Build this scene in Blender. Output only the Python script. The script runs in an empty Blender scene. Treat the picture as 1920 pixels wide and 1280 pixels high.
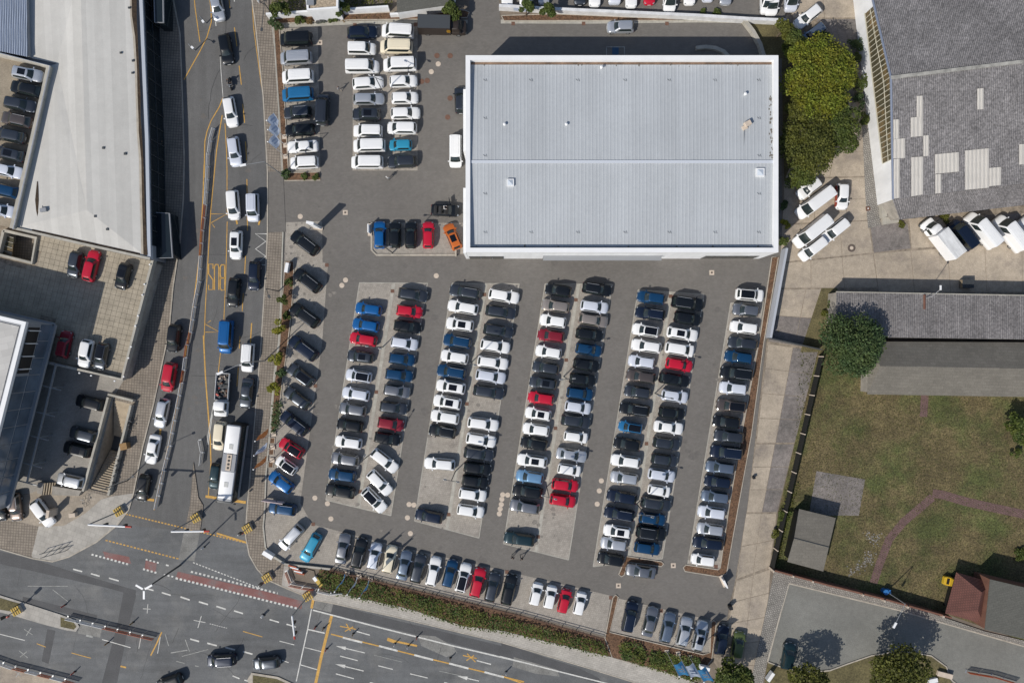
import bpy, bmesh, math, random
from mathutils import Vector, Matrix
from mathutils.geometry import tessellate_polygon
random.seed(7)
SC = bpy.context.scene
COL = SC.collection
# ---------------------------------------------------------------- camera, sky, sun, exposure
CAMH = 110.0                     # drone height, looking straight down
PPM = 12.0                       # photograph pixels (1920 wide) per metre on the ground
cam = bpy.data.cameras.new('camera'); camo = bpy.data.objects.new('camera', cam); COL.objects.link(camo)
camo.location = (0, 0, CAMH); cam.sensor_fit = 'HORIZONTAL'; cam.sensor_width = 36.0
cam.lens = 36.0 * CAMH / (1920 / PPM); cam.clip_end = 2000; SC.camera = camo
SUN_EL, SUN_AZ = 42.0, 226.0
wd = bpy.data.worlds.new('World'); SC.world = wd; wd.use_nodes = True
nt = wd.node_tree; nt.nodes.clear()
sky = nt.nodes.new('ShaderNodeTexSky'); sky.sky_type = 'NISHITA'; sky.sun_disc = False
sky.sun_elevation = math.radians(SUN_EL); sky.sun_rotation = math.radians(SUN_AZ)
bg = nt.nodes.new('ShaderNodeBackground'); bg.inputs[1].default_value = 0.098
wo = nt.nodes.new('ShaderNodeOutputWorld'); nt.links.new(sky.outputs[0], bg.inputs[0]); nt.links.new(bg.outputs[0], wo.inputs[0])
sl = bpy.data.lights.new('sun', 'SUN'); sl.energy = 3.95; sl.angle = math.radians(0.5); sl.color = (1.0, 0.95, 0.87)
so = bpy.data.objects.new('sun', sl); COL.objects.link(so); so.location = (-60, -60, 80)
_a = math.radians(SUN_AZ); _e = math.radians(SUN_EL)
sdir = Vector((math.sin(_a) * math.cos(_e), math.cos(_a) * math.cos(_e), math.sin(_e)))
so.rotation_euler = sdir.to_track_quat('Z', 'Y').to_euler()
SC.view_settings.view_transform = 'Standard'; SC.view_settings.look = 'None'
SC.view_settings.exposure = 0.0; SC.view_settings.gamma = 1.0; SC.view_settings.use_curve_mapping = False

# ---------------------------------------------------------------- coordinates
REG = {a + str(i + 1): (x, y) for a, y in (('T', 0), ('M', 310), ('L', 630), ('B', 947)) for i, x in enumerate((0, 480, 940, 1420))}
def zp(r, pts):                  # survey points read off an enlarged part of the photograph -> photo pixels
    ox, oy = REG[r]
    return [(ox + x / 3.84, oy + y / 3.84) for x, y in pts]
def W(px, py, z=0.0):            # photo pixel of a point known to be at height z -> its place in metres
    s = (CAMH - z) / CAMH / PPM
    return Vector(((px - 960) * s, (640 - py) * s, z))
def WL(pts, z=0.0): return [W(x, y, z) for x, y in pts]

# ---------------------------------------------------------------- materials
MATS = {}
def mat(name, col, rough=0.8, metal=0.0, coat=0.0, layers=(), bump=0.0, bscale=20.0, spec=0.5, trans=0.0, col2=None, island=0.0):
    """layers: (kind, scale, lo, hi[, a, b]) multiply the base colour; kinds noise, brick, wave, grain"""
    if name in MATS: return MATS[name]
    m = bpy.data.materials.new(name); m.use_nodes = True
    n = m.node_tree.nodes; l = m.node_tree.links; p = n['Principled BSDF']
    p.inputs['Roughness'].default_value = rough; p.inputs['Metallic'].default_value = metal
    p.inputs['Coat Weight'].default_value = coat; p.inputs['Coat Roughness'].default_value = 0.05
    p.inputs['Specular IOR Level'].default_value = spec
    c4 = (*col, 1)
    p.inputs['Base Color'].default_value = c4
    m.diffuse_color = c4
    if layers or bump or col2 or island:
        tc = n.new('ShaderNodeTexCoord'); src = None
        rgb = n.new('ShaderNodeRGB'); rgb.outputs[0].default_value = c4; src = rgb.outputs[0]
        if col2:
            cc, sc, lo, hi = col2
            no = n.new('ShaderNodeTexNoise'); no.inputs['Scale'].default_value = sc; no.inputs['Detail'].default_value = 6
            no.inputs['Roughness'].default_value = 0.65
            l.new(tc.outputs['Object'], no.inputs['Vector'])
            mr = n.new('ShaderNodeMapRange'); mr.inputs[1].default_value = lo; mr.inputs[2].default_value = hi
            l.new(no.outputs[0], mr.inputs[0])
            mx = n.new('ShaderNodeMix'); mx.data_type = 'RGBA'; l.new(mr.outputs[0], mx.inputs[0])
            l.new(src, mx.inputs[6]); mx.inputs[7].default_value = (*cc, 1); src = mx.outputs[2]
        for la in layers:
            kind, sc, lo, hi = la[:4]
            if kind in ('noise', 'grain'):
                t = n.new('ShaderNodeTexNoise'); t.inputs['Scale'].default_value = sc
                t.inputs['Detail'].default_value = 5 if kind == 'noise' else 2
                t.inputs['Roughness'].default_value = 0.6
                l.new(tc.outputs['Object'], t.inputs['Vector'])
                mr = n.new('ShaderNodeMapRange'); mr.inputs[1].default_value = 0.3; mr.inputs[2].default_value = 0.7
                mr.inputs[3].default_value = lo; mr.inputs[4].default_value = hi
                l.new(t.outputs[0], mr.inputs[0]); val = mr.outputs[0]
            elif kind == 'streak':
                mp = n.new('ShaderNodeMapping'); mp.inputs['Scale'].default_value = la[4]
                mp.inputs['Rotation'].default_value = (0, 0, math.radians(la[5]))
                l.new(tc.outputs['Object'], mp.inputs['Vector'])
                t = n.new('ShaderNodeTexNoise'); t.inputs['Scale'].default_value = sc; t.inputs['Detail'].default_value = 4
                l.new(mp.outputs[0], t.inputs['Vector'])
                mr = n.new('ShaderNodeMapRange'); mr.inputs[1].default_value = 0.35; mr.inputs[2].default_value = 0.65
                mr.inputs[3].default_value = lo; mr.inputs[4].default_value = hi
                l.new(t.outputs[0], mr.inputs[0]); val = mr.outputs[0]
            elif kind == 'brick':
                mp = n.new('ShaderNodeMapping'); mp.inputs['Rotation'].default_value = (0, 0, math.radians(la[6]))
                l.new(tc.outputs['Object'], mp.inputs['Vector'])
                t = n.new('ShaderNodeTexBrick'); t.inputs['Scale'].default_value = 1.0
                t.inputs['Color1'].default_value = (hi, hi, hi, 1); t.inputs['Color2'].default_value = (hi * 0.86,) * 3 + (1,)
                t.inputs['Mortar'].default_value = (lo, lo, lo, 1); t.inputs['Mortar Size'].default_value = sc
                t.inputs['Brick Width'].default_value = la[4]; t.inputs['Row Height'].default_value = la[5]
                t.offset = la[7] if len(la) > 7 else 0.5
                l.new(mp.outputs[0], t.inputs['Vector']); val = t.outputs[0]
            elif kind == 'wave':  # light and dark colour stripes paint the shading of corrugated sheet
                mp = n.new('ShaderNodeMapping'); mp.inputs['Rotation'].default_value = (0, 0, math.radians(la[4]))
                l.new(tc.outputs['Object'], mp.inputs['Vector'])
                t = n.new('ShaderNodeTexWave'); t.inputs['Scale'].default_value = sc; t.inputs['Distortion'].default_value = 0.3
                l.new(mp.outputs[0], t.inputs['Vector'])
                mr = n.new('ShaderNodeMapRange'); mr.inputs[3].default_value = lo; mr.inputs[4].default_value = hi
                l.new(t.outputs[0], mr.inputs[0]); val = mr.outputs[0]
            mx = n.new('ShaderNodeMix'); mx.data_type = 'RGBA'; mx.blend_type = 'MULTIPLY'; mx.inputs[0].default_value = 1
            l.new(src, mx.inputs[6]); l.new(val, mx.inputs[7]); src = mx.outputs[2]
        if island:
            g = n.new('ShaderNodeNewGeometry'); mr = n.new('ShaderNodeMapRange')
            mr.inputs[3].default_value = 1 - island; mr.inputs[4].default_value = 1 + island
            l.new(g.outputs['Random Per Island'], mr.inputs[0])
            mx = n.new('ShaderNodeMix'); mx.data_type = 'RGBA'; mx.blend_type = 'MULTIPLY'; mx.inputs[0].default_value = 1
            l.new(src, mx.inputs[6]); l.new(mr.outputs[0], mx.inputs[7]); src = mx.outputs[2]
        l.new(src, p.inputs['Base Color'])
        if bump:
            t = n.new('ShaderNodeTexNoise'); t.inputs['Scale'].default_value = bscale; t.inputs['Detail'].default_value = 3
            l.new(tc.outputs['Object'], t.inputs['Vector'])
            b = n.new('ShaderNodeBump'); b.inputs['Strength'].default_value = bump; b.inputs['Distance'].default_value = 0.05
            l.new(t.outputs[0], b.inputs['Height']); l.new(b.outputs[0], p.inputs['Normal'])
        if trans:
            tr = n.new('ShaderNodeBsdfTranslucent'); ms = n.new('ShaderNodeMixShader'); ms.inputs[0].default_value = trans
            l.new(src, tr.inputs[0]); l.new(p.outputs[0], ms.inputs[1]); l.new(tr.outputs[0], ms.inputs[2])
            l.new(ms.outputs[0], n['Material Output'].inputs[0])
    MATS[name] = m
    return m
SPK = ('grain', 9.0, 0.8, 1.2)
M = dict(
 dirt=mat('dirt', (0.17, 0.14, 0.11), 0.95, layers=[('noise', 0.3, 0.75, 1.25), SPK]),
 road=mat('road asphalt', (0.115, 0.113, 0.110), 0.85, layers=[('noise', 0.09, 0.86, 1.14), ('streak', 1.0, 0.92, 1.08, (0.9, 0.06, 1), 6), ('noise', 1.2, 0.92, 1.08), ('grain', 7, 0.82, 1.18)], bump=0.15),
 avenue=mat('avenue asphalt', (0.118, 0.121, 0.123), 0.85, col2=((0.165, 0.163, 0.156), 0.16, 0.5, 0.72), layers=[('noise', 0.12, 0.8, 1.2), ('streak', 1.0, 0.9, 1.1, (0.06, 0.9, 1), 14), ('noise', 1.2, 0.9, 1.1), ('grain', 7, 0.82, 1.18)], bump=0.15),
 patch=mat('dark asphalt patch', (0.078, 0.078, 0.080), 0.85, layers=[('noise', 0.4, 0.85, 1.15), ('grain', 7, 0.82, 1.18)]),
 patchl=mat('pale worn asphalt', (0.22, 0.215, 0.20), 0.9, layers=[('noise', 0.5, 0.7, 1.15), ('grain', 5, 0.8, 1.2)]),
 park=mat('car park block paving', (0.158, 0.146, 0.132), 0.85, layers=[('noise', 0.1, 0.92, 1.08), ('noise', 0.9, 0.93, 1.07), ('brick', 0.02, 0.84, 1.05, 0.4, 0.2, 0), ('grain', 8, 0.88, 1.12)]),
 pavers=mat('beige parking pavers', (0.345, 0.312, 0.270), 0.9, col2=((0.25, 0.225, 0.195), 0.35, 0.55, 0.72), layers=[('noise', 0.25, 0.88, 1.10), ('noise', 1.6, 0.86, 1.12), ('brick', 0.03, 0.8, 1.05, 0.3, 0.3, 8.6), ('grain', 9, 0.85, 1.15)]),
 edging=mat('pale edging stone', (0.40, 0.38, 0.33), 0.9, layers=[('noise', 1.5, 0.85, 1.12), ('brick', 0.02, 0.75, 1.05, 1.0, 1.0, 0, 0)]),
 walkgrid=mat('brown pavement blocks', (0.245, 0.208, 0.168), 0.9, layers=[('brick', 0.045, 0.58, 1.08, 0.42, 0.42, 4, 0.0), ('noise', 0.4, 0.82, 1.15), ('noise', 3, 0.88, 1.12)]),
 walklight=mat('pale pavement blocks', (0.42, 0.39, 0.345), 0.9, layers=[('brick', 0.03, 0.78, 1.06, 0.6, 0.3, -14), ('noise', 0.4, 0.85, 1.12), ('noise', 4, 0.9, 1.1)]),
 plaza=mat('light plaza slabs', (0.40, 0.375, 0.335), 0.9, layers=[('brick', 0.03, 0.78, 1.04, 0.8, 0.8, 20), ('noise', 0.5, 0.82, 1.12)]),
 plazab=mat('tan plaza slabs', (0.345, 0.295, 0.235), 0.9, layers=[('brick', 0.03, 0.8, 1.04, 0.6, 0.6, -12), ('noise', 0.5, 0.82, 1.12)]),
 court=mat('court paving', (0.30, 0.28, 0.25), 0.9, layers=[('noise', 0.3, 0.85, 1.15), ('brick', 0.02, 0.86, 1.04, 0.4, 0.2, -12), SPK]),
 cobble=mat('grey cobble pavement', (0.30, 0.28, 0.25), 0.92, layers=[('brick', 0.09, 0.6, 1.15, 0.32, 0.32, -14), ('noise', 0.5, 0.85, 1.15), ('grain', 5, 0.7, 1.3)]),
 road2=mat('grey back road', (0.185, 0.183, 0.165), 0.88, layers=[('noise', 0.14, 0.85, 1.12), ('noise', 1.4, 0.92, 1.08), SPK]),
 concrete=mat('tan yard concrete', (0.415, 0.350, 0.272), 0.92, layers=[('noise', 0.12, 0.78, 1.12), ('noise', 1.2, 0.85, 1.1), ('grain', 6, 0.85, 1.15)], col2=((0.24, 0.205, 0.175), 0.22, 0.5, 0.75)),
 concreteg=mat('grey yard concrete', (0.205, 0.182, 0.168), 0.92, col2=((0.135, 0.125, 0.115), 0.35, 0.5, 0.68), layers=[('noise', 0.2, 0.75, 1.2), ('noise', 1.6, 0.8, 1.15), ('grain', 6, 0.8, 1.2)]),
 joint=mat('slab joint', (0.235, 0.195, 0.15), 0.95, layers=[('noise', 1.5, 0.6, 1.5)]),
 mulch=mat('bark mulch', (0.125, 0.070, 0.040), 0.95, layers=[('grain', 5, 0.45, 1.6), ('noise', 0.6, 0.8, 1.2)], bump=0.8, bscale=8),
 lawn=mat('dry lawn', (0.118, 0.093, 0.043), 0.95, layers=[('noise', 0.16, 0.72, 1.22), ('noise', 0.6, 0.75, 1.25), ('noise', 1.7, 0.8, 1.22), ('grain', 4, 0.45, 1.6)], col2=((0.074, 0.084, 0.026), 0.13, 0.46, 0.62), bump=0.6, bscale=6),  # lawn base darkened to carry the cloud shade lying over it
 grassy=mat('rough grass', (0.115, 0.098, 0.045), 0.95, layers=[('noise', 0.5, 0.7, 1.3), ('grain', 5, 0.6, 1.4)]),
 redpath=mat('reddish brick path', (0.148, 0.090, 0.082), 0.92, layers=[('brick', 0.04, 0.72, 1.12, 0.3, 0.3, 30), ('noise', 0.8, 0.8, 1.2)]),
 redlane=mat('red cycle lane', (0.225, 0.105, 0.095), 0.88, col2=((0.15, 0.125, 0.12), 0.5, 0.5, 0.68), layers=[('noise', 0.5, 0.75, 1.2), ('grain', 7, 0.85, 1.15)]),
 wpaint=mat('white road paint', (0.62, 0.61, 0.57), 0.75, layers=[('noise', 1.6, 0.72, 1.15), ('grain', 8, 0.8, 1.15)]),
 wfaint=mat('worn white paint', (0.33, 0.33, 0.31), 0.8, layers=[('noise', 1.6, 0.6, 1.3)]),
 ypaint=mat('yellow road tape', (0.56, 0.32, 0.07), 0.75, layers=[('noise', 1.6, 0.75, 1.15), ('grain', 8, 0.8, 1.15)]),
 kerb=mat('kerb stone', (0.43, 0.385, 0.32), 0.9, layers=[('noise', 1.2, 0.8, 1.15), ('brick', 0.02, 0.7, 1.04, 1.0, 9, 0)]),
 metalroof=mat('silver grey metal roofing', (0.425, 0.445, 0.462), 0.6, 0.0, layers=[('streak', 0.6, 0.95, 1.04, (1.0, 0.05, 1), 0), ('noise', 0.07, 0.93, 1.06), ('noise', 1.5, 0.97, 1.03), ('grain', 9, 0.95, 1.05)], spec=0.4),
 whitemetal=mat('white painted metal', (0.80, 0.80, 0.80), 0.5, layers=[('noise', 0.5, 0.95, 1.03)]),
 whitewall=mat('white render', (0.76, 0.765, 0.77), 0.8, layers=[('noise', 0.4, 0.92, 1.04), ('streak', 1, 0.93, 1.03, (1, 1, 0.1), 0)]),
 gutter=mat('rusty gutter lining', (0.16, 0.105, 0.07), 0.8, layers=[('noise', 0.8, 0.6, 1.5)]),
 membrane=mat('pale roof membrane', (0.545, 0.530, 0.495), 0.85, layers=[('noise', 0.1, 0.94, 1.05), ('noise', 0.9, 0.96, 1.04), ('brick', 0.018, 0.93, 1.02, 1.1, 60, -2, 0), ('streak', 0.5, 0.95, 1.04, (1, 0.04, 1), 0), ('grain', 9, 0.95, 1.05)]),
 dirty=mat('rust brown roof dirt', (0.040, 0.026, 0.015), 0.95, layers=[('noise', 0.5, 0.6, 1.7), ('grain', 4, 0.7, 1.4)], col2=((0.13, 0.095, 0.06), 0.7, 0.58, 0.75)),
 bluesheet=mat('blue grey sheet roof', (0.36, 0.41, 0.50), 0.55, layers=[('wave', 0.9, 0.72, 1.08, 5), ('noise', 0.3, 0.92, 1.06)]),
 fibre=mat('weathered fibre cement sheet', (0.195, 0.185, 0.185), 0.92, layers=[('wave', 1.3, 0.74, 1.12, 2), ('noise', 0.35, 0.82, 1.2), ('brick', 0.03, 0.86, 1.03, 1.0, 2.6, 0), ('grain', 3.2, 0.62, 1.4)], col2=((0.34, 0.31, 0.27), 2.6, 0.66, 0.74)),
 fibre2=mat('brown fibre cement sheet', (0.185, 0.173, 0.17), 0.92, layers=[('wave', 1.3, 0.75, 1.12, 2), ('noise', 0.35, 0.82, 1.2), ('brick', 0.03, 0.86, 1.03, 1.0, 3.4, 0), ('grain', 3.2, 0.65, 1.38)], col2=((0.34, 0.31, 0.27), 2.6, 0.66, 0.74)),
 newsheet=mat('pale replacement sheet', (0.53, 0.50, 0.455), 0.9, layers=[('wave', 1.3, 0.88, 1.04, 2), ('noise', 0.8, 0.93, 1.05)]),
 felt=mat('grey roofing felt', (0.155, 0.142, 0.120), 0.95, layers=[('brick', 0.03, 0.84, 1.05, 0.9, 0.45, 2), ('noise', 0.25, 0.88, 1.12), SPK]),
 redtile=mat('brown red roof tiles', (0.115, 0.045, 0.035), 0.85, layers=[('brick', 0.05, 0.65, 1.15, 0.3, 0.35, -14), ('noise', 0.8, 0.85, 1.2)]),
 redwall=mat('red brick wall', (0.165, 0.075, 0.05), 0.9, layers=[('noise', 1.0, 0.8, 1.2)]),
 slatefelt=mat('dark slate felt', (0.110, 0.108, 0.094), 0.95, layers=[('brick', 0.03, 0.8, 1.05, 0.8, 0.35, -14), SPK]),
 gravelroof=mat('gravel roof', (0.36, 0.29, 0.21), 0.95, layers=[('grain', 4, 0.6, 1.4)]),
 officeroof=mat('light roof slabs', (0.50, 0.485, 0.46), 0.85, layers=[('brick', 0.02, 0.82, 1.03, 2.2, 0.9, -14), ('noise', 0.4, 0.95, 1.05)]),
 greymetal=mat('grey cladding', (0.27, 0.28, 0.30), 0.6, layers=[('noise', 0.4, 0.92, 1.06)]),
 blueglass=mat('blue facade glass', (0.105, 0.135, 0.175), 0.15, spec=0.8, layers=[('noise', 0.2, 0.6, 1.5)]),
 darkglass=mat('dark glass', (0.012, 0.018, 0.022), 0.08, spec=0.6),
 glaze=mat('dusty shed glazing', (0.085, 0.075, 0.045), 0.3, col2=((0.19, 0.13, 0.06), 0.35, 0.48, 0.62), layers=[('noise', 0.8, 0.7, 1.3)]),
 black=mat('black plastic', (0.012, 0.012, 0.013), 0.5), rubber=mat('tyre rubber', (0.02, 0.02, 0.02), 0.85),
 rim=mat('alloy', (0.45, 0.46, 0.48), 0.3, 0.8), chrome=mat('satin aluminium', (0.62, 0.63, 0.65), 0.28, 0.6),
 carglass=mat('tinted car glass', (0.020, 0.028, 0.028), 0.09, spec=0.75), roofglass=mat('black roof glass', (0.006, 0.007, 0.010), 0.06, spec=0.5),
 lamp=mat('headlamp lens', (0.26, 0.28, 0.30), 0.12), redlamp=mat('tail lamp lens', (0.13, 0.006, 0.008), 0.2), plate=mat('number plate', (0.7, 0.7, 0.68), 0.5),
 steel=mat('galvanised steel', (0.36, 0.37, 0.38), 0.45, 0.5), darksteel=mat('dark painted steel', (0.055, 0.06, 0.065), 0.5),
 yellowblock=mat('yellow ballast block', (0.55, 0.38, 0.08), 0.8, layers=[('noise', 1.5, 0.75, 1.1)]), redpaint=mat('signal red paint', (0.42, 0.035, 0.02), 0.5),
 orangered=mat('barrier orange red', (0.40, 0.085, 0.03), 0.6, layers=[('noise', 1.5, 0.8, 1.2)]), barrierw=mat('barrier white', (0.70, 0.70, 0.70), 0.6, layers=[('noise', 1.0, 0.8, 1.1)]),
 tread=mat('stair concrete', (0.40, 0.33, 0.24), 0.9, layers=[('noise', 1.2, 0.8, 1.15)]),
 wallconc=mat('weathered concrete wall', (0.30, 0.275, 0.24), 0.92, layers=[('noise', 0.6, 0.75, 1.2), ('grain', 5, 0.9, 1.1)]),
 parapet=mat('tan parapet capping', (0.42, 0.395, 0.34), 0.85, layers=[('noise', 0.8, 0.85, 1.1), ('brick', 0.02, 0.75, 1.03, 1.2, 9, 0)]),
 tile=mat('tan terrace tile', (0.345, 0.30, 0.23), 0.9, layers=[('noise', 0.7, 0.82, 1.15), ('grain', 6, 0.9, 1.1)]),
 deck=mat('tan parking deck', (0.28, 0.235, 0.175), 0.92, layers=[('noise', 0.4, 0.8, 1.15), SPK]),
 iron=mat('cast iron', (0.11, 0.085, 0.07), 0.8, layers=[('grain', 8, 0.7, 1.3)]), rustiron=mat('rusty iron cover', (0.15, 0.08, 0.055), 0.85, layers=[('grain', 6, 0.7, 1.3)]),
 coverc=mat('pale concrete cover', (0.56, 0.47, 0.38), 0.9, layers=[('noise', 2, 0.85, 1.1)]),
 bark=mat('tree bark', (0.12, 0.09, 0.06), 0.95, layers=[('noise', 2, 0.7, 1.3)]),
 skin=mat('skin', (0.50, 0.32, 0.23), 0.6), hair=mat('dark hair', (0.03, 0.02, 0.015), 0.7), denim=mat('dark trousers', (0.03, 0.035, 0.05), 0.85), shirt=mat('grey shirt', (0.30, 0.29, 0.29), 0.85), shirtw=mat('white shirt', (0.72, 0.72, 0.72), 0.85), shirtd=mat('black jacket', (0.02, 0.02, 0.024), 0.8),
 flagblue=mat('blue flag cloth', (0.09, 0.33, 0.62), 0.8, trans=0.4, layers=[('noise', 1, 0.85, 1.15)]), flagpale=mat('pale blue flag cloth', (0.58, 0.65, 0.78), 0.8, trans=0.45, layers=[('noise', 1, 0.9, 1.08)]), flagorange=mat('orange flag cloth', (0.78, 0.27, 0.07), 0.8, trans=0.45), flagprint=mat('flag print', (0.33, 0.42, 0.60), 0.8), flagwhite=mat('white flag print', (0.7, 0.72, 0.75), 0.8),
 bench=mat('bench brown', (0.16, 0.09, 0.06), 0.8), yellowtoy=mat('yellow plastic', (0.62, 0.40, 0.03), 0.45), wood=mat('tan timber', (0.30, 0.18, 0.075), 0.85, layers=[('noise', 1.5, 0.8, 1.15)]), gold=mat('gold emblem', (0.55, 0.30, 0.03), 0.5), pallet=mat('pale timber', (0.42, 0.32, 0.20), 0.9), bluebox=mat('blue plastic', (0.03, 0.16, 0.42), 0.5),
)
def leafmat(name, c, c2, sc=0.5):
    return mat(name, c, 0.65, col2=(c2, sc, 0.4, 0.6), island=0.45, trans=0.3, spec=0.3)
LEAF = dict(
 lime=leafmat('lime green leaves', (0.145, 0.180, 0.020), (0.185, 0.180, 0.020)), olive=leafmat('olive leaves', (0.125, 0.130, 0.024), (0.082, 0.092, 0.020)),
 mid=leafmat('green leaves', (0.070, 0.100, 0.024), (0.100, 0.118, 0.022)), dark=leafmat('deep green leaves', (0.056, 0.096, 0.036), (0.080, 0.112, 0.036)),
 hedge=leafmat('hedge leaves', (0.066, 0.105, 0.024), (0.115, 0.135, 0.026)), yellow=leafmat('yellow green leaves', (0.26, 0.235, 0.022), (0.17, 0.19, 0.02)),
 dry=leafmat('dry brown leaves', (0.20, 0.13, 0.05), (0.15, 0.10, 0.05)), lav=leafmat('lavender leaves', (0.15, 0.14, 0.15), (0.11, 0.13, 0.09)), grass=leafmat('grass blades', (0.145, 0.13, 0.05), (0.10, 0.115, 0.03), 0.15))

# ---------------------------------------------------------------- mesh helpers
class MB:
    def __init__(s): s.v = []; s.f = []; s.m = []
    def face(s, pts, m=0):
        b = len(s.v); s.v += [tuple(p) for p in pts]; s.f.append(tuple(range(b, b + len(pts)))); s.m.append(m)
    def idx(s, verts, faces, m=0):
        b = len(s.v); s.v += [tuple(p) for p in verts]; s.f += [tuple(i + b for i in f) for f in faces]; s.m += [m] * len(faces)
    def box(s, c, d, rz=0.0, m=0, rx=0.0, ry=0.0):
        R = Matrix.Rotation(rz, 3, 'Z') @ Matrix.Rotation(ry, 3, 'Y') @ Matrix.Rotation(rx, 3, 'X')
        vs = [Vector(c) + R @ Vector((x * d[0] / 2, y * d[1] / 2, z * d[2] / 2)) for x in (-1, 1) for y in (-1, 1) for z in (-1, 1)]
        s.idx(vs, [(0, 1, 3, 2), (4, 6, 7, 5), (0, 4, 5, 1), (2, 3, 7, 6), (0, 2, 6, 4), (1, 5, 7, 3)], m)
    def prism(s, poly, z0, z1, m=0, top=None, bottom=False):
        """poly: ground points (x, y), any order; walls z0..z1 and a cap"""
        P = [(p[0], p[1]) for p in poly]
        ar = sum(P[i][0] * P[(i + 1) % len(P)][1] - P[(i + 1) % len(P)][0] * P[i][1] for i in range(len(P)))
        if ar < 0: P.reverse()
        n = len(P); tm = m if top is None else top
        tri = tessellate_polygon([[Vector((x, y, 0)) for x, y in P]])
        b = len(s.v); s.v += [(x, y, z1) for x, y in P]
        for t in tri:
            a = P[t[0]]; c = P[t[1]]; d = P[t[2]]
            cr = (c[0] - a[0]) * (d[1] - a[1]) - (c[1] - a[1]) * (d[0] - a[0])
            t = t if cr > 0 else (t[0], t[2], t[1])
            s.f.append(tuple(i + b for i in t)); s.m.append(tm)
        if z0 is not None:
            s.v += [(x, y, z0) for x, y in P]
            for i in range(n):
                j = (i + 1) % n; s.f.append((b + n + i, b + n + j, b + j, b + i)); s.m.append(m)
    def tube(s, a, b, r, n=6, m=0, r2=None):
        a = Vector(a); b = Vector(b); d = b - a
        if d.length < 1e-6: return
        q = d.to_track_quat('Z', 'Y'); r2 = r if r2 is None else r2; base = len(s.v)
        for p, rr in ((a, r), (b, r2)):
            for i in range(n):
                t = 2 * math.pi * i / n; s.v.append(tuple(p + q @ Vector((rr * math.cos(t), rr * math.sin(t), 0))))
        for i in range(n):
            j = (i + 1) % n; s.f.append((base + i, base + j, base + n + j, base + n + i)); s.m.append(m)
        s.f.append(tuple(base + n + i for i in range(n))); s.m.append(m)
        s.f.append(tuple(base + n - 1 - i for i in range(n))); s.m.append(m)
    def disc(s, c, r, z0, z1, n=14, m=0):
        s.tube((c[0], c[1], z0), (c[0], c[1], z1), r, n, m)
    def ribbon(s, pts, w, z, m=0):
        P = [Vector((p[0], p[1])) for p in pts]; L = []; Rr = []
        for i, p in enumerate(P):
            d = (P[min(i + 1, len(P) - 1)] - P[max(i - 1, 0)])
            if d.length < 1e-6: d = Vector((1, 0))
            d.normalize(); nn = Vector((-d.y, d.x)) * w / 2; L.append(p + nn); Rr.append(p - nn)
        for i in range(len(P) - 1):
            s.face([(Rr[i].x, Rr[i].y, z), (Rr[i + 1].x, Rr[i + 1].y, z), (L[i + 1].x, L[i + 1].y, z), (L[i].x, L[i].y, z)], m)
    def wall(s, pts, w, z0, z1, m=0, top=None):
        """a wall of thickness w along ground points"""
        P = [Vector((p[0], p[1])) for p in pts]; L = []; Rr = []
        for i, p in enumerate(P):
            d = (P[min(i + 1, len(P) - 1)] - P[max(i - 1, 0)]).normalized()
            nn = Vector((-d.y, d.x)) * w / 2; L.append(p + nn); Rr.append(p - nn)
        tm = m if top is None else top
        for i in range(len(P) - 1):
            a, b, c, d = Rr[i], Rr[i + 1], L[i + 1], L[i]
            s.face([(q.x, q.y, z1) for q in (a, b, c, d)], tm)
            s.face([(a.x, a.y, z0), (b.x, b.y, z0), (b.x, b.y, z1), (a.x, a.y, z1)], m)
            s.face([(c.x, c.y, z0), (d.x, d.y, z0), (d.x, d.y, z1), (c.x, c.y, z1)], m)
        for i, fl in ((0, 1), (len(P) - 1, 0)):
            a, d = Rr[i], L[i]
            s.face([(d.x, d.y, z0), (a.x, a.y, z0), (a.x, a.y, z1), (d.x, d.y, z1)] if fl else [(a.x, a.y, z0), (d.x, d.y, z0), (d.x, d.y, z1), (a.x, a.y, z1)], m)
    def mesh(s, name, mats, smooth=None):
        me = bpy.data.meshes.new(name); me.from_pydata(s.v, [], s.f)
        for q in (mats if isinstance(mats, (list, tuple)) else [mats]): me.materials.append(q)
        me.polygons.foreach_set('material_index', s.m)
        if smooth is not None:
            me.polygons.foreach_set('use_smooth', [True] * len(s.f)); me.set_sharp_from_angle(angle=math.radians(smooth))
        me.update(); return me
    def build(s, name, mats, parent=None, smooth=None, kind=None, label=None, cat=None, group=None):
        o = bpy.data.objects.new(name, s.mesh(name, mats, smooth)); COL.objects.link(o)
        if parent is not None:
            o.parent = parent; o.location = (-parent.location.x, -parent.location.y, -parent.location.z)
        tag(o, label, cat, group, kind); return o
def tag(o, label=None, cat=None, group=None, kind=None):
    for k, v in (('label', label), ('category', cat), ('group', group), ('kind', kind)):
        if v: o[k] = v
    return o
def empty(name, loc, rz=0.0, label=None, cat=None, group=None, kind=None):
    o = bpy.data.objects.new(name, None); COL.objects.link(o); o.location = loc; o.rotation_euler = (0, 0, rz)
    o.empty_display_size = 0.3
    return tag(o, label, cat, group, kind)
def add(name, me, parent, loc=(0, 0, 0), rz=0.0):
    o = bpy.data.objects.new(name, me); COL.objects.link(o); o.parent = parent; o.location = loc; o.rotation_euler = (0, 0, rz); return o
def sheet(name, px, z, m, z0=None, kind='structure', **k):
    b = MB(); b.prism(WL(px), z0, z); return b.build(name, m, kind=kind, **k)
ONES = 'first second third fourth fifth sixth seventh eighth ninth tenth eleventh twelfth thirteenth fourteenth fifteenth sixteenth seventeenth eighteenth nineteenth twentieth'.split()
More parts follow.
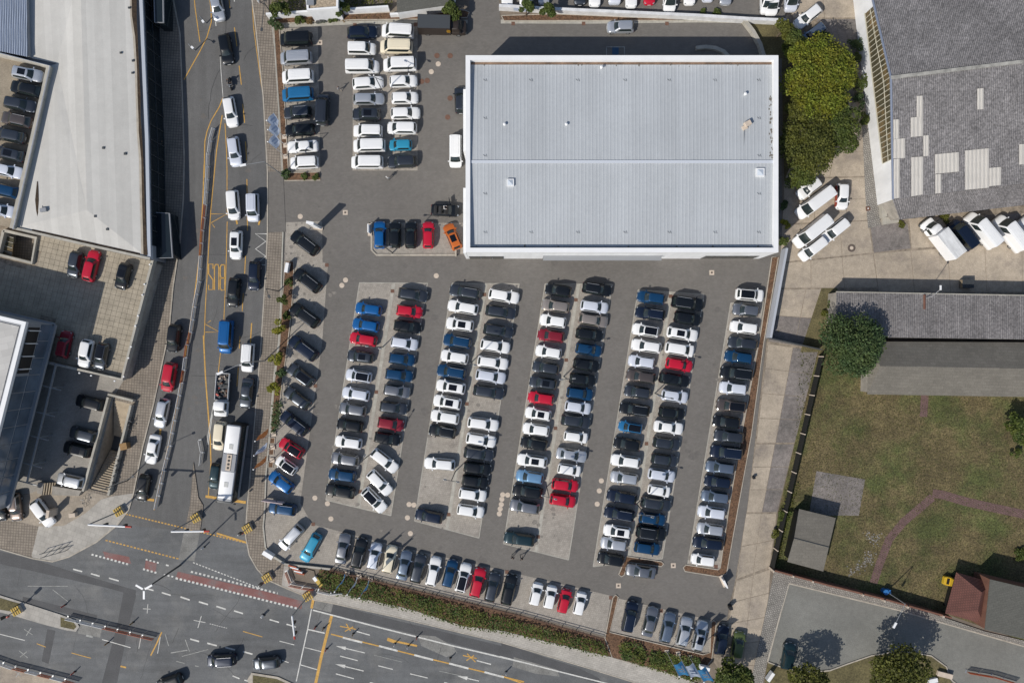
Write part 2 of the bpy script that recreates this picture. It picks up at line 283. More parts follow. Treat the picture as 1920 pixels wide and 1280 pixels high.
# ---------------------------------------------------------------- ground, roads, pavements
def holed(name, outer, hole, z, m):
    b = MB(); O = [Vector((p[0], p[1], 0)) for p in outer]; Hh = [Vector((p[0], p[1], 0)) for p in hole]
    tri = tessellate_polygon([O, Hh]); pts = O + Hh; base = len(b.v); b.v += [(p.x, p.y, z) for p in pts]
    for t in tri:
        a, c, d = (pts[i] for i in t); cr = (c.x - a.x) * (d.y - a.y) - (c.y - a.y) * (d.x - a.x)
        b.f.append(tuple(t) if cr > 0 else (t[0], t[2], t[1])); b.m.append(0)
    return b.build(name, m, kind='structure')
STAIR = [(212, 748), (251, 758), (209, 926), (168, 916)]            # stairwell opening beside the left pavement
holed('ground', [(-260, -260), (260, -260), (260, 260), (-260, 260)], WL(STAIR), -0.02, M['dirt'])
KR = [(472, -40), (473, 0), (480, 52), (494, 182), (502, 324), (502, 434), (498, 518), (490, 643), (478, 790), (463, 963), (461, 1005), (468, 1040), (482, 1065), (500, 1085), (540, 1103), (592, 1124)]
KL = [(320, -40), (325, 0), (338, 65), (342, 169), (346, 300), (344, 375), (337, 458), (325, 539), (318, 617), (310, 656), (289, 755), (268, 838), (251, 924), (242, 955), (221, 983), (182, 1015), (130, 1043), (99, 1052), (62, 1046), (0, 1028), (-60, 1012)]
sheet('road', KR[:11] + [(461, 1090), (200, 1020)] + KL[:15][::-1], 0.0, M['road'])
WALKLO = [(592, 1124), (620, 1129), (740, 1155), (940, 1203), (1096, 1249), (1138, 1262), (1235, 1292), (1300, 1330)]
sheet('avenue_road', [(-60, 1012), (0, 1028), (62, 1046), (99, 1052), (130, 1043), (182, 1015), (221, 983), (461, 1005), (468, 1040), (482, 1065), (500, 1085), (540, 1103)] + WALKLO + [(1300, 1500), (-60, 1500)], 0.004, M['avenue'])
# darker and paler repairs in the avenue surface
pb = MB()
for r, q in (('B1', [(890, 620), (980, 645), (920, 900), (840, 1290), (730, 1290), (850, 830)]), ('B1', [(250, 390), (500, 470), (980, 610), (975, 650), (760, 590), (0, 420), (0, 330)]), ('B1', [(340, 890), (400, 900), (350, 1140), (300, 1120)]),
             ('B1', [(165, 655), (700, 790), (690, 830), (160, 700)]), ('B1', [(560, 900), (580, 830), (460, 800), (450, 880)]), ('B2', [(420, 690), (540, 705), (900, 800), (1850, 1030), (1920, 1060), (1920, 1120), (1160, 930), (540, 780), (410, 750)]), ('B3', [(0, 990), (560, 1170), (700, 1240), (740, 1290), (690, 1280), (0, 1060)])):
    pb.prism(WL(zp(r, q)), None, 0.0065 + 0.0004 * len(pb.f) ** .5)
pb.build('road_patches', M['patch'], kind='structure')
pb = MB()
for r, q in (('B1', [(1330, 160), (1440, 190), (1400, 400), (1285, 390)]), ('B2', [(410, 740), (440, 640), (560, 700), (540, 770)]), ('B2', [(1160, 930), (1290, 940), (1420, 1010), (1450, 1060), (1370, 1090), (1190, 1010)]), ('B1', [(580, 850), (740, 870), (720, 950), (560, 920)]), ('B3', [(90, 1090), (400, 1180), (420, 1230), (250, 1210), (80, 1160)])):
    pb.prism(WL(zp(r, q)), None, 0.0095 + 0.0003 * len(pb.f) ** .5)
pb.build('worn_road_patches', M['patchl'], kind='structure')
cl = MB()
cl.prism(WL(zp('B1', [(1280, 475), (1920, 620), (2180, 690), (2170, 745), (1920, 680), (1265, 522)])), None, 0.012)
cl.prism(WL(zp('B1', [(740, 330), (930, 370), (945, 420), (760, 380)])), None, 0.012); cl.prism(WL(zp('B1', [(1050, 395), (1130, 415), (1120, 480), (1040, 455)])), None, 0.012)
cl.build('cycle_lane', M['redlane'], kind='structure')
# pavements beside the street, raised a kerb's height
RW = [(511, 52), (515, 86), (523, 208), (529, 322)]
RW2 = [(531, 435), (529, 492), (527, 570), (523, 641), (514, 708), (506, 812), (499, 890), (497, 953), (494, 986), (498, 1025), (503, 1033), (535, 1051)]
sheet('pavement', [(472, -40), (473, 0), (480, 52), (494, 182), (502, 322), (529, 322)] + RW[::-1] + [(505, 34), (503, -40)], 0.10, M['walkgrid'], 0)
sheet('pavement', [(502, 436), (498, 518), (490, 643), (478, 790), (463, 963), (461, 1005), (468, 1040), (482, 1065), (500, 1085), (533, 1100), (536, 1052)] + RW2[::-1], 0.10, M['walkgrid'], 0)
sheet('driveway', [(502, 322), (531, 322), (536, 435), (502, 436)], 0.06, M['park'], 0)
holed('pavement', WL([(240, -40)] + KL + [(-60, 880), (-60, 420)]), WL(STAIR), 0.08, M['walkgrid'])
sheet('plaza', [(62, 1046), (99, 1052), (130, 1043), (182, 1015), (221, 983), (242, 955), (251, 924), (209, 930), (190, 936), (160, 962), (120, 985), (73, 986), (60, 1040)], 0.086, M['plaza'])
sheet('plaza_edge', [(0, 940), (55, 925), (110, 905), (165, 920), (205, 930), (190, 936), (160, 962), (120, 985), (73, 986), (38, 978), (0, 972)], 0.09, M['plazab'])
sheet('court', [(60, 640), (240, 700), (215, 742), (168, 916), (110, 905), (55, 925), (30, 925)], 0.094, M['court'])
HEDLO = [(592, 1108), (647, 1114), (766, 1140), (871, 1173), (940, 1181), (1070, 1212), (1148, 1231), (1263, 1262), (1330, 1290)]
sheet('footpath', [(556, 1100)] + HEDLO + [(1330, 1330)] + WALKLO[::-1], 0.10, M['walklight'], 0)
sheet('corner_pavement', [(533, 1060), (545, 1060), (600, 1090), (592, 1108), (592, 1124), (540, 1103), (528, 1098)], 0.104, M['plaza'])
kb = MB()
kb.wall(WL(KR), 0.18, 0, 0.13); kb.wall(WL(KL), 0.18, 0, 0.13); kb.wall(WL(WALKLO[:-1]), 0.15, 0, 0.125)
kb.build('kerb', M['kerb'], kind='structure')
kb = MB()
kb.wall(WL(RW), 0.15, 0, 0.14); kb.wall(WL(RW2), 0.22, 0, 0.14)
kb.build('pavement_edging', M['edging'], kind='structure')
# traffic islands
sheet('traffic_island', zp('B1', [(1395, -310), (1430, -60), (1465, 0), (1450, 130), (1440, 195), (1335, 160), (1370, 0)]), 0.11, M['walkgrid'], 0)
sheet('traffic_island', zp('B1', [(-40, 630), (150, 690), (430, 780), (540, 820), (575, 870), (550, 905), (480, 895), (340, 860), (100, 790), (-40, 755)]), 0.13, M['plaza'], 0)
sheet('island_grass', zp('B1', [(-40, 650), (150, 705), (150, 770), (-40, 740)]), 0.15, M['grassy'], 0); sheet('island_grass', zp('B1', [(440, 800), (530, 835), (555, 870), (535, 890), (440, 870)]), 0.15, M['grassy'], 0)
sheet('traffic_island', zp('B2', [(-30, 1200), (160, 1230), (290, 1290), (280, 1340), (-30, 1340), (-60, 1250)]), 0.13, M['kerb'], 0); sheet('island_grass', zp('B2', [(-20, 1218), (150, 1245), (270, 1300), (260, 1330), (-20, 1330)]), 0.15, M['grassy'], 0)
sheet('works_ground', zp('B1', [(-40, 1130), (150, 1180), (420, 1260), (600, 1330), (-40, 1330)]), 0.012, M['concrete'])
# ---------------------------------------------------------------- car park surfaces
CP = [(523, 46), (662, 40), (782, 38), (877, 38), (884, -40), (934, -40), (938, 38), (1310, 37), (1393, 40), (1410, 65), (1424, 92), (1430, 110), (1466, 110), (1466, 478), (1459, 480), (1440, 630), (1436, 640), (1402, 952), (1377, 1095), (1367, 1134), (1363, 1163), (1336, 1163), (1334, 1223), (1320, 1223), (1134, 1193), (975, 1149), (740, 1093), (621, 1063), (537, 1054), (503, 1033), (498, 1025), (494, 986), (497, 953), (499, 890), (506, 812), (514, 708), (523, 641), (527, 570), (529, 492), (532, 435), (532, 322), (524, 170)]
carpark = sheet('car_park', CP, 0.010, M['park'])
sheet('north_lot', [(938, -40), (938, 12), (1039, 20), (1305, 33), (1398, 39), (1475, 44), (1490, -40)], 0.006, M['park'])
BLK = [
 [(523, 54), (596, 50), (598, 170), (601, 322), (541, 322), (532, 170)], [(662, 50), (783, 46), (783, 320), (661, 320)],
 [(699, 418), (868, 418), (868, 476), (708, 476), (699, 468)], [(674, 530), (801.6, 531), (733, 966), (611, 937)], [(848, 531), (973.5, 532), (898, 1008), (777, 976)],
 [(1022, 532), (1148, 533), (1066, 1049), (944, 1018.6)], [(1196.5, 543), (1320, 552), (1242, 1047), (1112, 1061.6)], [(1370, 568), (1431, 566), (1415, 682), (1393, 799), (1367, 948), (1350, 1066), (1289, 1058)],
 [(536, 417), (604, 415), (605, 492), (615, 494), (604, 643), (563, 942), (585, 982), (740, 1022), (970, 1075), (1146, 1116), (1134, 1191), (975, 1147), (740, 1091), (621, 1061), (537, 1052), (505, 1031), (500, 1024), (497, 988), (500, 953), (508, 812), (522, 720), (541, 650), (548, 600), (552, 490), (534, 488)],
 [(1160, 1121), (1336, 1163), (1334, 1222), (1320, 1222), (1143, 1182)]]
for q in BLK: sheet('parking_pavement', q, 0.018, M['pavers'])
eb = MB()
eb.ribbon(WL([(523, 49), (662, 43), (782, 41), (877, 41)]), 0.55, 0.022); eb.ribbon(WL([(939, 41), (1100, 41.5), (1305, 39), (1392, 40)]), 0.6, 0.022)
for a, b_ in (((738, 532), (672, 952)), ((911, 532), (838, 992)), ((1085, 533), (1005, 1034)), ((1258, 549), (1177, 1054))):
    eb.ribbon(WL([a, b_]), 0.5, 0.024)
for q in BLK[3:8]:
    n = len(q)
    for i in range(n): eb.ribbon(WL([q[i], q[(i + 1) % n]]), 0.12, 0.0225 + 0.0004 * i)
eb.build('paving_edging', M['edging'], kind='structure')
# planted bark beds with kerbs
def bed(name, q, kerbed=True, z=0.09):
    o = sheet(name, q, z, M['mulch'], 0)
    if kerbed:
        b = MB(); P = WL(q); b.wall(P + [P[0]], 0.13, 0, 0.12); b.build('bed_kerb', M['kerb'], kind='structure')
    return o
bed('bark_bed', [(513, 45), (523, 45), (532, 150), (541, 322), (531, 322), (524, 208), (516, 86)])
bed('bark_bed', [(535, 490), (551, 490), (551, 530), (545, 600), (539, 650), (529, 720), (520, 800), (513, 812), (508, 812), (516, 708), (525, 641), (529, 570)])
bed('bark_bed', [(543, 324), (600, 323), (601, 338), (533, 339)], z=0.11)
bed('bark_bed', [(512, 36), (635, 28), (735, 24), (845, 18), (872, 20), (880, 24), (876, 34), (782, 37), (662, 38), (520, 45)])
bed('bark_bed', [(940, 30), (1039, 27), (1200, 34), (1310, 37), (1250, 39), (945, 40)], z=0.07)
bed('bark_bed', [(1447, 482), (1459, 482), (1432, 640), (1409, 812), (1383, 955), (1362, 1074), (1346, 1080), (1284, 1070), (1281, 1063), (1286, 1058), (1346, 1067), (1350, 1064), (1367, 948), (1393, 799), (1415, 682), (1425, 630)])
bed('bark_bed', [(1174, 1042), (1240, 1052), (1244, 1056), (1240, 1061), (1178, 1053), (1170, 1077), (1165, 1080), (1160, 1076)])
bed('bark_bed', [(1149, 1120), (1154, 1114), (1159, 1118), (1143, 1184), (1318, 1226), (1331, 1222), (1333, 1166), (1338, 1162), (1343, 1166), (1334, 1236), (1305, 1275), (1240, 1258), (1148, 1232), (1134, 1195)])
bed('bark_bed', [(600, 1064), (622, 1068), (740, 1097), (975, 1153), (1134, 1198), (1148, 1230), (1070, 1211), (940, 1180), (871, 1172), (766, 1139), (647, 1113), (598, 1103), (596, 1080)], False)
for j, q in enumerate(([(507, 820), (516, 820), (515, 831), (506, 831)], [(505, 840), (514, 840), (513, 852), (504, 852)], [(504, 864), (513, 864), (512, 876), (503, 876)])): bed('bark_bed', q)
# small island by the hall entrance: kerb and low hedge wall
ib = MB(); ib.wall(WL([(697, 417), (697, 469), (706, 478), (855, 478)]), 0.3, 0, 0.14); ib.wall(WL([(855, 469), (855, 481)]), 0.25, 0, 0.7)
ib.build('island_kerb', M['kerb'], kind='structure')
# drains and manhole covers let into the paving (parts of the car park)
ccm = MB(); ccm.disc((0, 0), 0.40, 0.0, 0.012, 16); ccme = ccm.mesh('manhole_cover', M['coverc'])
rcm = MB(); rcm.disc((0, 0), 0.42, 0.0, 0.012, 16); rcme = rcm.mesh('manhole_cover', M['rustiron'])
dcm = MB(); dcm.box((0, 0, 0.006), (0.55, 0.55, 0.012)); dcme = dcm.mesh('drain_grate', M['rustiron'])
scm = MB(); scm.box((0, 0, 0.004), (0.75, 0.75, 0.008)); scm.box((0, 0, 0.008), (0.3, 0.3, 0.012), m=1); scme = scm.mesh('drain_cover', [M['coverc'], M['iron']])
def cov(me, pts, z=0.02, par=None):
    for p in pts:
        w = W(*p, 0); add(me.name.split('.')[0], me, par or carpark, (w.x, w.y, z))
cov(ccme, [(563, 406), (648, 525), (818, 517), (641, 535), (590.5, 933), (614, 943.5), (767, 945), (776, 946), (620.5, 972), (764, 970), (769.5, 999.5)] + zp('L2', [(1776, 1140), (1812, 1142), (1770, 1172), (1766, 1210), (1758, 1242), (1752, 1277)]) + zp('L3', [(720, 1040), (705, 1112), (690, 1207)]) + zp('T2', [(1312, 462), (1262, 518)]))
cov(rcme, zp('T2', [(1303, 402), (1398, 403), (1193, 588), (1233, 582), (1397, 708), (1380, 845)]))
cov(dcme, zp('M2', [(983, 905), (1645, 930), (510, 718)]) + zp('L2', [(867, 402), (1518, 487), (750, 1118), (428, 358)]) + zp('L3', [(467, 172), (390, 662), (1045, 773)]) + zp('M3', [(537, 968), (1218, 942)]) + zp('B2', [(1388, 65), (412, 135), (1806, 478)]) + zp('B3', [(265, 225), (788, 663), (1150, 757), (1545, 440)]) + zp('T3', [(85, 172), (592, 172), (1192, 172)]) + zp('T2', [(712, 182), (1150, 178)]), 0.026)
cov(scme, zp('M2', [(643, 340)]) + zp('M3', [(1515, 772)]) + zp('B3', [(843, 577), (1238, 432), (1133, 1020)]) + zp('T2', [(460, 308)]), 0.022)
# ---------------------------------------------------------------- tan concrete yard, slab by slab
yard = sheet('concrete_yard', [(1474, -60), (1604, -60), (1640, 310), (1648, 400), (1660, 412), (1990, 378), (1990, 560), (1575, 560), (1535, 660), (1490, 830), (1457, 960), (1445, 1062), (1427, 1290), (1372, 1290), (1338, 1240), (1338, 1165), (1363, 1165), (1377, 1095), (1401, 952), (1438, 640), (1468, 470), (1470, 330)], 0.014, M['joint'])
rs = random.Random(3)
def slabs(q, nu, nv, mats, gap=0.06, z=0.03):
    A, B, C, D = (W(*p) for p in q)                                # TL TR BR BL
    P = lambda u, v: A.lerp(B, u).lerp(D.lerp(C, u), v)
    for j in range(nv):
        for i in range(nu):
            c = P((i + .5) / nu, (j + .5) / nv); b = MB()
            qd = [P(i / nu, j / nv), P((i + 1) / nu, j / nv), P((i + 1) / nu, (j + 1) / nv), P(i / nu, (j + 1) / nv)]
            qd = [p + (c - p).normalized() * gap for p in qd]
            b.prism(qd, 0.0, z + rs.uniform(0, 0.008))
            m = mats(i, j) if callable(mats) else mats
            b.build('slab', m, yard)
tan, gry = M['concrete'], M['concreteg']
slabs([(1478, -50), (1600, -50), (1606, 34), (1486, 34)], 2, 2, tan)
slabs([(1532, 36), (1607, 36), (1626, 190), (1534, 190)], 2, 3, gry)
slabs([(1530, 192), (1626, 192), (1640, 330), (1472, 334)], 2, 3, tan)
slabs([(1471, 336), (1640, 332), (1650, 412), (1466, 420)], 3, 2, tan)
slabs([(1466, 422), (1628, 414), (1637, 474), (1463, 492)], 3, 1, tan)
slabs([(1630, 414), (1702, 420), (1708, 466), (1638, 474)], 1, 1, gry); slabs([(1704, 410), (1985, 396), (1985, 447), (1709, 466)], 4, 1, lambda i, j: gry if i == 2 else tan)
slabs([(1462, 494), (1637, 476), (1646, 540), (1458, 540)], 3, 1, tan); slabs([(1638, 475), (1985, 449), (1985, 548), (1647, 548)], 5, 1, tan)
slabs([(1456, 542), (1566, 542), (1540, 655), (1440, 640)], 2, 2, lambda i, j: gry if j else tan)
slabs([(1440, 644), (1534, 658), (1490, 830), (1418, 830)], 2, 4, lambda i, j: gry if i else tan)
slabs([(1417, 832), (1489, 832), (1457, 960), (1400, 960)], 2, 3, lambda i, j: gry if i else tan)
slabs([(1399, 962), (1456, 962), (1443, 1062), (1381, 1085)], 2, 2, tan)
slabs([(1380, 1088), (1445, 1066), (1428, 1290), (1344, 1290)], 2, 5, tan)
sheet('shed_side_paving', zp('M4', [(752, -330), (815, -330), (836, 40), (890, 430), (796, 455), (775, 200)]), 0.048, M['cobble'])
# ---------------------------------------------------------------- lawn, path and back road
sheet('lawn', [(1536, 650), (1990, 650), (1990, 1225), (1772, 1150), (1445, 1064), (1459, 960), (1490, 830)], 0.02, M['lawn'])
sheet('lawn', [(1380, 36), (1475, 44), (1490, 90), (1500, 340), (1470, 340), (1466, 110), (1430, 106), (1412, 65)], 0.02, M['grassy'])
sheet('verge', [(1540, 540), (1570, 540), (1570, 640), (1532, 660), (1500, 660)], 0.034, M['grassy'])
rb = MB(); rb.ribbon(WL(zp('B4', [(835, 560), (880, 420), (950, 240), (1050, 120), (1180, 10), (1260, -60)])), 1.25, 0.03); rb.ribbon(WL(zp('L4', [(1260, 1130), (1330, 1140), (1500, 1190), (1700, 1235), (1960, 1290)])), 1.35, 0.034)
rb.ribbon(WL(zp('L4', [(1205, 420), (1195, 580)])), 1.2, 0.03)
rb.build('path', M['redpath'], kind='structure')
sheet('concrete_pad', zp('L4', [(425, 970), (775, 1030), (730, 1290), (370, 1290)]), 0.035, M['concreteg'])
rs2 = random.Random(12); gb_ = MB()
for r, x0, y0, x1, y1, n in (('B4', 660, 490, 820, 380, 90), ('B4', 780, 215, 850, 250, 45), ('B4', 830, 270, 890, 230, 18), ('B4', 770, 380, 835, 350, 22)):
    for _ in range(n):
        t = rs2.random(); p = W(*zp(r, [(x0 + (x1 - x0) * t + rs2.gauss(0, 14), y0 + (y1 - y0) * t + rs2.gauss(0, 18))])[0]); k = rs2.uniform(.04, .17)
        gb_.prism([(p.x + k * math.cos(a) * rs2.uniform(.6, 1.2), p.y + k * math.sin(a) * rs2.uniform(.5, 1)) for a in (0, 1, 2, 3, 4.2, 5.3)], 0.01, 0.05 + rs2.uniform(0, .03))
gb_.build('rubble', M['cobble'], kind='stuff')
sheet('back_road', zp('B4', [(228, 562), (1000, 750), (2000, 1040), (2000, 1340), (60, 1340), (75, 1125)]), 0.024, M['road2'])
sheet('back_pavement', zp('B4', [(120, 470), (150, 462), (870, 645), (1640, 905), (2000, 990), (2000, 1035), (1000, 745), (228, 555), (70, 1120), (30, 1320), (-60, 1320), (60, 760)]), 0.12, M['cobble'], 0)
kb = MB(); kb.wall(WL(zp('B4', [(2000, 1036), (1000, 748), (228, 560), (150, 830), (72, 1122)])), 0.2, 0, 0.14); kb.wall(WL(zp('B4', [(75, 1125), (200, 1170), (400, 1195), (520, 1185), (640, 1140), (820, 1078), (960, 1055), (1100, 1052), (1250, 1080), (1360, 1160), (1380, 1240), (1440, 1290)])), 0.18, 0, 0.14)
kb.build('back_kerb', M['kerb'], kind='structure')
sheet('verge', zp('B4', [(75, 1130), (200, 1172), (400, 1197), (520, 1187), (640, 1142), (820, 1082), (960, 1059), (1100, 1056), (1250, 1084), (1360, 1164), (1380, 1244), (1440, 1340), (40, 1340)]), 0.11, M['grassy'], 0)
# ---------------------------------------------------------------- road markings
def stripes(name, items, m, z, dash=None):
    b = MB(); z -= 0.00006
    for it in items:
        z += 0.00006
        r, pts, w = it[:3]; P = WL(zp(r, pts)); dash = it[3] if len(it) > 3 else None
        if dash is None: b.ribbon(P, w, z)
        else:
            a, c = P[0], P[-1]; L = (c - a).length; d = (c - a) / L; t = 0
            while t < L: b.ribbon([a + d * t, a + d * min(L, t + dash[0])], w, z); t += dash[0] + dash[1]
    return b.build(name, m, kind='structure')
stripes('yellow_road_markings', [
 ('T1', [(1812, -60), (1826, 200), (1880, 600), (1898, 705)], .11), ('T1', [(1822, -60), (1838, 200), (1892, 600), (1910, 705)], .11),
 ('T1', [(1500, -60), (1520, 60), (1522, 160), (1490, 270), (1440, 370), (1325, 575)], .15), ('T1', [(1395, -60), (1405, 60), (1440, 305)], .13),
 ('T1', [(1645, -60), (1655, 60)], .12), ('T1', [(1688, 200), (1706, 335)], .14), ('T1', [(1722, 475), (1738, 612)], .14), ('T1', [(1748, 750), (1762, 885)], .14), ('T1', [(1768, 1020), (1776, 1155)], .14),
 ('T1', [(1605, 705), (1580, 770), (1520, 870), (1490, 950), (1475, 1020), (1470, 1280)], .15), ('T1', [(1600, 830), (1580, 950), (1560, 1080), (1540, 1280)], .15), ('T1', [(1620, 890), (1632, 1100), (1636, 1280)], .12),
 ('M1', [(1470, -5), (1462, 220), (1440, 620), (1398, 960), (1362, 1200), (1340, 1330)], .15), ('M1', [(1550, -5), (1518, 320), (1500, 640), (1480, 1000), (1472, 1200), (1468, 1285)], .13),
 ('M1', [(1634, -5), (1636, 360)], .11), ('M1', [(1636, 405), (1630, 660), (1622, 900), (1612, 1110)], .11),
 ('M1', [(1778, 100), (1782, 470)], .13), ('M1', [(1768, 652), (1762, 780)], .13), ('M1', [(1752, 920), (1744, 1050)], .13), ('M1', [(1812, 1135), (1800, 1330)], .18),
 ('M1', [(1520, 350), (1632, 351), (1522, 413), (1546, 448)], .12), ('M1', [(1478, 1200), (1582, 1200), (1477, 1142), (1518, 1118)], .12),
 ('M1', [(1702, 395), (1708, 425)], .25), ('M1', [(1872, 390), (1862, 430)], .25),
 ('L1', [(1465, -5), (1480, 300), (1500, 560), (1515, 760), (1518, 900)], .2), ('L1', [(1350, 30), (1300, 340), (1250, 620), (1180, 930), (1110, 1250)], .15), ('L1', [(1590, 100), (1572, 260)], .11), ('L1', [(1728, 0), (1724, 90)], .11), ('L1', [(1716, 225), (1706, 360)], .13),
 ('L1', [(1156, 668), (1150, 740)], .3), ('L1', [(1480, 1152), (1770, 1196)], .42), ('L1', [(1040, 1170), (1110, 1180)], .4), ('L1', [(1520, 900), (1500, 1150)], .13),
 ('B1', [(905, 62), (1775, 270)], .2, (.32, .2)), ('B1', [(760, 250), (1290, 385)], .2, (.35, .22)), ('B1', [(1560, 200), (1770, 265)], .28),
 ('B1', [(1750, 905), (1890, 945)], .13), ('B1', [(265, 993), (330, 1018)], .12), ('B1', [(515, 1060), (655, 1098)], .12), ('B1', [(868, 1156), (908, 1165)], .25),
 ('B2', [(545, 792), (515, 910), (470, 1090), (425, 1300)], .45), ('B2', [(415, 660), (400, 740)], .4), ('B2', [(540, 925), (1200, 1090), (1930, 1268)], .2), ('B3', [(0, 1225), (140, 1275), (240, 1310)], .2),
 ('B2', [(950, 965), (1160, 1010)], .3), ('B2', [(945, 960), (1010, 985)], .5),
 ('B2', [(605, 868), (720, 890)], .16), ('B2', [(640, 905), (700, 872)], .16), ('B2', [(650, 850), (680, 900)], .16), ('B2', [(1490, 1078), (1590, 1100)], .16), ('B2', [(1515, 1115), (1570, 1078)], .16), ('B2', [(1520, 1065), (1580, 1125)], .16),
 ('B1', [(1165, 910), (1130, 990), (1085, 1080)], .2)], M['ypaint'], 0.016)
stripes('white_road_markings', [
 ('T1', [(1548, 110), (1556, 190)], .12), ('T1', [(1585, 400), (1592, 520), (1606, 700)], .09), ('T1', [(1685, -40), (1688, 15)], .12),
 ('M1', [(1930, 494), (1838, 492), (1914, 548), (1840, 602), (1914, 655), (1850, 708), (1930, 722)], .14),
 ('L1', [(1535, 500), (1500, 700), (1490, 780)], .1), ('L1', [(1530, 560), (1500, 780)], .1),
 ('B1', [(1390, 410), (1910, 610)], .16, (.3, .22)), ('B1', [(660, 352), (930, 425)], .3, (.32, .3)), ('B1', [(1030, 457), (1130, 485)], .3, (.32, .3)), ('B1', [(1265, 522), (2150, 742)], .32, (.36, .3)), ('B1', [(1375, 476), (2000, 632)], .3, (.34, .32)), ('B1', [(1050, 388), (1150, 415)], .25, (.3, .3)), ('B1', [(1195, 428), (1215, 433)], .25), ('B1', [(1180, 498), (1260, 515)], .25, (.3, .3)),
 ('B1', [(527, 458), (592, 475)], .22), ('B1', [(655, 490), (718, 508)], .22), ('B1', [(785, 522), (855, 542)], .22),
 ('B1', [(1040, 593), (1106, 611)], .22), ('B1', [(1165, 626), (1230, 646)], .22), ('B1', [(1300, 657), (1367, 680)], .24), ('B1', [(1432, 692), (1498, 712)], .24), ('B1', [(1558, 725), (1626, 746)], .24), ('B1', [(1685, 757), (1750, 777)], .22),
 ('B1', [(1370, 960), (1434, 978)], .24), ('B1', [(1493, 990), (1562, 1008)], .24), ('B1', [(1622, 1020), (1692, 1038)], .24), ('B1', [(1750, 1050), (1818, 1069)], .24),
 ('B1', [(735, 963), (940, 1022)], .13), ('B1', [(0, 925), (180, 970)], .12), ('B1', [(1675, 1225), (1725, 1245)], .2), ('B1', [(1760, 1255), (1830, 1275)], .2),
 ('B1', [(1065, 710), (1060, 775)], .1), ('B1', [(1030, 742), (1085, 745)], .1), ('B1', [(1450, 795), (1425, 880)], .1), ('B1', [(1395, 825), (1480, 842)], .1), ('B1', [(1015, 945), (1000, 1030)], .1), ('B1', [(1155, 945), (1135, 1065)], .1), ('B1', [(1510, 850), (1635, 882)], .09, (.25, .12)),
 ('B2', [(410, 752), (900, 880), (1400, 1005), (1930, 1130)], .22), ('B3', [(-10, 1085), (400, 1190), (780, 1285)], .2), ('B2', [(400, 745), (370, 900), (330, 1080), (290, 1265)], .17),
 ('B2', [(98, 820), (166, 840)], .2), ('B2', [(220, 853), (288, 874)], .2), ('B2', [(370, 890), (495, 918)], .2), ('B2', [(625, 950), (765, 985)], .3), ('B2', [(885, 1010), (1020, 1045)], .3), ('B2', [(1140, 1075), (1275, 1110)], .3), ('B2', [(1390, 1135), (1530, 1172)], .3), ('B2', [(1645, 1198), (1785, 1235)], .3),
 ('B2', [(725, 905), (820, 932)], .18), ('B2', [(1590, 1115), (1692, 1142)], .18), ('B2', [(605, 1082), (732, 1115)], .15), ('B2', [(575, 1210), (705, 1245)], .15), ('B2', [(880, 1152), (985, 1178)], .15), ('B2', [(1110, 1210), (1236, 1240)], .15), ('B2', [(820, 1272), (900, 1292)], .15), ('B2', [(1355, 1272), (1420, 1290)], .15), ('B2', [(170, 975), (276, 1002)], .12), ('B2', [(350, 1020), (470, 1050)], .12), ('B2', [(188, 1112), (236, 1130)], .14), ('B2', [(320, 1145), (440, 1180)], .14)], M['wpaint'], 0.020)
ar = MB()                                                           # lane arrows of the avenue: shaft and head
for r, a, b_ in (('B2', (785, 1060), (575, 1010)), ('B2', (775, 1190), (570, 1140)), ('B2', (1605, 1262), (1450, 1226))):
    p, q = (W(*x) for x in zp(r, [a, b_])); d = (q - p).normalized(); n_ = Vector((-d.y, d.x, 0)); hd = q - d * 1.6
    ar.ribbon([p, hd], .15, 0.020); ar.face([tuple(x + Vector((0, 0, .020))) for x in (q, hd + n_ * .28, hd - n_ * .28)])
ar.build('lane_arrow_markings', M['wpaint'], kind='structure')
stripes('faint_road_markings', [('B1', [(1190, 925), (1215, 1010)], .12), ('B1', [(1230, 1060), (1350, 1040)], .15), ('B1', [(1335, 965), (1365, 1050)], .12), ('B1', [(1310, 1085), (1500, 1035)], .1), ('B1', [(380, 605), (490, 690)], .1), ('B1', [(200, 580), (490, 580)], .09), ('B1', [(1270, 1120), (1330, 1135)], .12), ('B1', [(1405, 1152), (1430, 1158)], .15), ('B1', [(620, 935), (670, 945)], .3), ('B2', [(850, 1075), (1050, 1125)], .08), ('B2', [(1320, 1190), (1480, 1225)], .08), ('B1', [(175, 890), (235, 930)], .12), ('B1', [(190, 935), (225, 880)], .12), ('B1', [(140, 1045), (200, 1095)], .12), ('B1', [(145, 1090), (195, 1050)], .12), ('B1', [(110, 1190), (150, 1230)], .12), ('B1', [(115, 1235), (150, 1185)], .12)], M['wfaint'], 0.024)
# BUS, painted to be read by drivers coming down the lane (upside down from here)
bb = MB(); GL = {'B': [[(0, 0), (0, 1), (.78, 1), (1, .9), (1, .6), (.8, .52), (0, .52)], [(.8, .52), (1, .42), (1, .1), (.78, 0), (0, 0)]], 'U': [[(0, 1), (0, .12), (.2, 0), (.8, 0), (1, .12), (1, 1)]], 'S': [[(1, .82), (1, 1), (0, 1), (0, .62), (1, .38), (1, 0), (0, 0), (0, .18)]]}
ob = zp('M1', [(1618, 716)])[0]
for k, ch in enumerate('BUS'):
    for st in GL[ch]:
        P = [W(ob[0] - (k * 10.6 + u * 8.2) + (0 if v is None else -(1 - v) * -0.0) - k * 0.3 - v * -0.0, ob[1] + v * 47.5 - k * 0.6) for u, v in st]
        bb.ribbon(P, .17, 0.024)
bb.build('bus_lane_lettering', M['ypaint'], kind='structure')

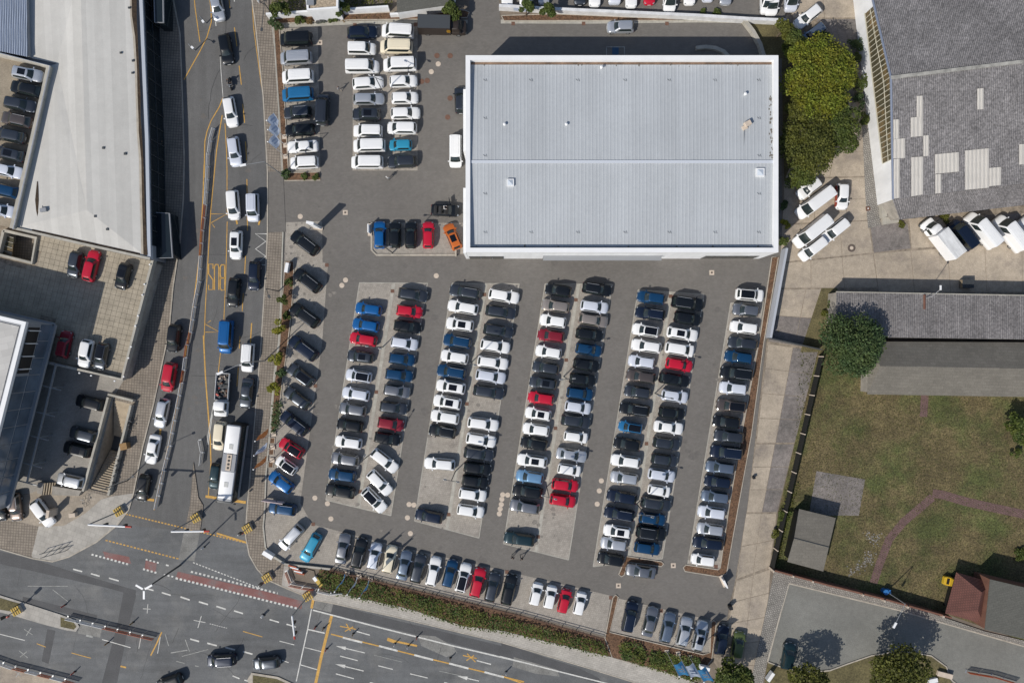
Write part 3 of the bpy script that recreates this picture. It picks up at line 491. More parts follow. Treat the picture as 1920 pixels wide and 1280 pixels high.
# tar seams and cracks wandering over the roadways
rc = random.Random(31); sm = MB()
for i in range(46):
    x, y = (rc.uniform(20, 1050), rc.uniform(1075, 1275)) if i < 26 else (rc.uniform(340, 480), rc.uniform(20, 900)) 
    if i < 26 and y < 1085 + (x - 500) * .24: continue
    a = rc.choice([-.25, 1.3]) + rc.gauss(0, .2) if i < 26 else rc.choice([1.5, 0.05]) + rc.gauss(0, .1); p = W(x, y); pts = [p]
    for _ in range(rc.randint(3, 9)): a += rc.gauss(0, .16); p = p + Vector((math.cos(a), math.sin(a), 0)) * rc.uniform(.5, 1.3); pts.append(p)
    sm.ribbon(pts, rc.uniform(.03, .07), 0.0125 + i * .00003)
sm.build('asphalt_seams', mat('tar seam', (0.045, 0.045, 0.046), .7), kind='structure')

# oil drips in the bays and worn patches in the lanes
ro = random.Random(17); os_ = MB()
def blot(px, py, rad, z):
    w = W(px, py); n = 9; ph = ro.random() * 6; os_.prism([(w.x + rad * ro.uniform(.55, 1.15) * math.cos(ph + i * 6.283 / n), w.y + rad * ro.uniform(.4, .95) * math.sin(ph + i * 6.283 / n)) for i in range(n)], None, z)
for i in range(150):
    q = ro.choice(BLK[3:9]); u, v = ro.random(), ro.random(); a_, b_, c_, d_ = q[0], q[1], q[len(q) // 2], q[-1]
    x = (a_[0] * (1 - u) + b_[0] * u) * (1 - v) + (d_[0] * (1 - u) + c_[0] * u) * v; y = (a_[1] * (1 - u) + b_[1] * u) * (1 - v) + (d_[1] * (1 - u) + c_[1] * u) * v
    blot(x, y, ro.uniform(.12, .5), 0.0275 + i * .00004)
os_.build('oil_stains', mat('oil stain', (0.20, 0.182, 0.16), .8, layers=[('noise', 2.5, .75, 1.3)]), kind='structure')
os_ = MB()
for i in range(70): blot(ro.uniform(560, 1360), ro.uniform(340, 1110), ro.uniform(.2, .9), 0.0125 + i * .00004)
for i in range(40): blot(ro.uniform(345, 480), ro.uniform(20, 940), ro.uniform(.15, .6), 0.0128 + i * .00004)
os_.build('lane_stains', mat('lane stain', (0.128, 0.118, 0.108), .8, layers=[('noise', 2.5, .85, 1.15)]), kind='structure')
# ---------------------------------------------------------------- showroom hall in the middle
def P3(p, z): return (p[0], p[1], z)
def lerp2(a, b, t): return Vector(a).lerp(Vector(b), t)
hx0, hx1, hy0, hy1 = W(873, 0, 8).x, W(1459.5, 0, 8).x, W(0, 473, 8).y, W(0, 104, 8).y
hall = empty('showroom_hall', ((hx0 + hx1) / 2, (hy0 + hy1) / 2, 0), label='large showroom hall with ribbed silver grey roof and broad white parapet', cat='hall')
b = MB(); pw = 0.66
for x0, x1, y0, y1 in ((hx0, hx1, hy1 - pw, hy1), (hx0, hx1, hy0, hy0 + pw), (hx0, hx0 + pw, hy0 + pw, hy1 - pw), (hx1 - pw, hx1, hy0 + pw, hy1 - pw)):
    b.prism([(x0, y0), (x1, y0), (x1, y1), (x0, y1)], 7.0, 8.0)
b.build('parapet', M['whitemetal'], hall)
b = MB(); i_ = 0.02
b.prism([(hx0 + i_, hy0 + i_), (hx1 - i_, hy0 + i_), (hx1 - i_, hy1 - i_), (hx0 + i_, hy1 - i_)], 0.0, 7.02); b.build('wall', M['whitewall'], hall)
rx0, rx1, ry0, ry1 = hx0 + pw, hx1 - pw, hy0 + pw, hy1 - pw
ryr = W(0, 303, 7.8).y
b = MB(); b.prism([(rx0, ry1 - .42), (rx1, ry1 - .42), (rx1, ry1), (rx0, ry1)], None, 7.16); b.build('gutter', M['gutter'], hall)
b = MB(); b.prism([(rx0, ry0), (rx1, ry0), (rx1, ry0 + .25), (rx0, ry0 + .25)], None, 7.10); b.build('gutter', M['black'], hall)
b = MB(); nrib = 84
def ribrow(ya, za, yb, zb):
    prev = None; w = (rx1 - rx0) / nrib
    for i in range(nrib):
        x = rx0 + i * w
        for dx, dz in ((0, 0), (w * .62, 0), (w * .72, .018), (w * .90, .018), (w, 0)):
            cur = ((x + dx, ya, za + dz), (x + dx, yb, zb + dz))
            if prev and cur[0][0] > prev[0][0] + 1e-5: b.face([prev[0], cur[0], cur[1], prev[1]])
            prev = cur
ribrow(ry0 + .22, 7.22, ryr, 7.62); ribrow(ryr, 7.62, ry1 - .40, 7.22)
b.build('roof', M['metalroof'], hall)
b = MB(); b.box(((rx0 + rx1) / 2, ryr, 7.70), (rx1 - rx0, .42, .08)); b.build('ridge_cap', M['whitemetal'] if 0 else mat('light ridge sheet', (0.55, 0.58, 0.63), 0.5), hall)
for px, py, s in ((957, 342, .9), (1426, 323, 1.05)):
    p = W(px, py, 7.9); f = MB(); f.box((p.x, p.y, 7.62), (s * 1.15, s * 1.15, .5)); fo = f.build('rooflight', M['whitemetal'], hall)
    g = MB()
    g.idx([(p.x - s * .42, p.y - s * .42, 7.875), (p.x + s * .42, p.y - s * .42, 7.875), (p.x + s * .42, p.y + s * .42, 7.875), (p.x - s * .42, p.y + s * .42, 7.875), (p.x, p.y, 8.05)], [(0, 1, 4), (1, 2, 4), (2, 3, 4), (3, 0, 4)])
    go = g.build('dome', mat('rooflight acrylic', (0.55, 0.6, 0.66), 0.12), hall); go.parent = fo; go.location = (0, 0, 0)
for px, py in ((1062, 233), (946, 233), (1128, 126), (1398, 176)):
    p = W(px, py, 7.8); v = MB(); v.tube((p.x, p.y, 7.3), (p.x, p.y, 7.85), .13, 8); v.tube((p.x, p.y, 7.85), (p.x, p.y, 7.98), .24, 10, r2=.12); v.build('vent_pipe', M['whitemetal'], hall)
p = W(1402, 232, 7.9); v = MB(); v.box((p.x, p.y, 7.8), (.9, .7, .7), .5); v.box((p.x - .35, p.y - .5, 7.6), (.7, .6, .3), .5); v.build('exhaust_unit', M['coverc'], hall)
v = MB(); v.tube((p.x - .4, p.y - .8, 7.62), (p.x - .45, p.y - 3.2, 7.5), .05); v.tube((p.x - .45, p.y - 3.2, 7.5), (p.x + .4, p.y - 2.6, 7.5), .04); v.tube((p.x - .7, p.y - 3.6, 7.5), (p.x, p.y - 3.3, 7.5), .04); v.build('conduit', M['steel'], hall)
mo_ = MB(); rm = random.Random(8)
for i in range(60):
    px_, py_ = (1446 + rm.gauss(0, 1.5), rm.uniform(170, 300)) if i < 38 else (rm.uniform(880, 1450), rm.choice([121, 463]) + rm.gauss(0, 2))
    p = W(px_, py_, 7.5); z = 7.65 - abs(p.y - ryr) * .0285; k = rm.uniform(.04, .16); mo_.prism([(p.x + k * math.cos(a) * rm.uniform(.5, 1.2), p.y + 1.6 * k * math.sin(a) * rm.uniform(.5, 1.2)) for a in (0, 1, 2.1, 3.1, 4.2, 5.3)], z - .1, z + .012)
mo_.build('moss', mat('dark roof moss', (0.13, 0.115, 0.095), .95), hall).__setitem__('kind', 'stuff')
cr = MB()
for px in (910, 996, 1084, 1173, 1256, 1342, 1424):
    for py in (149, 221, 292, 363, 435):
        if (py in (221, 292)) and 950 < px < 1400: continue
        if py == 363 and 950 < px < 1400: continue
        p = W(px, py, 7.6); z = 7.66 - abs(p.y - ryr) * .029
        for a in (.7, 1.2): cr.box((p.x + (a - .95) * .6, p.y, z + .03), (.42, .035, .02), -a)
cr.build('anchor_bracket', M['darksteel'], hall).__setitem__('kind', 'stuff')
b = MB(); ys = hy0 - .03
for px0, px1, z0, z1 in ((1018, 1238, .5, 3.4), (1318, 1418, .5, 3.6), (880, 945, .3, 3.0)):
    x0, x1 = W(px0, 0, 2).x, W(px1, 0, 2).x; n = max(3, int((x1 - x0) / 1.6))
    for i in range(n):
        g = MB(); xa = x0 + (x1 - x0) * i / n; xb = x0 + (x1 - x0) * (i + 1) / n - .08
        g.box(((xa + xb) / 2, ys, (z0 + z1) / 2), (xb - xa, .06, z1 - z0)); g.build('shop_window', M['darkglass'], hall)
b = MB(); b.box((W(1128, 0, 3).x, hy0 - .35, 3.75), (W(1238, 0, 3).x - W(1018, 0, 3).x, .7, .3)); b.build('canopy', M['steel'], hall)
for yy, ll in ((230, 9.0), (416, 9.5)): b = MB(); b.box((hx0 - .2, W(0, yy, 6).y, 3.6), (.4, ll, 7.2)); b.build('wall_pier', M['whitewall'], hall)
# loading ramp walls north of the hall
for q, h, w in (([(1304, 92), (1322, 90), (1340, 92), (1356, 99), (1366, 110)], .5, .55), ([(1392, 41), (1409, 63), (1422, 86), (1430, 112)], .9, .55)):
    b = MB(); b.wall(WL(q), w, 0, h)
    b.build('ramp_wall', M['parapet'], label='curved pale ramp wall in the shade behind the hall' if h < .6 else 'curved pale retaining wall curling round the hall corner', cat='wall')
b = MB(); p = W(1154, 98, .02)
for dx in (-1.4, 1.4): b.box((p.x + dx, p.y, .03), (.12, 1.6, .04))
b.box((p.x, p.y + .8, .03), (2.9, .12, .04)); b.box((p.x, p.y, .025), (1.0, 1.5, .03), m=1); b.build('bay_marking', [M['wfaint'], mat('blue bay paint', (0.03, 0.085, 0.16), .8)], kind='structure')
# ---------------------------------------------------------------- left: pale roof, parking deck, terrace, office
ZR = 4.6
wb = empty('flat_roofed_building', W(170, 240, 0), label='long building with pale membrane roof and dark glazed street front', cat='building')
b = MB(); OUT = [(262, -60), (268, 0), (279, 260), (283, 487)]
foot = WL([(46, -60)] + OUT + [(22, 429), (88, 124), (46, 108)], ZR)
b.prism(foot, 0.0, ZR - .30); b.build('wall', M['greymetal'], wb)
Q = lambda px, py, z=ZR: W(px, py, z)
a_, b_, c_, d_, e_, f_, g_ = Q(47, -60), Q(51, 108), Q(107, 119), Q(90, 126), Q(26, 427), Q(276, 483), Q(254, -60)
r0, r1 = Q(150, -60, ZR + .75), Q(163, 394, ZR + .75)
b = MB()
for t in ((r0, a_, b_), (r0, b_, c_), (r0, c_, r1), (c_, d_, r1), (d_, e_, r1), (e_, f_, r1), (r1, f_, g_, r0)): b.face(t)
b.build('roof', M['membrane'], wb)
b = MB(); b.wall([Q(x, y, ZR + .15) for x, y in [(259, -60), (264, 0), (275, 260), (279.5, 486)]], .5, ZR - .6, ZR + .15); b.build('edge_flashing', mat('edge sheet', (0.42, 0.45, 0.50), 0.5), wb)
b = MB(); b.wall([Q(x, y, ZR + .3) for x, y in [(24, 427), (150, 456), (281, 485)]], .38, ZR - .6, ZR + .3); b.build('parapet', M['parapet'], wb)
def stain(px, m=M['dirty'], z=ZR + .02): 
    bb_ = MB(); L = [Q(x, y, z) for x, y, w in px]
    for i in range(len(px) - 1):
        w0, w1 = px[i][2] / 25.4, px[i + 1][2] / 25.4
        bb_.face([L[i] + Vector((-w0, 0, .03)), L[i + 1] + Vector((-w1, 0, .03)), L[i + 1] + Vector((w1, 0, .03)), L[i] + Vector((w0, 0, .03))])
    return bb_
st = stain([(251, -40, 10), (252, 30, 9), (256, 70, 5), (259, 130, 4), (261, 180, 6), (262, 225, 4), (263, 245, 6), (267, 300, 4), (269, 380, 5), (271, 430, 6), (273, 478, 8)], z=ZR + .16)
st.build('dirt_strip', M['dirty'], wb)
st = stain([(249.5, -40, 13), (250.5, 30, 13), (254, 70, 9), (257, 130, 8), (259, 180, 9), (260, 225, 8), (261, 245, 9), (265, 300, 8), (267, 380, 9), (269, 430, 10), (271, 476, 12)], z=ZR + .09); st.build('dirt_halo', mat('tan roof dirt', (0.40, 0.355, 0.29), .9, layers=[('noise', .8, .8, 1.15)]), wb)
st = stain([(70, 340, 1), (70, 355, 4), (69.5, 375, 7), (70, 395, 4), (72, 412, 1)], z=ZR + .2); st.build('damp_patch', M['dirty'], wb)
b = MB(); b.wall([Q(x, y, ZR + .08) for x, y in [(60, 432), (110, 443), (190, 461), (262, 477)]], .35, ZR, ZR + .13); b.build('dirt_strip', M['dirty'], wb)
for px, py, s in ((241, 14, .25), (226, 99, .25), (248, 113, .28), (247, 136, .25), (195, 278, .3), (234, 288, .32), (180.5, 406, .3), (202, 430, .3)):
    p = Q(px, py, ZR + .4); zz = ZR + .75 - abs(px - 157) * .0066; v = MB(); v.box((p.x, p.y, zz + .06), (s * 1.1, s * 1.1, .14)); v.build('roof_outlet', M['darksteel'], wb)
p = Q(83, 394, ZR + .4); v = MB(); v.box((p.x, p.y, ZR + .4), (.9, .55, .7), .15); v.tube((p.x - .4, p.y + .8, ZR + .2), (p.x - .2, p.y, ZR + .5), .05); v.build('roof_fan', M['greymetal'], wb)
# glazed front: mullions and panes along the street side
FP = [Vector((Q(x, y, ZR).x, Q(x, y, ZR).y)) for x, y in [(264, -40), (268, 0), (279, 260), (282.5, 460)]]
fr = MB()
for A0, A1, nb in ((FP[0], FP[1], 2), (FP[1], FP[2], 9), (FP[2], FP[3], 7)):
    dr = (A1 - A0).normalized(); nr = Vector((-dr.y, dr.x)); nr = nr if nr.x > 0 else -nr; L_ = (A1 - A0).length / nb; ang = math.atan2(dr.y, dr.x)
    pane = MB(); pane.box((0, 0, 0), (L_ - .14, .06, 1.95)); pme = pane.mesh('pane', M['darkglass'])
    for k in range(nb):
        c = A0 + dr * (k + .5) * L_ + nr * .05
        for z in (1.15, 3.25): add('pane', pme, wb, (c.x - wb.location.x, c.y - wb.location.y, z), ang)
        m0 = A0 + dr * k * L_ + nr * .09; fr.box((m0.x, m0.y, 2.2), (.1, .2, 4.4), ang)
    for z in (.1, 2.2, 4.32): m0 = A0.lerp(A1, .5) + nr * .085; fr.box((m0.x, m0.y, z), ((A1 - A0).length, .14, .1), ang)
fr.build('window_frame', M['darksteel'], wb)
for q, z, lab in (([(284, 398), (317, 400), (323, 483), (286, 484)], 3.0, None), ([(288, -30), (305, -30), (306, 42), (290, 42)], 3.2, None)):
    b = MB(); P_ = WL(q, z); b.prism(P_, 0, z - .02, 0); b.build('glass_porch', M['darkglass'], wb)
    b = MB(); b.wall(P_ + [P_[0]], .14, z - .3, z); b.build('porch_frame', M['greymetal'], wb)
# blue grey sheet roof in the corner
sh = empty('sheet_roofed_building', W(10, 40, 0), label='building corner under blue grey profiled sheet roof above the parking deck', cat='building')
b = MB(); q = WL([(-60, -60), (47, -60), (51, 104), (0, 94), (-60, 82)], 5.6)
b.prism(q, 0, 5.35); b.build('wall', M['greymetal'], sh)
b = MB(); n = 34; A = W(-60, 0, 5.6).x; Bx = W(50, 0, 5.6).x; yb0 = W(0, 84, 5.6).y; yb1 = W(0, 106, 5.6).y
for i in range(n):
    xa = A + (Bx - A) * i / n; w = (Bx - A) / n
    f = lambda x: yb0 + (yb1 - yb0) * (x - A) / (Bx - A)
    for dx0, dx1, z0, z1 in ((0, .4, 5.6, 5.6), (.4, .5, 5.6, 5.69), (.5, .9, 5.69, 5.69), (.9, 1, 5.69, 5.6)):
        x0, x1 = xa + w * dx0, xa + w * dx1
        b.face([(x0, f(x0), z0 - .2), (x1, f(x1), z1 - .2), (x1, 58, z1), (x0, 58, z0)])
b.build('roof', M['bluesheet'], sh)
# parking deck beside the pale roof
dk = empty('parking_deck', W(20, 260, 0), label='tan rooftop parking deck with pale parapet left of the pale membrane roof', cat='parking deck')
b = MB(); b.prism(WL([(-60, 90), (0, 104), (88, 125), (22, 427), (-60, 410)], ZR), 0.0, ZR - .01); b.build('floor', M['deck'], dk)
b = MB(); b.wall(WL([(-60, 88), (0, 102), (90, 124.5), (55, 280), (21, 428)], ZR + .85), .55, ZR - .5, ZR + .85); b.build('parapet', M['parapet'], dk)
b = MB(); b.wall(WL([(-60, 86), (0, 100), (93, 123.5), (58, 280), (24, 430)], ZR + 1), .1, ZR + .8, ZR + 1); b.build('railing', M['chrome'], dk)
# terrace with tiles
ZT = 2.4
te = empty('tiled_terrace', W(170, 580, 0), label='raised terrace of square tan tiles with a parapet above the street pavement', cat='terrace')
TER = [(-60, 408), (22, 428), (284, 487), (289, 494), (230, 709), (90, 678), (-60, 640)]
HOLE = [(6, 432), (67, 446), (59, 493), (-4, 477)]
hb = holed('terrace_slab', WL(TER, ZT), WL(HOLE, ZT), ZT - .03, M['joint']); hb.parent = te; hb.location = (-te.location.x, -te.location.y, 0); del hb['kind']
b = MB(); P_ = WL(TER, ZT)
for i in range(2, 5): b.wall([P_[i], P_[i + 1]], .3, 0, ZT - .04)
b.build('wall', M['wallconc'], te)
b = MB(); b.wall(WL([(286, 486), (228, 711), (90, 680)], ZT + .8), .38, ZT - .2, ZT + .8); b.build('parapet', M['parapet'], te)
b = MB(); hp = WL(HOLE, ZT + .5); b.wall(hp + [hp[0]], .45, 0.2, ZT + .5); b.build('light_well_wall', M['parapet'], te)
b = MB(); hp = WL([(3, 440), (26, 446), (22, 484), (-4, 477)], 2.1); b.prism(hp, 1.9, 2.1); b.build('light_well_glazing', M['glaze'], te)
fb = MB()
for t in (.0, .25, .5, .75, 1.0):
    p, q = lerp2(hp[0], hp[3], t), lerp2(hp[1], hp[2], t); fb.tube((p.x, p.y, 2.15), (q.x, q.y, 2.15), .05)
fb.build('glazing_bar', M['parapet'], te)
for i, (px, py) in enumerate(((281, 496), (271, 533), (267, 553), (259, 592), (254, 611), (246, 650), (241, 671), (232, 706), (149, 699), (171, 704), (215, 714))):
    p = W(px, py, ZT + .9); v = MB(); v.tube((p.x, p.y, ZT + .8), (p.x, p.y, ZT + 1), .12, 8); v.build('parapet_light', M['whitemetal'], te)
Tq = [W(*p, ZT) for p in ((75, 441), (283, 489), (228, 706), (20, 657))]
NU, NV = 22, 23; tl = []
off = [W(105, 600, ZT), W(40, 880, ZT)]
for j in range(NV):
    for i in range(-11, NU):
        P_ = lambda u, v: Tq[0].lerp(Tq[1], u).lerp(Tq[3].lerp(Tq[2], u), v)
        q = [P_(i / NU, j / NV), P_((i + 1) / NU, j / NV), P_((i + 1) / NU, (j + 1) / NV), P_(i / NU, (j + 1) / NV)]
        c = sum(q, Vector()) / 4
        if c.x < off[0].x - .1 and c.y < off[0].y + .4: continue
        ip = (c.x * 12 * 110 / (110 - ZT) + 960, 640 - c.y * 12 * 110 / (110 - ZT))
        if (ip[0] < 72 and ip[1] < 500) or ip[0] < -30: continue
        tl.append((-c.x, [p + (c - p).normalized() * .025 for p in q]))
tl.sort(key=lambda t: t[0])
rest = MB()
for k, (_, q) in enumerate(tl):
    if k < 300:
        t = MB(); t.prism(q, ZT - .03, ZT + rs.uniform(0, .012)); t.build('paving_tile', M['tile'], te)
    else: rest.prism(q, ZT - .03, ZT + rs.uniform(0, .012))
if rest.f: rest.build('tile_field', M['tile'], te).__setitem__('kind', 'stuff')
# office block
of = empty('office_block', W(30, 760, 0), label='tall grey office block with light slab roof and slanting blue glass front', cat='office building')
N_, S_ = W(45, 606, 10.5), W(14, 950, 4)
N_ = Vector((N_.x, N_.y)); S_ = Vector((S_.x, S_.y)); ax = (S_ - N_).normalized(); pr = Vector((ax.y, -ax.x)); pr = pr if pr.x < 0 else -pr
north = (Vector((W(-60, 582, 10.5).x, W(-60, 582, 10.5).y)) - N_).normalized()
b = MB(); blk = [N_, S_, S_ + pr * 26, N_ + north * 26]
b.prism(blk, 4.0, 10.35); b.prism([N_ + pr * 3.5 - ax * -.5, S_ + pr * 3.5, S_ + pr * 25, N_ + north * 25], 0.0, 3.98, 1); b.build('wall', [M['greymetal'], M['darkglass']], of)
b = MB(); b.prism([N_ + ax * .6 + pr * .6, S_ - ax * .5 + pr * .6, S_ + pr * 25, N_ + north * 25 + ax * .6], 10.36, 10.45); b.build('roof', M['officeroof'], of)
b = MB(); b.wall([N_ + north * 26, N_, S_], .75, 10.0, 10.55); b.build('roof_edge', M['whitemetal'], of)
Lw = (S_ - N_).length; n = 11; angw = math.atan2(ax.y, ax.x)
for k in range(n):
    c = N_ + ax * ((k + .5) * Lw / n) - pr * .03
    for z, h in ((5.6, 2.3), (8.2, 2.4)):
        if k < 3 and z > 8: 
            continue
        g = MB(); g.box((c.x, c.y, z), (Lw / n - .16, .08, h), angw); g.build('facade_pane', M['blueglass'], of)
b = MB(); c = N_ + ax * Lw * .14 + pr * .1
b.box((c.x - pr.x * .15, c.y - pr.y * .15, 8.2), (Lw * .24, .1, 2.3), angw); b.build('balcony_dark_panel', M['black'], of)  # flat black panel paints the shade of the balcony recess
b = MB()
for k in range(4): 
    c = N_ + ax * (1 + k * 1.9) - pr * .2; b.box((c.x, c.y, 8.2), (.1, .3, 2.4), angw)
b.build('balcony_rail', M['whitemetal'], of)
b = MB(); b.wall([N_ - pr * .2, S_ - pr * .2], .5, 3.85, 4.3); b.wall([N_ - pr * .2, N_ + north * 20], .5, 3.85, 4.3); b.build('floor_band', M['greymetal'], of)
b = MB(); E_ = [W(*p, 3.4) for p in ((105, 682), (84, 770), (50, 905))]
b.wall(E_, .22, 3.2, 3.45)
for t in (0, .2, .42, .62, .85, 1):
    p = lerp2(E_[0], E_[2], t); q = p + Vector((pr.x, pr.y, 0)) * 3.3; r_ = p - Vector((pr.x, pr.y, 0)) * 1.6
    b.tube((q.x, q.y, 3.3), (r_.x, r_.y, 3.3), .1); b.tube((p.x, p.y, 0), (p.x, p.y, 3.3), .12)
b.build('arcade_frame', M['steel'], of)
# stairwell down from the street
sw = empty('stairwell', W(210, 838, 0), label='sunken stairwell with pale steps descending from both ends beside the left pavement', cat='stairs')
Sq = WL(STAIR); SP = lambda u, v: Sq[0].lerp(Sq[1], u).lerp(Sq[3].lerp(Sq[2], u), v)
b = MB()
for (i, j) in ((0, 1), (1, 2), (2, 3), (3, 0)): b.wall([Sq[i], Sq[j]], .12, -3.2, 0.0)
b.build('shaft_wall', M['wallconc'], sw)
b = MB(); b.wall([Sq[1], Sq[2]], .34, 0, .95); b.wall([SP(-.10, -.02), SP(-.12, 1.02)], .34, 0, 1.0); b.wall([SP(-.14, -.05), SP(1.06, -.05)], .34, 0, 1.0); b.build('parapet', M['parapet'], sw)
b = MB(); b.prism([SP(0, 0), SP(1, 0), SP(1, 1), SP(0, 1)], None, -3.1); b.build('landing', M['darksteel'], sw)
def step(v0, v1, z):
    t = MB(); t.prism([SP(.06, v0), SP(.97, v0), SP(.97, v1), SP(.06, v1)], z - .35, z); t.build('step', M['tread'], sw)
for k in range(13): step(.005 + k * .032, .005 + (k + 1) * .032, -.02 - k * .2)
for k in range(17): step(1 - .005 - (k + 1) * .0235, 1 - .005 - k * .0235, -.05 - k * .165)
# small flight and low wall on the plaza
ps = empty('plaza_steps', W(92, 915, 0), label='short flight of four steps in a tan wall by the plaza', cat='steps')
for k in range(5):
    q = zp('L1', [(345 + k * 14, 1050), (352 + k * 14, 1050), (340 + k * 14, 1135), (333 + k * 14, 1135)]); t = MB(); t.prism(WL(q), 0, .25 + .14 * (4 - k)); t.build('step', M['tread'], ps)
b = MB(); b.prism(WL(zp('L1', [(400, 1070), (610, 1105), (590, 1140), (400, 1135)])), 0, .85); b.prism(WL(zp('L1', [(300, 1045), (340, 1050), (328, 1132), (290, 1120)])), 0, .85); b.build('wall', M['wallconc'], ps)
# ---------------------------------------------------------------- small buildings and white walls along the top
def simple_building(name, roofpx, h, roofm, wallm, label, cat='building', par=None, ph=.25):
    e = empty(name, WL(roofpx, h)[0] * Vector((1, 1, 0)) if 0 else Vector((WL(roofpx, h)[0].x, WL(roofpx, h)[0].y, 0)), label=label, cat=cat)
    P_ = WL(roofpx, h); b = MB(); b.prism(P_, 0, h - ph); b.build('wall', wallm, e)
    if par:
        b = MB(); b.wall(P_ + [P_[0]], .4, h - ph - .3, h); b.build('parapet', par, e)
    c = sum(P_, Vector()) / len(P_); b = MB(); k = .97 if par else 1.012
    b.prism([c + (p - c) * k for p in P_], h - ph - .05, h - ph + (.02 if par else .08)); b.build('roof', roofm, e)
    return e
gb = simple_building('gravel_roofed_building', [(571, -50), (633, -50), (632, 14), (577, 18)], 4.2, M['gravelroof'], M['whitewall'], 'small white building with gravel roof beside the top planted bed', par=M['whitemetal'])
b = MB(); p = W(582, 4, 4.2); b.box((p.x, p.y + .8, 4.1), (1.1, 2.6, .5)); b.build('roof_hatch', M['steel'], gb)
simple_building('grey_roofed_building', [(742, -50), (860, -50), (848, 7), (745, 22)], 2.6, M['slatefelt'], M['whitewall'], 'low building with dark grey roof and white front at the top edge')
def garden_wall(px, h, w, m, label, name='garden_wall', cat='wall'):
    b = MB(); b.wall(WL(px), w, 0, h); return b.build(name, m, label=label, cat=cat)
garden_wall([(505, 35), (600, 29), (640, 27), (731, 21)], 1.6, .3, M['whitewall'], 'white garden wall running behind the planted bed at the top')
garden_wall([(733, 32), (752, 31)], 1.0, .3, M['whitewall'], 'short low white wall piece between two white walls')
garden_wall([(936, 18), (1039, 24), (1305, 36), (1398, 42), (1468, 45)], 1.3, .45, M['barrierw'], 'long pale boundary wall between the car park lane and the north lot')
garden_wall([(1467, 468), (1437, 633)], 1.9, .35, mat('grey boundary wall', (0.40, 0.42, 0.46), 0.8), 'grey boundary wall along the bark strip and the tan yard')
garden_wall([(1438, 634), (1534, 655)], 1.6, .12, M['darksteel'], 'thin dark gate fence crossing the yard lane', 'gate_fence', 'gate')
garden_wall([(1392, 43), (1470, 46)], .5, .5, M['parapet'], 'low pale kerb wall at the bend of the lane') if 0 else None
# ---------------------------------------------------------------- right: big shed with fibre cement roof
sd = empty('storage_shed', W(1800, 200, 0), label='big gabled shed with weathered grey corrugated roof patched with pale sheets', cat='shed')
R0, S0 = W(1670, 146, 7.9), W(1674, 374, 4.75)
du = Vector((1, .122, 0)); E_l = 30
N0 = Vector((2 * R0.x - S0.x, 2 * R0.y - S0.y, 4.75))
b = MB(); NR = 60
def slope(p, q, len_, m=0, tw=0.0, n=110, amp=.05):
    for i in range(n):
        s0, s1 = len_ * i / n, len_ * (i + 1) / n; ds = (s1 - s0)
        for f0, f1, a0, a1 in ((0, .5, 0, amp), (.5, 1, amp, 0)):
            o0, o1 = du * (s0 + ds * f0) + Vector((0, 0, a0)), du * (s0 + ds * f1) + Vector((0, 0, a1))
            b.face([q + o0, q + o1, p + o1, p + o0], m)
slope(R0, S0, E_l); slope(N0, R0, E_l)
b.build('roof', M['fibre'], sd)
b = MB(); b.wall([R0, R0 + du * E_l], .5, 7.9, 8.02); b.build('ridge_cap', mat('lichen ridge', (0.33, 0.32, 0.29), 0.95, layers=[('noise', 1.2, .6, 1.3)]), sd)
Lt0, Lt1 = W(1687, 412, 3.6), W(1925, 384, 3.6)
b = MB(); Sp = S0 - Vector((0, 0, .12))
for i in range(90):
    for f0, f1, a0, a1 in ((0, .5, 0, .05), (.5, 1, .05, 0)):
        t0, t1 = (i + f0) / 90, (i + f1) / 90
        u0, u1 = Sp + du * E_l * t0, Sp + du * E_l * t1; l0, l1 = Lt0 + (Lt1 - Lt0) * 1.18 * t0, Lt0 + (Lt1 - Lt0) * 1.18 * t1
        z0, z1 = Vector((0, 0, a0)), Vector((0, 0, a1)); b.face([l0 + z0, l1 + z1, u1 + z1, u0 + z0])
b.build('porch_roof', M['fibre2'], sd)
b = MB(); inn = Vector((.15, .05, 0)); zd = lambda v, z: (v.x, v.y, z)
S_i, N_i, R_i = S0 + inn, N0 + inn, R0 + inn
b.face([zd(N_i, 0), zd(S_i, 0), zd(S_i, 4.7), zd(R_i, 7.85), zd(N_i, 4.7)])
e1 = S_i + du * E_l; b.face([zd(S_i, 0), zd(e1, 0), zd(e1, 4.6), zd(S_i, 4.6)])
b.build('wall', M['whitewall'], sd)
b = MB(); Lb0, Lb1 = Lt0 + Vector((.3, .4, 0)), Lt1 + Vector((.3, .4, 0)); b.face([zd(Lb0, 0), zd(Lb1, 0), zd(Lb1, 3.5), zd(Lb0, 3.5)]); b.face([zd(S_i, 0), zd(Lb0, 0), zd(Lb0, 3.5), zd(S_i, 4.4)]); b.build('porch_wall', M['wallconc'], sd)
b = MB(); b.wall([N0 + Vector((-.05, 0, 0)), R0 + Vector((-.05, 0, 0))], .2, 4.6, 4.6) if 0 else None
for p, q in ((N0, R0), (R0, S0)):
    b.idx([p + Vector((-.12, 0, -.05)), q + Vector((-.12, 0, -.05)), q + Vector((.12, 0, .12)), p + Vector((.12, 0, .12)), p + Vector((-.12, 0, .12)), q + Vector((-.12, 0, .12))], [(0, 1, 5, 4), (4, 5, 2, 3)])
b.build('verge_trim', mat('blue grey trim', (0.22, 0.25, 0.32), .5), sd)
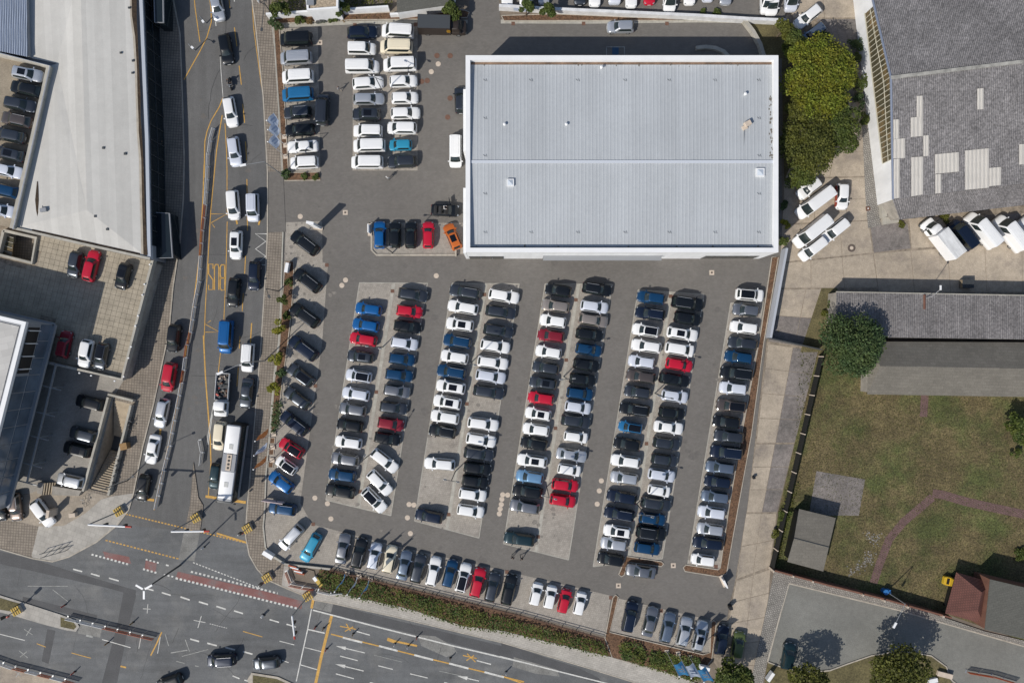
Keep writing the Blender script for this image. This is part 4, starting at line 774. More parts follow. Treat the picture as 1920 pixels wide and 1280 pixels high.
# ribbon glazing in the gable wall: each pane built, with light bars between
yA, yB, zb = 27.0, 49.8, 3.05; npn = 30; wd_ = (N_i - S_i); 
at = lambda y: S_i + wd_ * ((y - S_i.y) / wd_.y)
roofz = lambda y: 4.75 + (y - S0.y) * (7.9 - 4.75) / (R0.y - S0.y) if y < R0.y else 7.9 - (y - R0.y) * (7.9 - 4.75) / (N0.y - R0.y)
bar = MB()
for k in range(npn):
    y0, y1 = yA + (yB - yA) * k / npn + .05, yA + (yB - yA) * (k + 1) / npn - .05
    a, c = at(y0), at(y1); o = Vector((-.04, 0, 0)); t0, t1 = roofz(y0) - .32, roofz(y1) - .32
    m0, m1 = zb + (t0 - zb) * .62, zb + (t1 - zb) * .62
    for (l0, l1, h0, h1) in ((zb, zb, m0 - .05, m1 - .05), (m0 + .05, m1 + .05, t0, t1)):
        g = MB(); g.idx([zd(a, l0) + (), zd(c, l1), zd(c, h1), zd(a, h0)], [(0, 1, 2, 3)]); g.v = [(x - .05, y, z) for x, y, z in g.v]; g.idx([(x + .04, y, z) for x, y, z in g.v], [(3, 2, 1, 0)])
        g.build('pane', M['glaze'], sd)
    s_ = at(y0 - .05); bar.box((s_.x - .06, s_.y, (zb + t0) / 2), (.1, .07, t0 - zb))
    bar.box(((a.x + c.x) / 2 - .06, (a.y + c.y) / 2, (m0 + m1) / 2), (.1, y1 - y0 + .1, .08))
for z in (zb - .05,):
    a, c = at(yA), at(yB); bar.box(((a.x + c.x) / 2 - .07, (a.y + c.y) / 2, z), (.14, (yB - yA) + .2, .12), math.atan2(c.y - a.y, c.x - a.x) - math.pi / 2)
bar.build('glazing_bar', mat('cream bar', (.55, .52, .42), .7), sd)
def onroof(px, py):              # where a sight line from the drone meets the south slope
    z = 6.0
    for _ in range(6):
        w = W(px, py, z); t = (w.y - (S0.y + (w.x - S0.x) * .122)) / (R0.y - S0.y - (R0.x - S0.x) * .122); z = 4.75 + t * 3.15
    return W(px, py, z + .09)
PT = [zp('T4', q) for q in ([(1148, 693), (1192, 690), (1192, 842), (1148, 845)], [(1105, 848), (1192, 838), (1192, 980), (1105, 988)], [(980, 862), (1020, 860), (1020, 1000), (980, 1002)], [(980, 1004), (1064, 996), (1064, 1138), (980, 1142)], [(1196, 978), (1236, 974), (1236, 1122), (1196, 1127)], [(982, 1146), (1025, 1142), (1025, 1425), (982, 1430)], [(1109, 1133), (1194, 1128), (1194, 1400), (1109, 1415)], [(1280, 1112), (1452, 1096), (1452, 1236), (1280, 1252)], [(1497, 1085), (1668, 1068), (1668, 1352), (1497, 1368)], [(1670, 1210), (1755, 1202), (1755, 1332), (1670, 1342)], [(1584, 640), (1630, 636), (1630, 788), (1584, 790)], [(1885, 1040), (1960, 1035), (1960, 1180), (1885, 1186)], [(1282, 1256), (1325, 1252), (1325, 1390), (1282, 1394)])]
for q in PT:
    b = MB(); P_ = [onroof(*p) for p in q]; nn = max(2, int((P_[1] - P_[0]).length / .55))
    for i in range(nn):
        for f0, f1, a0, a1 in ((0, .5, 0, .05), (.5, 1, .05, 0)):
            t0, t1 = (i + f0) / nn, (i + f1) / nn; z0, z1 = Vector((0, 0, a0)), Vector((0, 0, a1))
            b.face([P_[3].lerp(P_[2], t0) + z0, P_[3].lerp(P_[2], t1) + z1, P_[0].lerp(P_[1], t1) + z1, P_[0].lerp(P_[1], t0) + z0])
    b.build('roof_sheet', M['newsheet'], sd)
b = MB(); b.prism(WL([(1647, 386), (1655, 386), (1658, 408), (1649, 410)]), 0, .9); b.prism(WL([(1652, 409), (1682, 406), (1682, 418), (1653, 422)]), 0, .5); b.build('loading_dock', M['parapet'], label='pale concrete loading dock at the corner of the big shed', cat='loading dock')
# low workshop with long roof, then felted gable
lw = empty('low_workshop', W(1760, 590, 0), label='long low workshop with grey fibre cement roof in the tan yard', cat='workshop')
b = MB(); c0, c1, c2, c3 = W(1568, 547, 3.0), W(1990, 555, 3.0), W(1990, 637, 3.35), W(1566, 631, 3.35); nn = 120
for i in range(nn):
    for f0, f1, a0, a1 in ((0, .5, 0, .045), (.5, 1, .045, 0)):
        t0, t1 = (i + f0) / nn, (i + f1) / nn; z0, z1 = Vector((0, 0, a0)), Vector((0, 0, a1))
        b.face([c3.lerp(c2, t0) + z0, c3.lerp(c2, t1) + z1, c0.lerp(c1, t1) + z1, c0.lerp(c1, t0) + z0])
b.build('roof', M['fibre2'], lw)
b = MB(); b.prism([c0 + Vector((.1, -.1, 0)), c1 + Vector((0, -.1, 0)), c2, c3 + Vector((.1, 0, 0))], 0, 2.9); b.build('wall', M['wallconc'], lw)
b = MB(); p = W(1733.5, 566, 3.3); b.box((p.x, p.y, 3.25), (.28, 2.2, .12)); b.build('red_roof_strip', M['redwall'], lw)
b = MB(); b.wall([c0 + Vector((0, 0, 0)), c1], .14, 2.85, 3.08); b.build('gutter', M['parapet'], lw)
p0 = W(1742, 558, 3.3); pm = empty('wall_lamp', (p0.x, p0.y, 3.1), label='curved pale lamp arm rising from the workshop roof edge', cat='street lamp')
b = MB(); b.tube((p0.x - .3, p0.y, 3.0), (p0.x, p0.y + .1, 4.0), .06); b.tube((p0.x, p0.y + .1, 4.0), (p0.x + .1, p0.y + 1.1, 6.0), .05); b.build('arm', M['chrome'], pm)
b = MB(); b.box((p0.x + .1, p0.y + 1.3, 6.0), (.22, .7, .14)); b.build('lamp_head', M['whitemetal'], pm)
fg = empty('felted_annex', W(1780, 690, 0), label='long annex with two slopes of grey roofing felt above the lawn', cat='building')
A1_, A2_ = W(1628, 640, 2.7), W(1990, 642, 2.7); Rg0, Rg1 = W(1650, 686, 4.3), W(1990, 692, 4.3); B1_, B2_ = W(1626, 739, 2.7), W(1990, 745, 2.7)
b = MB(); b.face([A1_, Rg0, Rg1, A2_]); b.face([B1_, B2_, Rg1, Rg0]); b.face([A1_, B1_, Rg0]); b.build('roof', M['felt'], fg)
b = MB(); b.prism([A1_ + Vector((.3, -.2, 0)), B1_ + Vector((.3, .3, 0)), B2_ + Vector((0, .3, 0)), A2_], 0, 2.65); b.build('wall', M['wallconc'], fg)
# garden shed, red hipped kiosk, flat slate building
gs = empty('garden_shed', W(1520, 1010, 0), label='garden shed with two-pitch grey felt roof at the lawn corner', cat='shed')
q = zp('B4', [(300, 25), (565, 90), (515, 300), (475, 475), (215, 405), (265, 235)]); P_ = [W(*p, z) for p, z in zip(q, (2.3, 2.3, 2.75, 2.3, 2.3, 2.75))]
b = MB(); b.face([P_[0], P_[5], P_[2], P_[1]]); b.face([P_[5], P_[4], P_[3], P_[2]]); b.build('roof', M['felt'], gs)
c = sum(P_, Vector()) / 6; b = MB(); b.prism([c + (p - c) * .90 for p in (P_[0], P_[1], P_[3], P_[4])], 0, 2.25); b.build('wall', M['black'], gs)  # near-black wall: the shade on its west side is put into the colour
b = MB(); b.tube(P_[5] + Vector((0, 0, .03)), P_[2] + Vector((0, 0, .03)), .06); b.build('ridge_roll', M['darksteel'], gs)
kk = empty('hipped_kiosk', W(1810, 1110, 0), label='small pavilion with brown red hipped tile roof', cat='pavilion')
eA, eB, eC, eD = W(1793, 1072, 1.95), W(1772, 1149, 1.95), W(1844, 1169, 1.95), W(1862, 1092, 1.95); ap1, ap2 = W(1842, 1152, 4.0), W(1851, 1113, 4.0)
ap1 = (eB + eC) / 2 + (eA - eB) * .28 + Vector((.6, 0, 1.5)); ap2 = (eA + eD) / 2 - (eA - eB) * .28 + Vector((.6, 0, 1.5))
b = MB(); b.face([eA, eB, ap1, ap2]); b.face([eB, eC, ap1]); b.face([eC, eD, ap2, ap1]); b.face([eD, eA, ap2]); b.build('roof', M['redtile'], kk)
c = (eA + eB + eC + eD) / 4; b = MB(); b.prism([c + (p - c) * .76 for p in (eA, eB, eC, eD)], 0, 1.9); b.build('wall', M['black'], kk)  # black wall paints the shaded inside of the open pavilion
simple_building('slate_roofed_house', [(1859, 1087), (1990, 1118), (1965, 1208), (1849, 1180)], 4.0, M['slatefelt'], M['redwall'], 'flat building with dark slate felt roof and red brick walls')
# fences and walls round the lawn
fx = empty('lawn_fence', W(1497, 815, 0), label='dark boundary fence with pale concrete posts between lane and lawn', cat='fence')
F0, F1 = W(1535, 668), W(1443, 1062); nf = 11; ph = MB(); ph.box((0, 0, .9), (.14, .14, 1.8)); phm = ph.mesh('post', M['coverc'])
for k in range(nf + 1):
    p = F0.lerp(F1, k / nf); add('post', phm, fx, (p.x - fx.location.x - .06, p.y - fx.location.y, 0))
    if k < nf:
        q = F0.lerp(F1, (k + 1) / nf); g = MB(); g.wall([p.lerp(q, .01), p.lerp(q, .99)], .05, .05, 1.7); g.build('fence_panel', mat('dark fence mesh', (0.007, 0.007, 0.006), .95), fx)
bw = empty('brick_boundary_wall', W(1600, 1104, 0), label='brown red brick wall with pale posts along the lawn bottom edge', cat='wall')
b = MB(); b.wall(WL([(1442, 1062), (1545, 1090), (1646, 1115), (1772, 1150)]), .25, 0, 1.7, 0); b.build('wall', M['redwall'], bw)
for t in (0, .11, .22, .5, .62, .75, .95):
    p = W(1442 + 330 * t, 1064 + 88 * t); v = MB(); v.box((p.x, p.y + .05, 1.0), (.16, .3, 2.0), -.26); v.build('post', M['coverc'], bw)
# ---------------------------------------------------------------- vehicles
def paint(name, c, metal=0.0, rough=0.35): return mat(name + ' car paint', c, rough, metal, 0.55, spec=0.25)
PAINT = {'W': ('white', paint('white', (0.78, 0.78, 0.775))), 'S': ('silver', paint('silver', (0.56, 0.58, 0.61), .6, .32)), 'L': ('pale grey', paint('pale grey', (0.62, 0.65, 0.72), .15)),
 'G': ('grey', paint('grey', (0.25, 0.26, 0.28), .75, .3)), 'D': ('dark grey', paint('dark grey', (0.085, 0.095, 0.11), .8, .3)), 'K': ('black', paint('black', (0.006, 0.008, 0.011))),
 'N': ('navy', paint('navy', (0.008, 0.015, 0.034), .2)), 'U': ('dark blue', paint('dark blue', (0.006, 0.045, 0.115), .2)), 'B': ('blue', paint('blue', (0.006, 0.095, 0.29), .15)), 'M': ('mid blue', paint('mid blue', (0.02, 0.15, 0.33), .2)),
 'R': ('red', paint('red', (0.46, 0.010, 0.032))), 'Q': ('dark red', paint('dark red', (0.22, 0.016, 0.03), .2)), 'O': ('orange', paint('orange', (0.52, 0.13, 0.025), .2)), 'T': ('turquoise', paint('turquoise', (0.03, 0.26, 0.41), .1)), 'A': ('light blue', paint('light blue', (0.15, 0.29, 0.46), .3)),
 'C': ('cream', paint('cream', (0.74, 0.66, 0.50))), 'E': ('beige grey', paint('beige grey', (0.38, 0.33, 0.29), .6, .32)), 'F': ('brown grey', paint('brown grey', (0.16, 0.13, 0.115), .7, .3)), 'Y': ('olive green', paint('olive green', (0.10, 0.13, 0.045), .2)), 'P': ('petrol', paint('petrol', (0.012, 0.032, 0.042), .3)), 'Z': ('steel blue', paint('steel blue', (0.19, 0.235, 0.30), .7, .3))}
# L, W, H, hood length share, windscreen run, rear run, belt, boot share, roof width share
KIND = {'h': ('hatchback', 4.22, 1.80, 1.47, .245, .155, .075, .93, .015, .72), 'k': ('small hatchback', 3.65, 1.66, 1.50, .20, .16, .07, .95, .01, .74), 'w': ('estate car', 4.72, 1.83, 1.48, .255, .145, .095, .93, .015, .71),
 's': ('saloon', 4.72, 1.83, 1.44, .265, .15, .13, .92, .125, .69), 'u': ('SUV', 4.45, 1.85, 1.66, .235, .135, .075, 1.03, .015, .73), 'b': ('large SUV', 4.90, 1.95, 1.74, .24, .13, .075, 1.08, .015, .74),
 'm': ('people carrier', 4.55, 1.85, 1.68, .175, .17, .06, 1.02, .01, .75), 'c': ('small van', 4.45, 1.80, 1.82, .185, .145, .03, 1.06, .01, .80), 'v': ('van', 5.05, 1.93, 1.97, .135, .135, .03, 1.12, .01, .83), 'V': ('long van', 6.3, 2.05, 2.55, .125, .125, .02, 1.25, .008, .86)}
CM = {}
def rring(xr, xf, hw, r, bf, br, z, n=3):
    """a rounded outline at height z, front and rear edges bowed"""
    pts = []
    fx = lambda y: xf - bf * (y / hw) ** 2; rx = lambda y: xr + br * (y / hw) ** 2
    for i in range(5): y = -(hw - r) + 2 * (hw - r) * i / 4; pts.append((fx(y), y, z))
    f0 = fx(hw - r); r0_ = rx(hw - r)
    for i in range(1, n): a = math.pi / 2 * i / n; pts.append((f0 - r + r * math.cos(a), hw - r + r * math.sin(a), z))
    for i in range(4): pts.append((f0 - r + (r0_ + r - f0 + r) * i / 3, hw, z))
    for i in range(1, n): a = math.pi / 2 * i / n; pts.append((r0_ + r - r * math.sin(a), hw - r + r * math.cos(a), z))
    for i in range(5): y = (hw - r) - 2 * (hw - r) * i / 4; pts.append((rx(y), y, z))
    for i in range(1, n): a = math.pi / 2 * i / n; pts.append((r0_ + r - r * math.cos(a), -(hw - r) - r * math.sin(a), z))
    for i in range(4): pts.append((r0_ + r + (f0 - r - r0_ - r) * i / 3, -hw, z))
    for i in range(1, n): a = math.pi / 2 * i / n; pts.append((f0 - r + r * math.sin(a), -hw + r - r * math.cos(a), z))
    return pts
def loft(b, rings, m=0, cap=True):
    n = len(rings[0]); base = len(b.v)
    for r in rings: b.v += [tuple(p) for p in r]
    for k in range(len(rings) - 1):
        for i in range(n):
            j = (i + 1) % n; b.f.append((base + k * n + i, base + k * n + j, base + (k + 1) * n + j, base + (k + 1) * n + i)); b.m.append(m)
    if cap: b.f.append(tuple(base + (len(rings) - 1) * n + i for i in range(n))); b.m.append(m)
def lower_body(b, L, Wd, belt, hood, boot, van, rear_cut=.0):
    prof = [(-.5, .66, .50), (-.492, .79, .78), (-.475, .885, .92), (-.445, .95, .98), (-.40, .985, 1.0), (-.2, 1, 1.0), (0, 1, 1.0), (.5 - hood - .02, 1, 1.0), (.5 - hood * .6, .99, .955), (.5 - hood * .3, .975, .90), (.43, .945, .86), (.458, .885, .80), (.478, .81, .73), (.492, .70, .62), (.5, .56, .50)]
    if van: prof = [(-.5, .94, .6), (-.494, .975, .95), (-.47, .99, 1), (-.2, 1, 1), (0, 1, 1), (.5 - hood, .995, 1.0), (.5 - hood * .6, .985, .93), (.445, .955, .86), (.475, .89, .76), (.492, .79, .64), (.5, .68, .5)]
    rings = []
    for t, w, zt in prof:
        x = t * L; hw = Wd / 2 * w; z1 = belt * zt; z0 = .22 if abs(t) < .46 else .3
        h = [(hw * .9, z0), (hw * .99, z0 + .12), (hw, z0 + (z1 - z0) * .55), (hw * .985, z0 + (z1 - z0) * .82), (hw * .93, z1 - .02), (hw * .84, z1 + .012), (hw * .45, z1 + .035)]
        ring = [(x, y, z) for y, z in h] + [(x, 0, z1 + .045)] + [(x, -y, z) for y, z in reversed(h)]
        rings.append(ring)
    n = len(rings[0]); base = len(b.v)
    for r in rings: b.v += r
    for k in range(len(rings) - 1):
        for i in range(n):
            j = (i + 1) % n; b.f.append((base + k * n + i, base + (k + 1) * n + i, base + (k + 1) * n + j, base + k * n + j)); b.m.append(0)
    b.f.append(tuple(base + i for i in range(n))); b.m.append(0); b.f.append(tuple(base + (len(rings) - 1) * n + n - 1 - i for i in range(n))); b.m.append(0)
def make_car(k):
    if k in CM: return CM[k]
    nm, L, Wd, H, hood, ws, rr, belt, boot, rw = KIND[k]; van = k in 'vVc'; P = {}
    xf0, xf1 = L * (.5 - hood), L * (.5 - hood - ws); xr0, xr1 = -L * (.5 - boot), -L * (.5 - boot - rr)
    h0, h1 = Wd / 2 * .935, Wd / 2 * rw; zb = belt - .02; r = .27 if not van else .17; bf = .17 if not van else .10
    b = MB(); lower_body(b, L, Wd, belt, hood + .02, boot, van)
    lv = [(0, zb), (.55, zb + (H - zb) * .55), (.9, H - .075), (.97, H - .022), (1.06, H)]
    lp = lambda a, c, t: a + (c - a) * t
    R_ = [rring(lp(xr0, xr1, t), lp(xf0, xf1, t), lp(h0, h1, min(t, 1)) if t <= 1 else h1 * .9, r, bf, .06, z) for t, z in lv]
    R_.append([(x * .86 + (xf1 + xr1) / 2 * .14, y * .74, H + .024) for x, y, z in R_[-1]]); R_.append([(x * .7 + (xf1 + xr1) / 2 * .3, y * .5, H + .042) for x, y, z in R_[-2]])
    loft(b, R_)
    P['body'] = b.mesh('body', [M['whitemetal']], 40)
    def pan(front, t0, t1, wsh, off):
        g = MB(); rows = []
        for q_ in range(5):
            t = t0 + (t1 - t0) * q_ / 4; bl_ = .075 * math.sin(math.pi * q_ / 4) if front else .03 * math.sin(math.pi * q_ / 4)
            z = lp(zb, H - .075, t / .9); hw = lp(h0, h1, t); e = (hw - r * .75) * wsh; row = []
            for i in range(7):
                y = -e + 2 * e * i / 6
                x = lp(xf0, xf1, t) - bf * (y / hw) ** 2 + bl_ * (1 - .5 * (y / hw) ** 2) if front else lp(xr0, xr1, t) + .06 * (y / hw) ** 2 - bl_
                row.append((x + (off if front else -off), y, z + off))
            rows.append(row)
        for a in range(4):
            for i in range(6):
                q = [rows[a][i], rows[a][i + 1], rows[a + 1][i + 1], rows[a + 1][i]]; g.face(q if front else q[::-1])
        return g
    P['windscreen'] = pan(True, .06, .95, 1.0, .014).mesh('windscreen', [M['carglass']], 60)
    P['rear_window'] = pan(False, .18 if not van else .3, .90, .96, .014).mesh('rear_window', [M['carglass']], 60)
    for s in (1, -1):
        g = MB(); t0, t1 = .12, .86; rows = []
        for t in (t0, t1):
            hw = lp(h0, h1, t); z = lp(zb, H - .075, t / .9); xa = lp(xr0, xr1, t) + r * 1.15; xb = lp(xf0, xf1, t) - bf - r * .9
            if k == 'V' or (k == 'v'): xa = xb - (1.15 if k == 'V' else 3.3)
            rows.append([(xa + (xb - xa) * i / 4, s * (hw + .012), z) for i in range(5)])
        for i in range(4):
            q = [rows[0][i], rows[0][i + 1], rows[1][i + 1], rows[1][i]]; g.face(q if s < 0 else q[::-1])
        P['side_window%d' % s] = g.mesh('side_window', [M['carglass']])
        g = MB(); c = (xf0 - .16, s * (h0 + .12), zb + .06); g.box(c, (.15, .24, .13), s * -.25); P['mirror%d' % s] = g.mesh('mirror', [M['whitemetal']])
        g = MB(); x = L * .463; y = Wd / 2 * .80; zz = belt * .80
        g.idx([(x + .085, s * (y - .24), zz - .06), (x + .03, s * (y + .03), zz - .03), (x - .15, s * (y + .085), zz + .035), (x - .06, s * (y - .14), zz + .065), (x + .05, s * (y - .22), zz - .15), (x, s * (y + .05), zz - .15)], [(0, 1, 2, 3), (3, 2, 1, 0), (0, 4, 5, 1), (1, 5, 4, 0)])
        P['headlight%d' % s] = g.mesh('headlight', [M['lamp']])
        g = MB(); x = -L * .482; y = Wd / 2 * (.80 if not van else .86); g.box((x, s * (y - .08), belt * .80), (.06, .24, .13 if not van else .4), s * .5); P['tail_light%d' % s] = g.mesh('tail_light', [M['redlamp']])
        if not van or k == 'c':
            g = MB(); ya = h1 * .97; za = H + .035; xa, xb = xr1 + .12, xf1 - .35
            g.tube((xa, s * ya, za), (xb, s * ya, za), .026, 6); g.tube((xa, s * ya, H - .06), (xa, s * ya, za), .02, 5); g.tube((xb, s * ya, H - .06), (xb, s * ya, za), .02, 5); P['roof_rail%d' % s] = g.mesh('roof_rail', [M['chrome']], 50)
    for key, xa, xb, sh in (('sunroof', .36, .86, .66), ('glass_roof', .06, .97, .86)):
        g = MB(); X0, X1 = lp(xr1, xf1, xa), lp(xr1, xf1, xb) - (.05 if key == 'glass_roof' else 0); hw = h1 * sh; rows = []
        for x in (X0, (X0 + X1) / 2, X1):
            rows.append([(x - (.10 * (abs(i - 3) / 3) ** 2 if key == 'glass_roof' and x == X1 else 0), -hw + 2 * hw * i / 6, H + .056 - .04 * (abs(i - 3) / 3) ** 2 * (1 if key == 'glass_roof' else .25)) for i in range(7)])
        for a in range(2):
            for i in range(6): g.face([rows[a][i], rows[a + 1][i], rows[a + 1][i + 1], rows[a][i + 1]])
        P[key] = g.mesh(key, [M['roofglass']], 60)
    g = MB(); g.tube((0, -.105, 0), (0, .105, 0), .325, 16, 0); g.tube((0, -.112, 0), (0, .112, 0), .21, 10, 1); P['wheel'] = g.mesh('wheel', [M['rubber'], M['rim']], 40)
    P['wp'] = [(L * .31, Wd / 2 - .115), (-L * .285, Wd / 2 - .115)]
    for nm2, x in (('front', L * .5 + .004), ('rear', -L * .5 - .004)):
        g = MB(); g.box((x, 0, .48), (.02, .52, .11)); P['plate_' + nm2] = g.mesh('number_plate', [M['plate']])
    if van:
        g = MB(); nr_ = 5
        for i in range(nr_): g.box(((xf1 + xr1) / 2 - .1, -h1 * .62 + h1 * 1.24 * i / (nr_ - 1), H + .045), ((xf1 - xr1) * .8, .05, .02))
        P['roof_ridges'] = g.mesh('roof_ridges', [M['whitemetal']])
    CM[k] = P
    return P
def repaint(o, m): o.material_slots[0].link = 'OBJECT'; o.material_slots[0].material = m
NCAR = [0]
def put_car(px, py, ang, k, col, feat='', base=0.0, label='', group=None, cat=None, roof=None):
    P = make_car(k); w = W(px, py, base + .75); pm = PAINT[col][1]
    name = {'v': 'parked_van', 'V': 'parked_van', 'c': 'parked_van'}.get(k, 'parked_car')
    if group and ('traffic' in group or 'avenue' in group): name = name.replace('parked', 'waiting')
    e = empty(name, (w.x, w.y, base), math.radians(ang), label, cat or ('van' if k in 'vVc' else 'car'), group)
    if k not in 'V': e.scale = (rs.uniform(.965, 1.035), rs.uniform(.98, 1.02), rs.uniform(.97, 1.03))
    repaint(add('body', P['body'], e), pm)
    add('windscreen', P['windscreen'], e)
    if not (k == 'V'): add('rear_window', P['rear_window'], e)
    for s in ('1', '-1'):
        add('side_window', P['side_window' + s], e); repaint(add('mirror', P['mirror' + s], e), pm)
        add('headlight', P['headlight' + s], e); add('tail_light', P['tail_light' + s], e)
        if 'r' in feat and 'roof_rail' + s in P: add('roof_rail', P['roof_rail' + s], e)
    for x, y in P['wp']:
        for s in (1, -1): add('wheel', P['wheel'], e, (x, s * y, .325))
    add('number_plate', P['plate_front'], e); add('number_plate', P['plate_rear'], e)
    if 's' in feat: add('sunroof', P['sunroof'], e)
    if 'p' in feat: add('glass_roof', P['glass_roof'], e)
    if 'roof_ridges' in P: repaint(add('roof_ridges', P['roof_ridges'], e), pm)
    NCAR[0] += 1
    return e
FE = {'r': ' with roof rails', 's': ' with sunroof', 'p': ' with glass roof'}
USED = set()
def row(place, group, deck, words, cars, dirw='from the top'):
    """cars: (region, zx, zy, kind, colour, features, heading); words: where the row is"""
    from collections import Counter
    cc = Counter(c[4] for c in cars); dd = Counter((c[3], c[4], c[5]) for c in cars)
    for i, c in enumerate(cars):
        r, x, y, k, col, feat, ang = c[:7]; px, py = zp(r, [(x, y)])[0]
        d = PAINT[col][0] + ' ' + KIND[k][0] + ''.join(FE.get(f, '') for f in feat[:1])
        if len(c) > 7: lab = c[7]
        elif len(cars) > 1 and cc[col] == 1: lab = d + ', only ' + PAINT[col][0] + ' one in ' + words
        else: lab = d + ', ' + ONES[i] + ' ' + dirw + ' in ' + words
        if len(lab.split()) > 16: lab = lab.replace(' with roof rails', '').replace(' with sunroof', '').replace(' with glass roof', '')
        assert lab not in USED and 4 <= len(lab.split()) <= 16, (lab, len(lab.split()))
        USED.add(lab); jx = rs.uniform(-.6, .6) if place == 'p' else 0
        put_car(px, py, ang + (rs.uniform(-1.2, 1.2) if place == 'p' else 0), k, col, feat, deck, lab, group)
def X(s, dflt, reg):
    """compact list: 'x y kind colour features[@heading]' separated by ;"""
    out = []
    for t in s.split(';'):
        t = t.strip()
        if not t: continue
        if t[0] in 'TMLB' and t[1].isdigit(): reg = t[:2]; t = t[2:].strip()
        a, _, h = t.partition('@'); p = a.split(); out.append((reg, float(p[0]), float(p[1]), p[2], p[3], p[4] if len(p) > 4 else '', float(h) if h else dflt))
    return out
G1 = 'vans and cars parked in the upper lot'
row('p', G1, 0.0, "upper lot's bark side column", X('288 285 v K; 287 420 v S; 300 555 v W; 300 683 v M; 300 812 u D r; 315 935 w K; 335 1055 s W @184; 347 1172 c W', 183, 'T2'))
row('p', G1, 0.0, "upper lot's middle column", X('765 233 w N @3; 762 352 c W @0; 765 483 v W @0; 805 597 w W @3; 810 713 w S @0; 795 825 u D s @180; 805 945 c W; 815 1050 v W; 800 1170 v W', 180, 'T2'))
row('p', G1, 0.0, "upper lot's hall side column", X('1020 228 v W @176; 1010 340 v C @180; 1035 468 v W @182; 1060 585 h W @2; 1070 705 h W @2; 1075 815 w W @2; 1050 922 m W @180; 1040 1045 k T @180; 1050 1165 u D @182', 180, 'T2'))
row('', G1, 0.0, '', [('T2', 480, 790, 'v', 'D', '', 88, 'dark grey van parked crosswise beside the blue van'), ('T2', 1470, 720, 'h', 'D', '', 92, 'dark grey hatchback tucked against the white west wall of the hall'), ('T2', 1437, 1090, 'v', 'W', '', 270, 'lone white van parked lengthwise near the hall west wall'), ('T3', 858, 195, 'h', 'S', '', 181, 'silver hatchback parked alone in the lane north of the hall')])
row('p', 'cars parked by the hall entrance', 0.0, 'small bay by the hall', X('890 500 h B; 1000 500 h K; 1115 500 h K; 1240 500 h R', 90, 'M2'), 'from the left')
row('', 'cars parked by the hall entrance', 0.0, '', [('M2', 1415, 512, 'h', 'O', 's', 113, 'orange hatchback parked askew at the hall corner')])
row('p', 'cars parked slantwise along the street', 0.0, 'slanting row along the street', X('350 558 b K r; 370 828 b K r; 350 1078 b K r; L2 340 85 b N r; 322 280 w D p; 295 445 w D; 278 625 b N r; 255 805 h R p@148; 218 930 k W p @146; 180 1050 h B @143; 190 1240 u U r@172', 143, 'M2'))
row('', 'cars parked at the street corner', 0.0, '', [('B2', 252, 230, 'm', 'S', 'r', 228, 'silver people carrier parked slantwise at the street corner of the lot'), ('B2', 393, 305, 'w', 'T', '', 241, 'turquoise car parked slantwise at the street corner of the lot')])
GB = 'cars parked in the long rows of the car park'
row('p', GB, 0.0, "first parking block's left column", X('810 1035 h B; 790 1150 h B; 772 1252 h R; L2 750 147 h D s; 738 287 h L p; 718 417 h L; 695 527 h G; 675 642 h K; 665 765 h W; 640 885 h G; 620 1000 h U; 605 1115 w K', 171, 'M2'))
row('p', GB, 0.0, "first parking block's right column", X('1130 932 w D; 1105 1050 h R; 1090 1160 h K; L2 1068 52 h L; 1050 165 h U; 1030 280 h U; 1013 395 h G; 990 515 h D; 970 632 h Q; 945 737 h K; 925 897 w W @-39; 890 1055 w W @-45; 850 1180 w W p@-45', -8.6, 'M2'))
row('p', GB, 0.0, "second parking block's left column", X('1505 912 w D r; 1490 1022 w W; 1468 1145 u W s; L2 1450 37 u U r; 1430 150 u W; 1408 257 u U r; 1403 365 u W s; 1378 475 u W s; 1360 582 u W; 1342 685 h K r; 1322 920 w W @174; B2 1245 77 h N @170', 171, 'M2'))
row('p', GB, 0.0, "second parking block's right column", X('1785 940 w W; 1762 1055 w D; 1745 1190 w D; L2 1722 72 w W; 1705 190 w W; 1690 290 w L; 1675 402 w D; 1635 632 w W; 1620 747 w W; 1603 847 w D; 1595 950 h K; 1578 1045 h K; 1560 1140 h W; B2 1545 40 h W', -8.6, 'M2'))
row('p', GB, 0.0, "third parking block's left column", X('410 900 h K; 390 1012 h E; 372 1120 h W; 357 1227 h Q; L3 340 115 h W; 320 228 h D; 300 337 h D s; 285 447 h R; 265 560 h W s; 250 672 h W; 235 773 h K; 222 897 w W s; 205 1012 h A; 190 1118 w K; 168 1227 w G; B3 130 242 w P', 171, 'M3'))
row('p', GB, 0.0, "third parking block's right column", X('690 890 w K r; 670 1017 h L; 662 1115 w E; 635 1217 h K; L3 630 97 h U; 612 207 h K; 585 312 h K; 566 413 h U; 552 512 h L; 537 612 w D; 537 725 k W; 505 855 s S; 490 962 k W; 460 1072 h R; 443 1182 h R', -8.6, 'M3'))
row('p', GB, 0.0, "fourth parking block's left column", X('1078 952 h U; 1072 1067 w N r; 1040 1187 h W p; L3 1045 72 w W; 1010 185 h L; 1005 292 w F; 980 402 h D; 960 527 w K r; 930 655 k M p; 905 777 h K; 895 900 w W; 885 1020 h S; 868 1158 w N; B3 850 62 w N r; 835 187 h W s; 810 277 h S; 787 388 h K', 171, 'M3'))
row('p', GB, 0.0, "fourth parking block's right column", X('1342 992 b K r; 1342 1102 h K; 1305 1212 w W s; L3 1285 95 m W; 1282 205 h R; 1247 312 w K; 1250 432 h L; 1228 552 h K; 1205 657 s W; 1190 772 h D; 1175 890 h D; 1155 1000 h L; 1137 1112 k W; 1115 1207 w D; B3 1088 97 h U r; 1080 197 b K r; 1052 308 h U', -8.6, 'M3'))
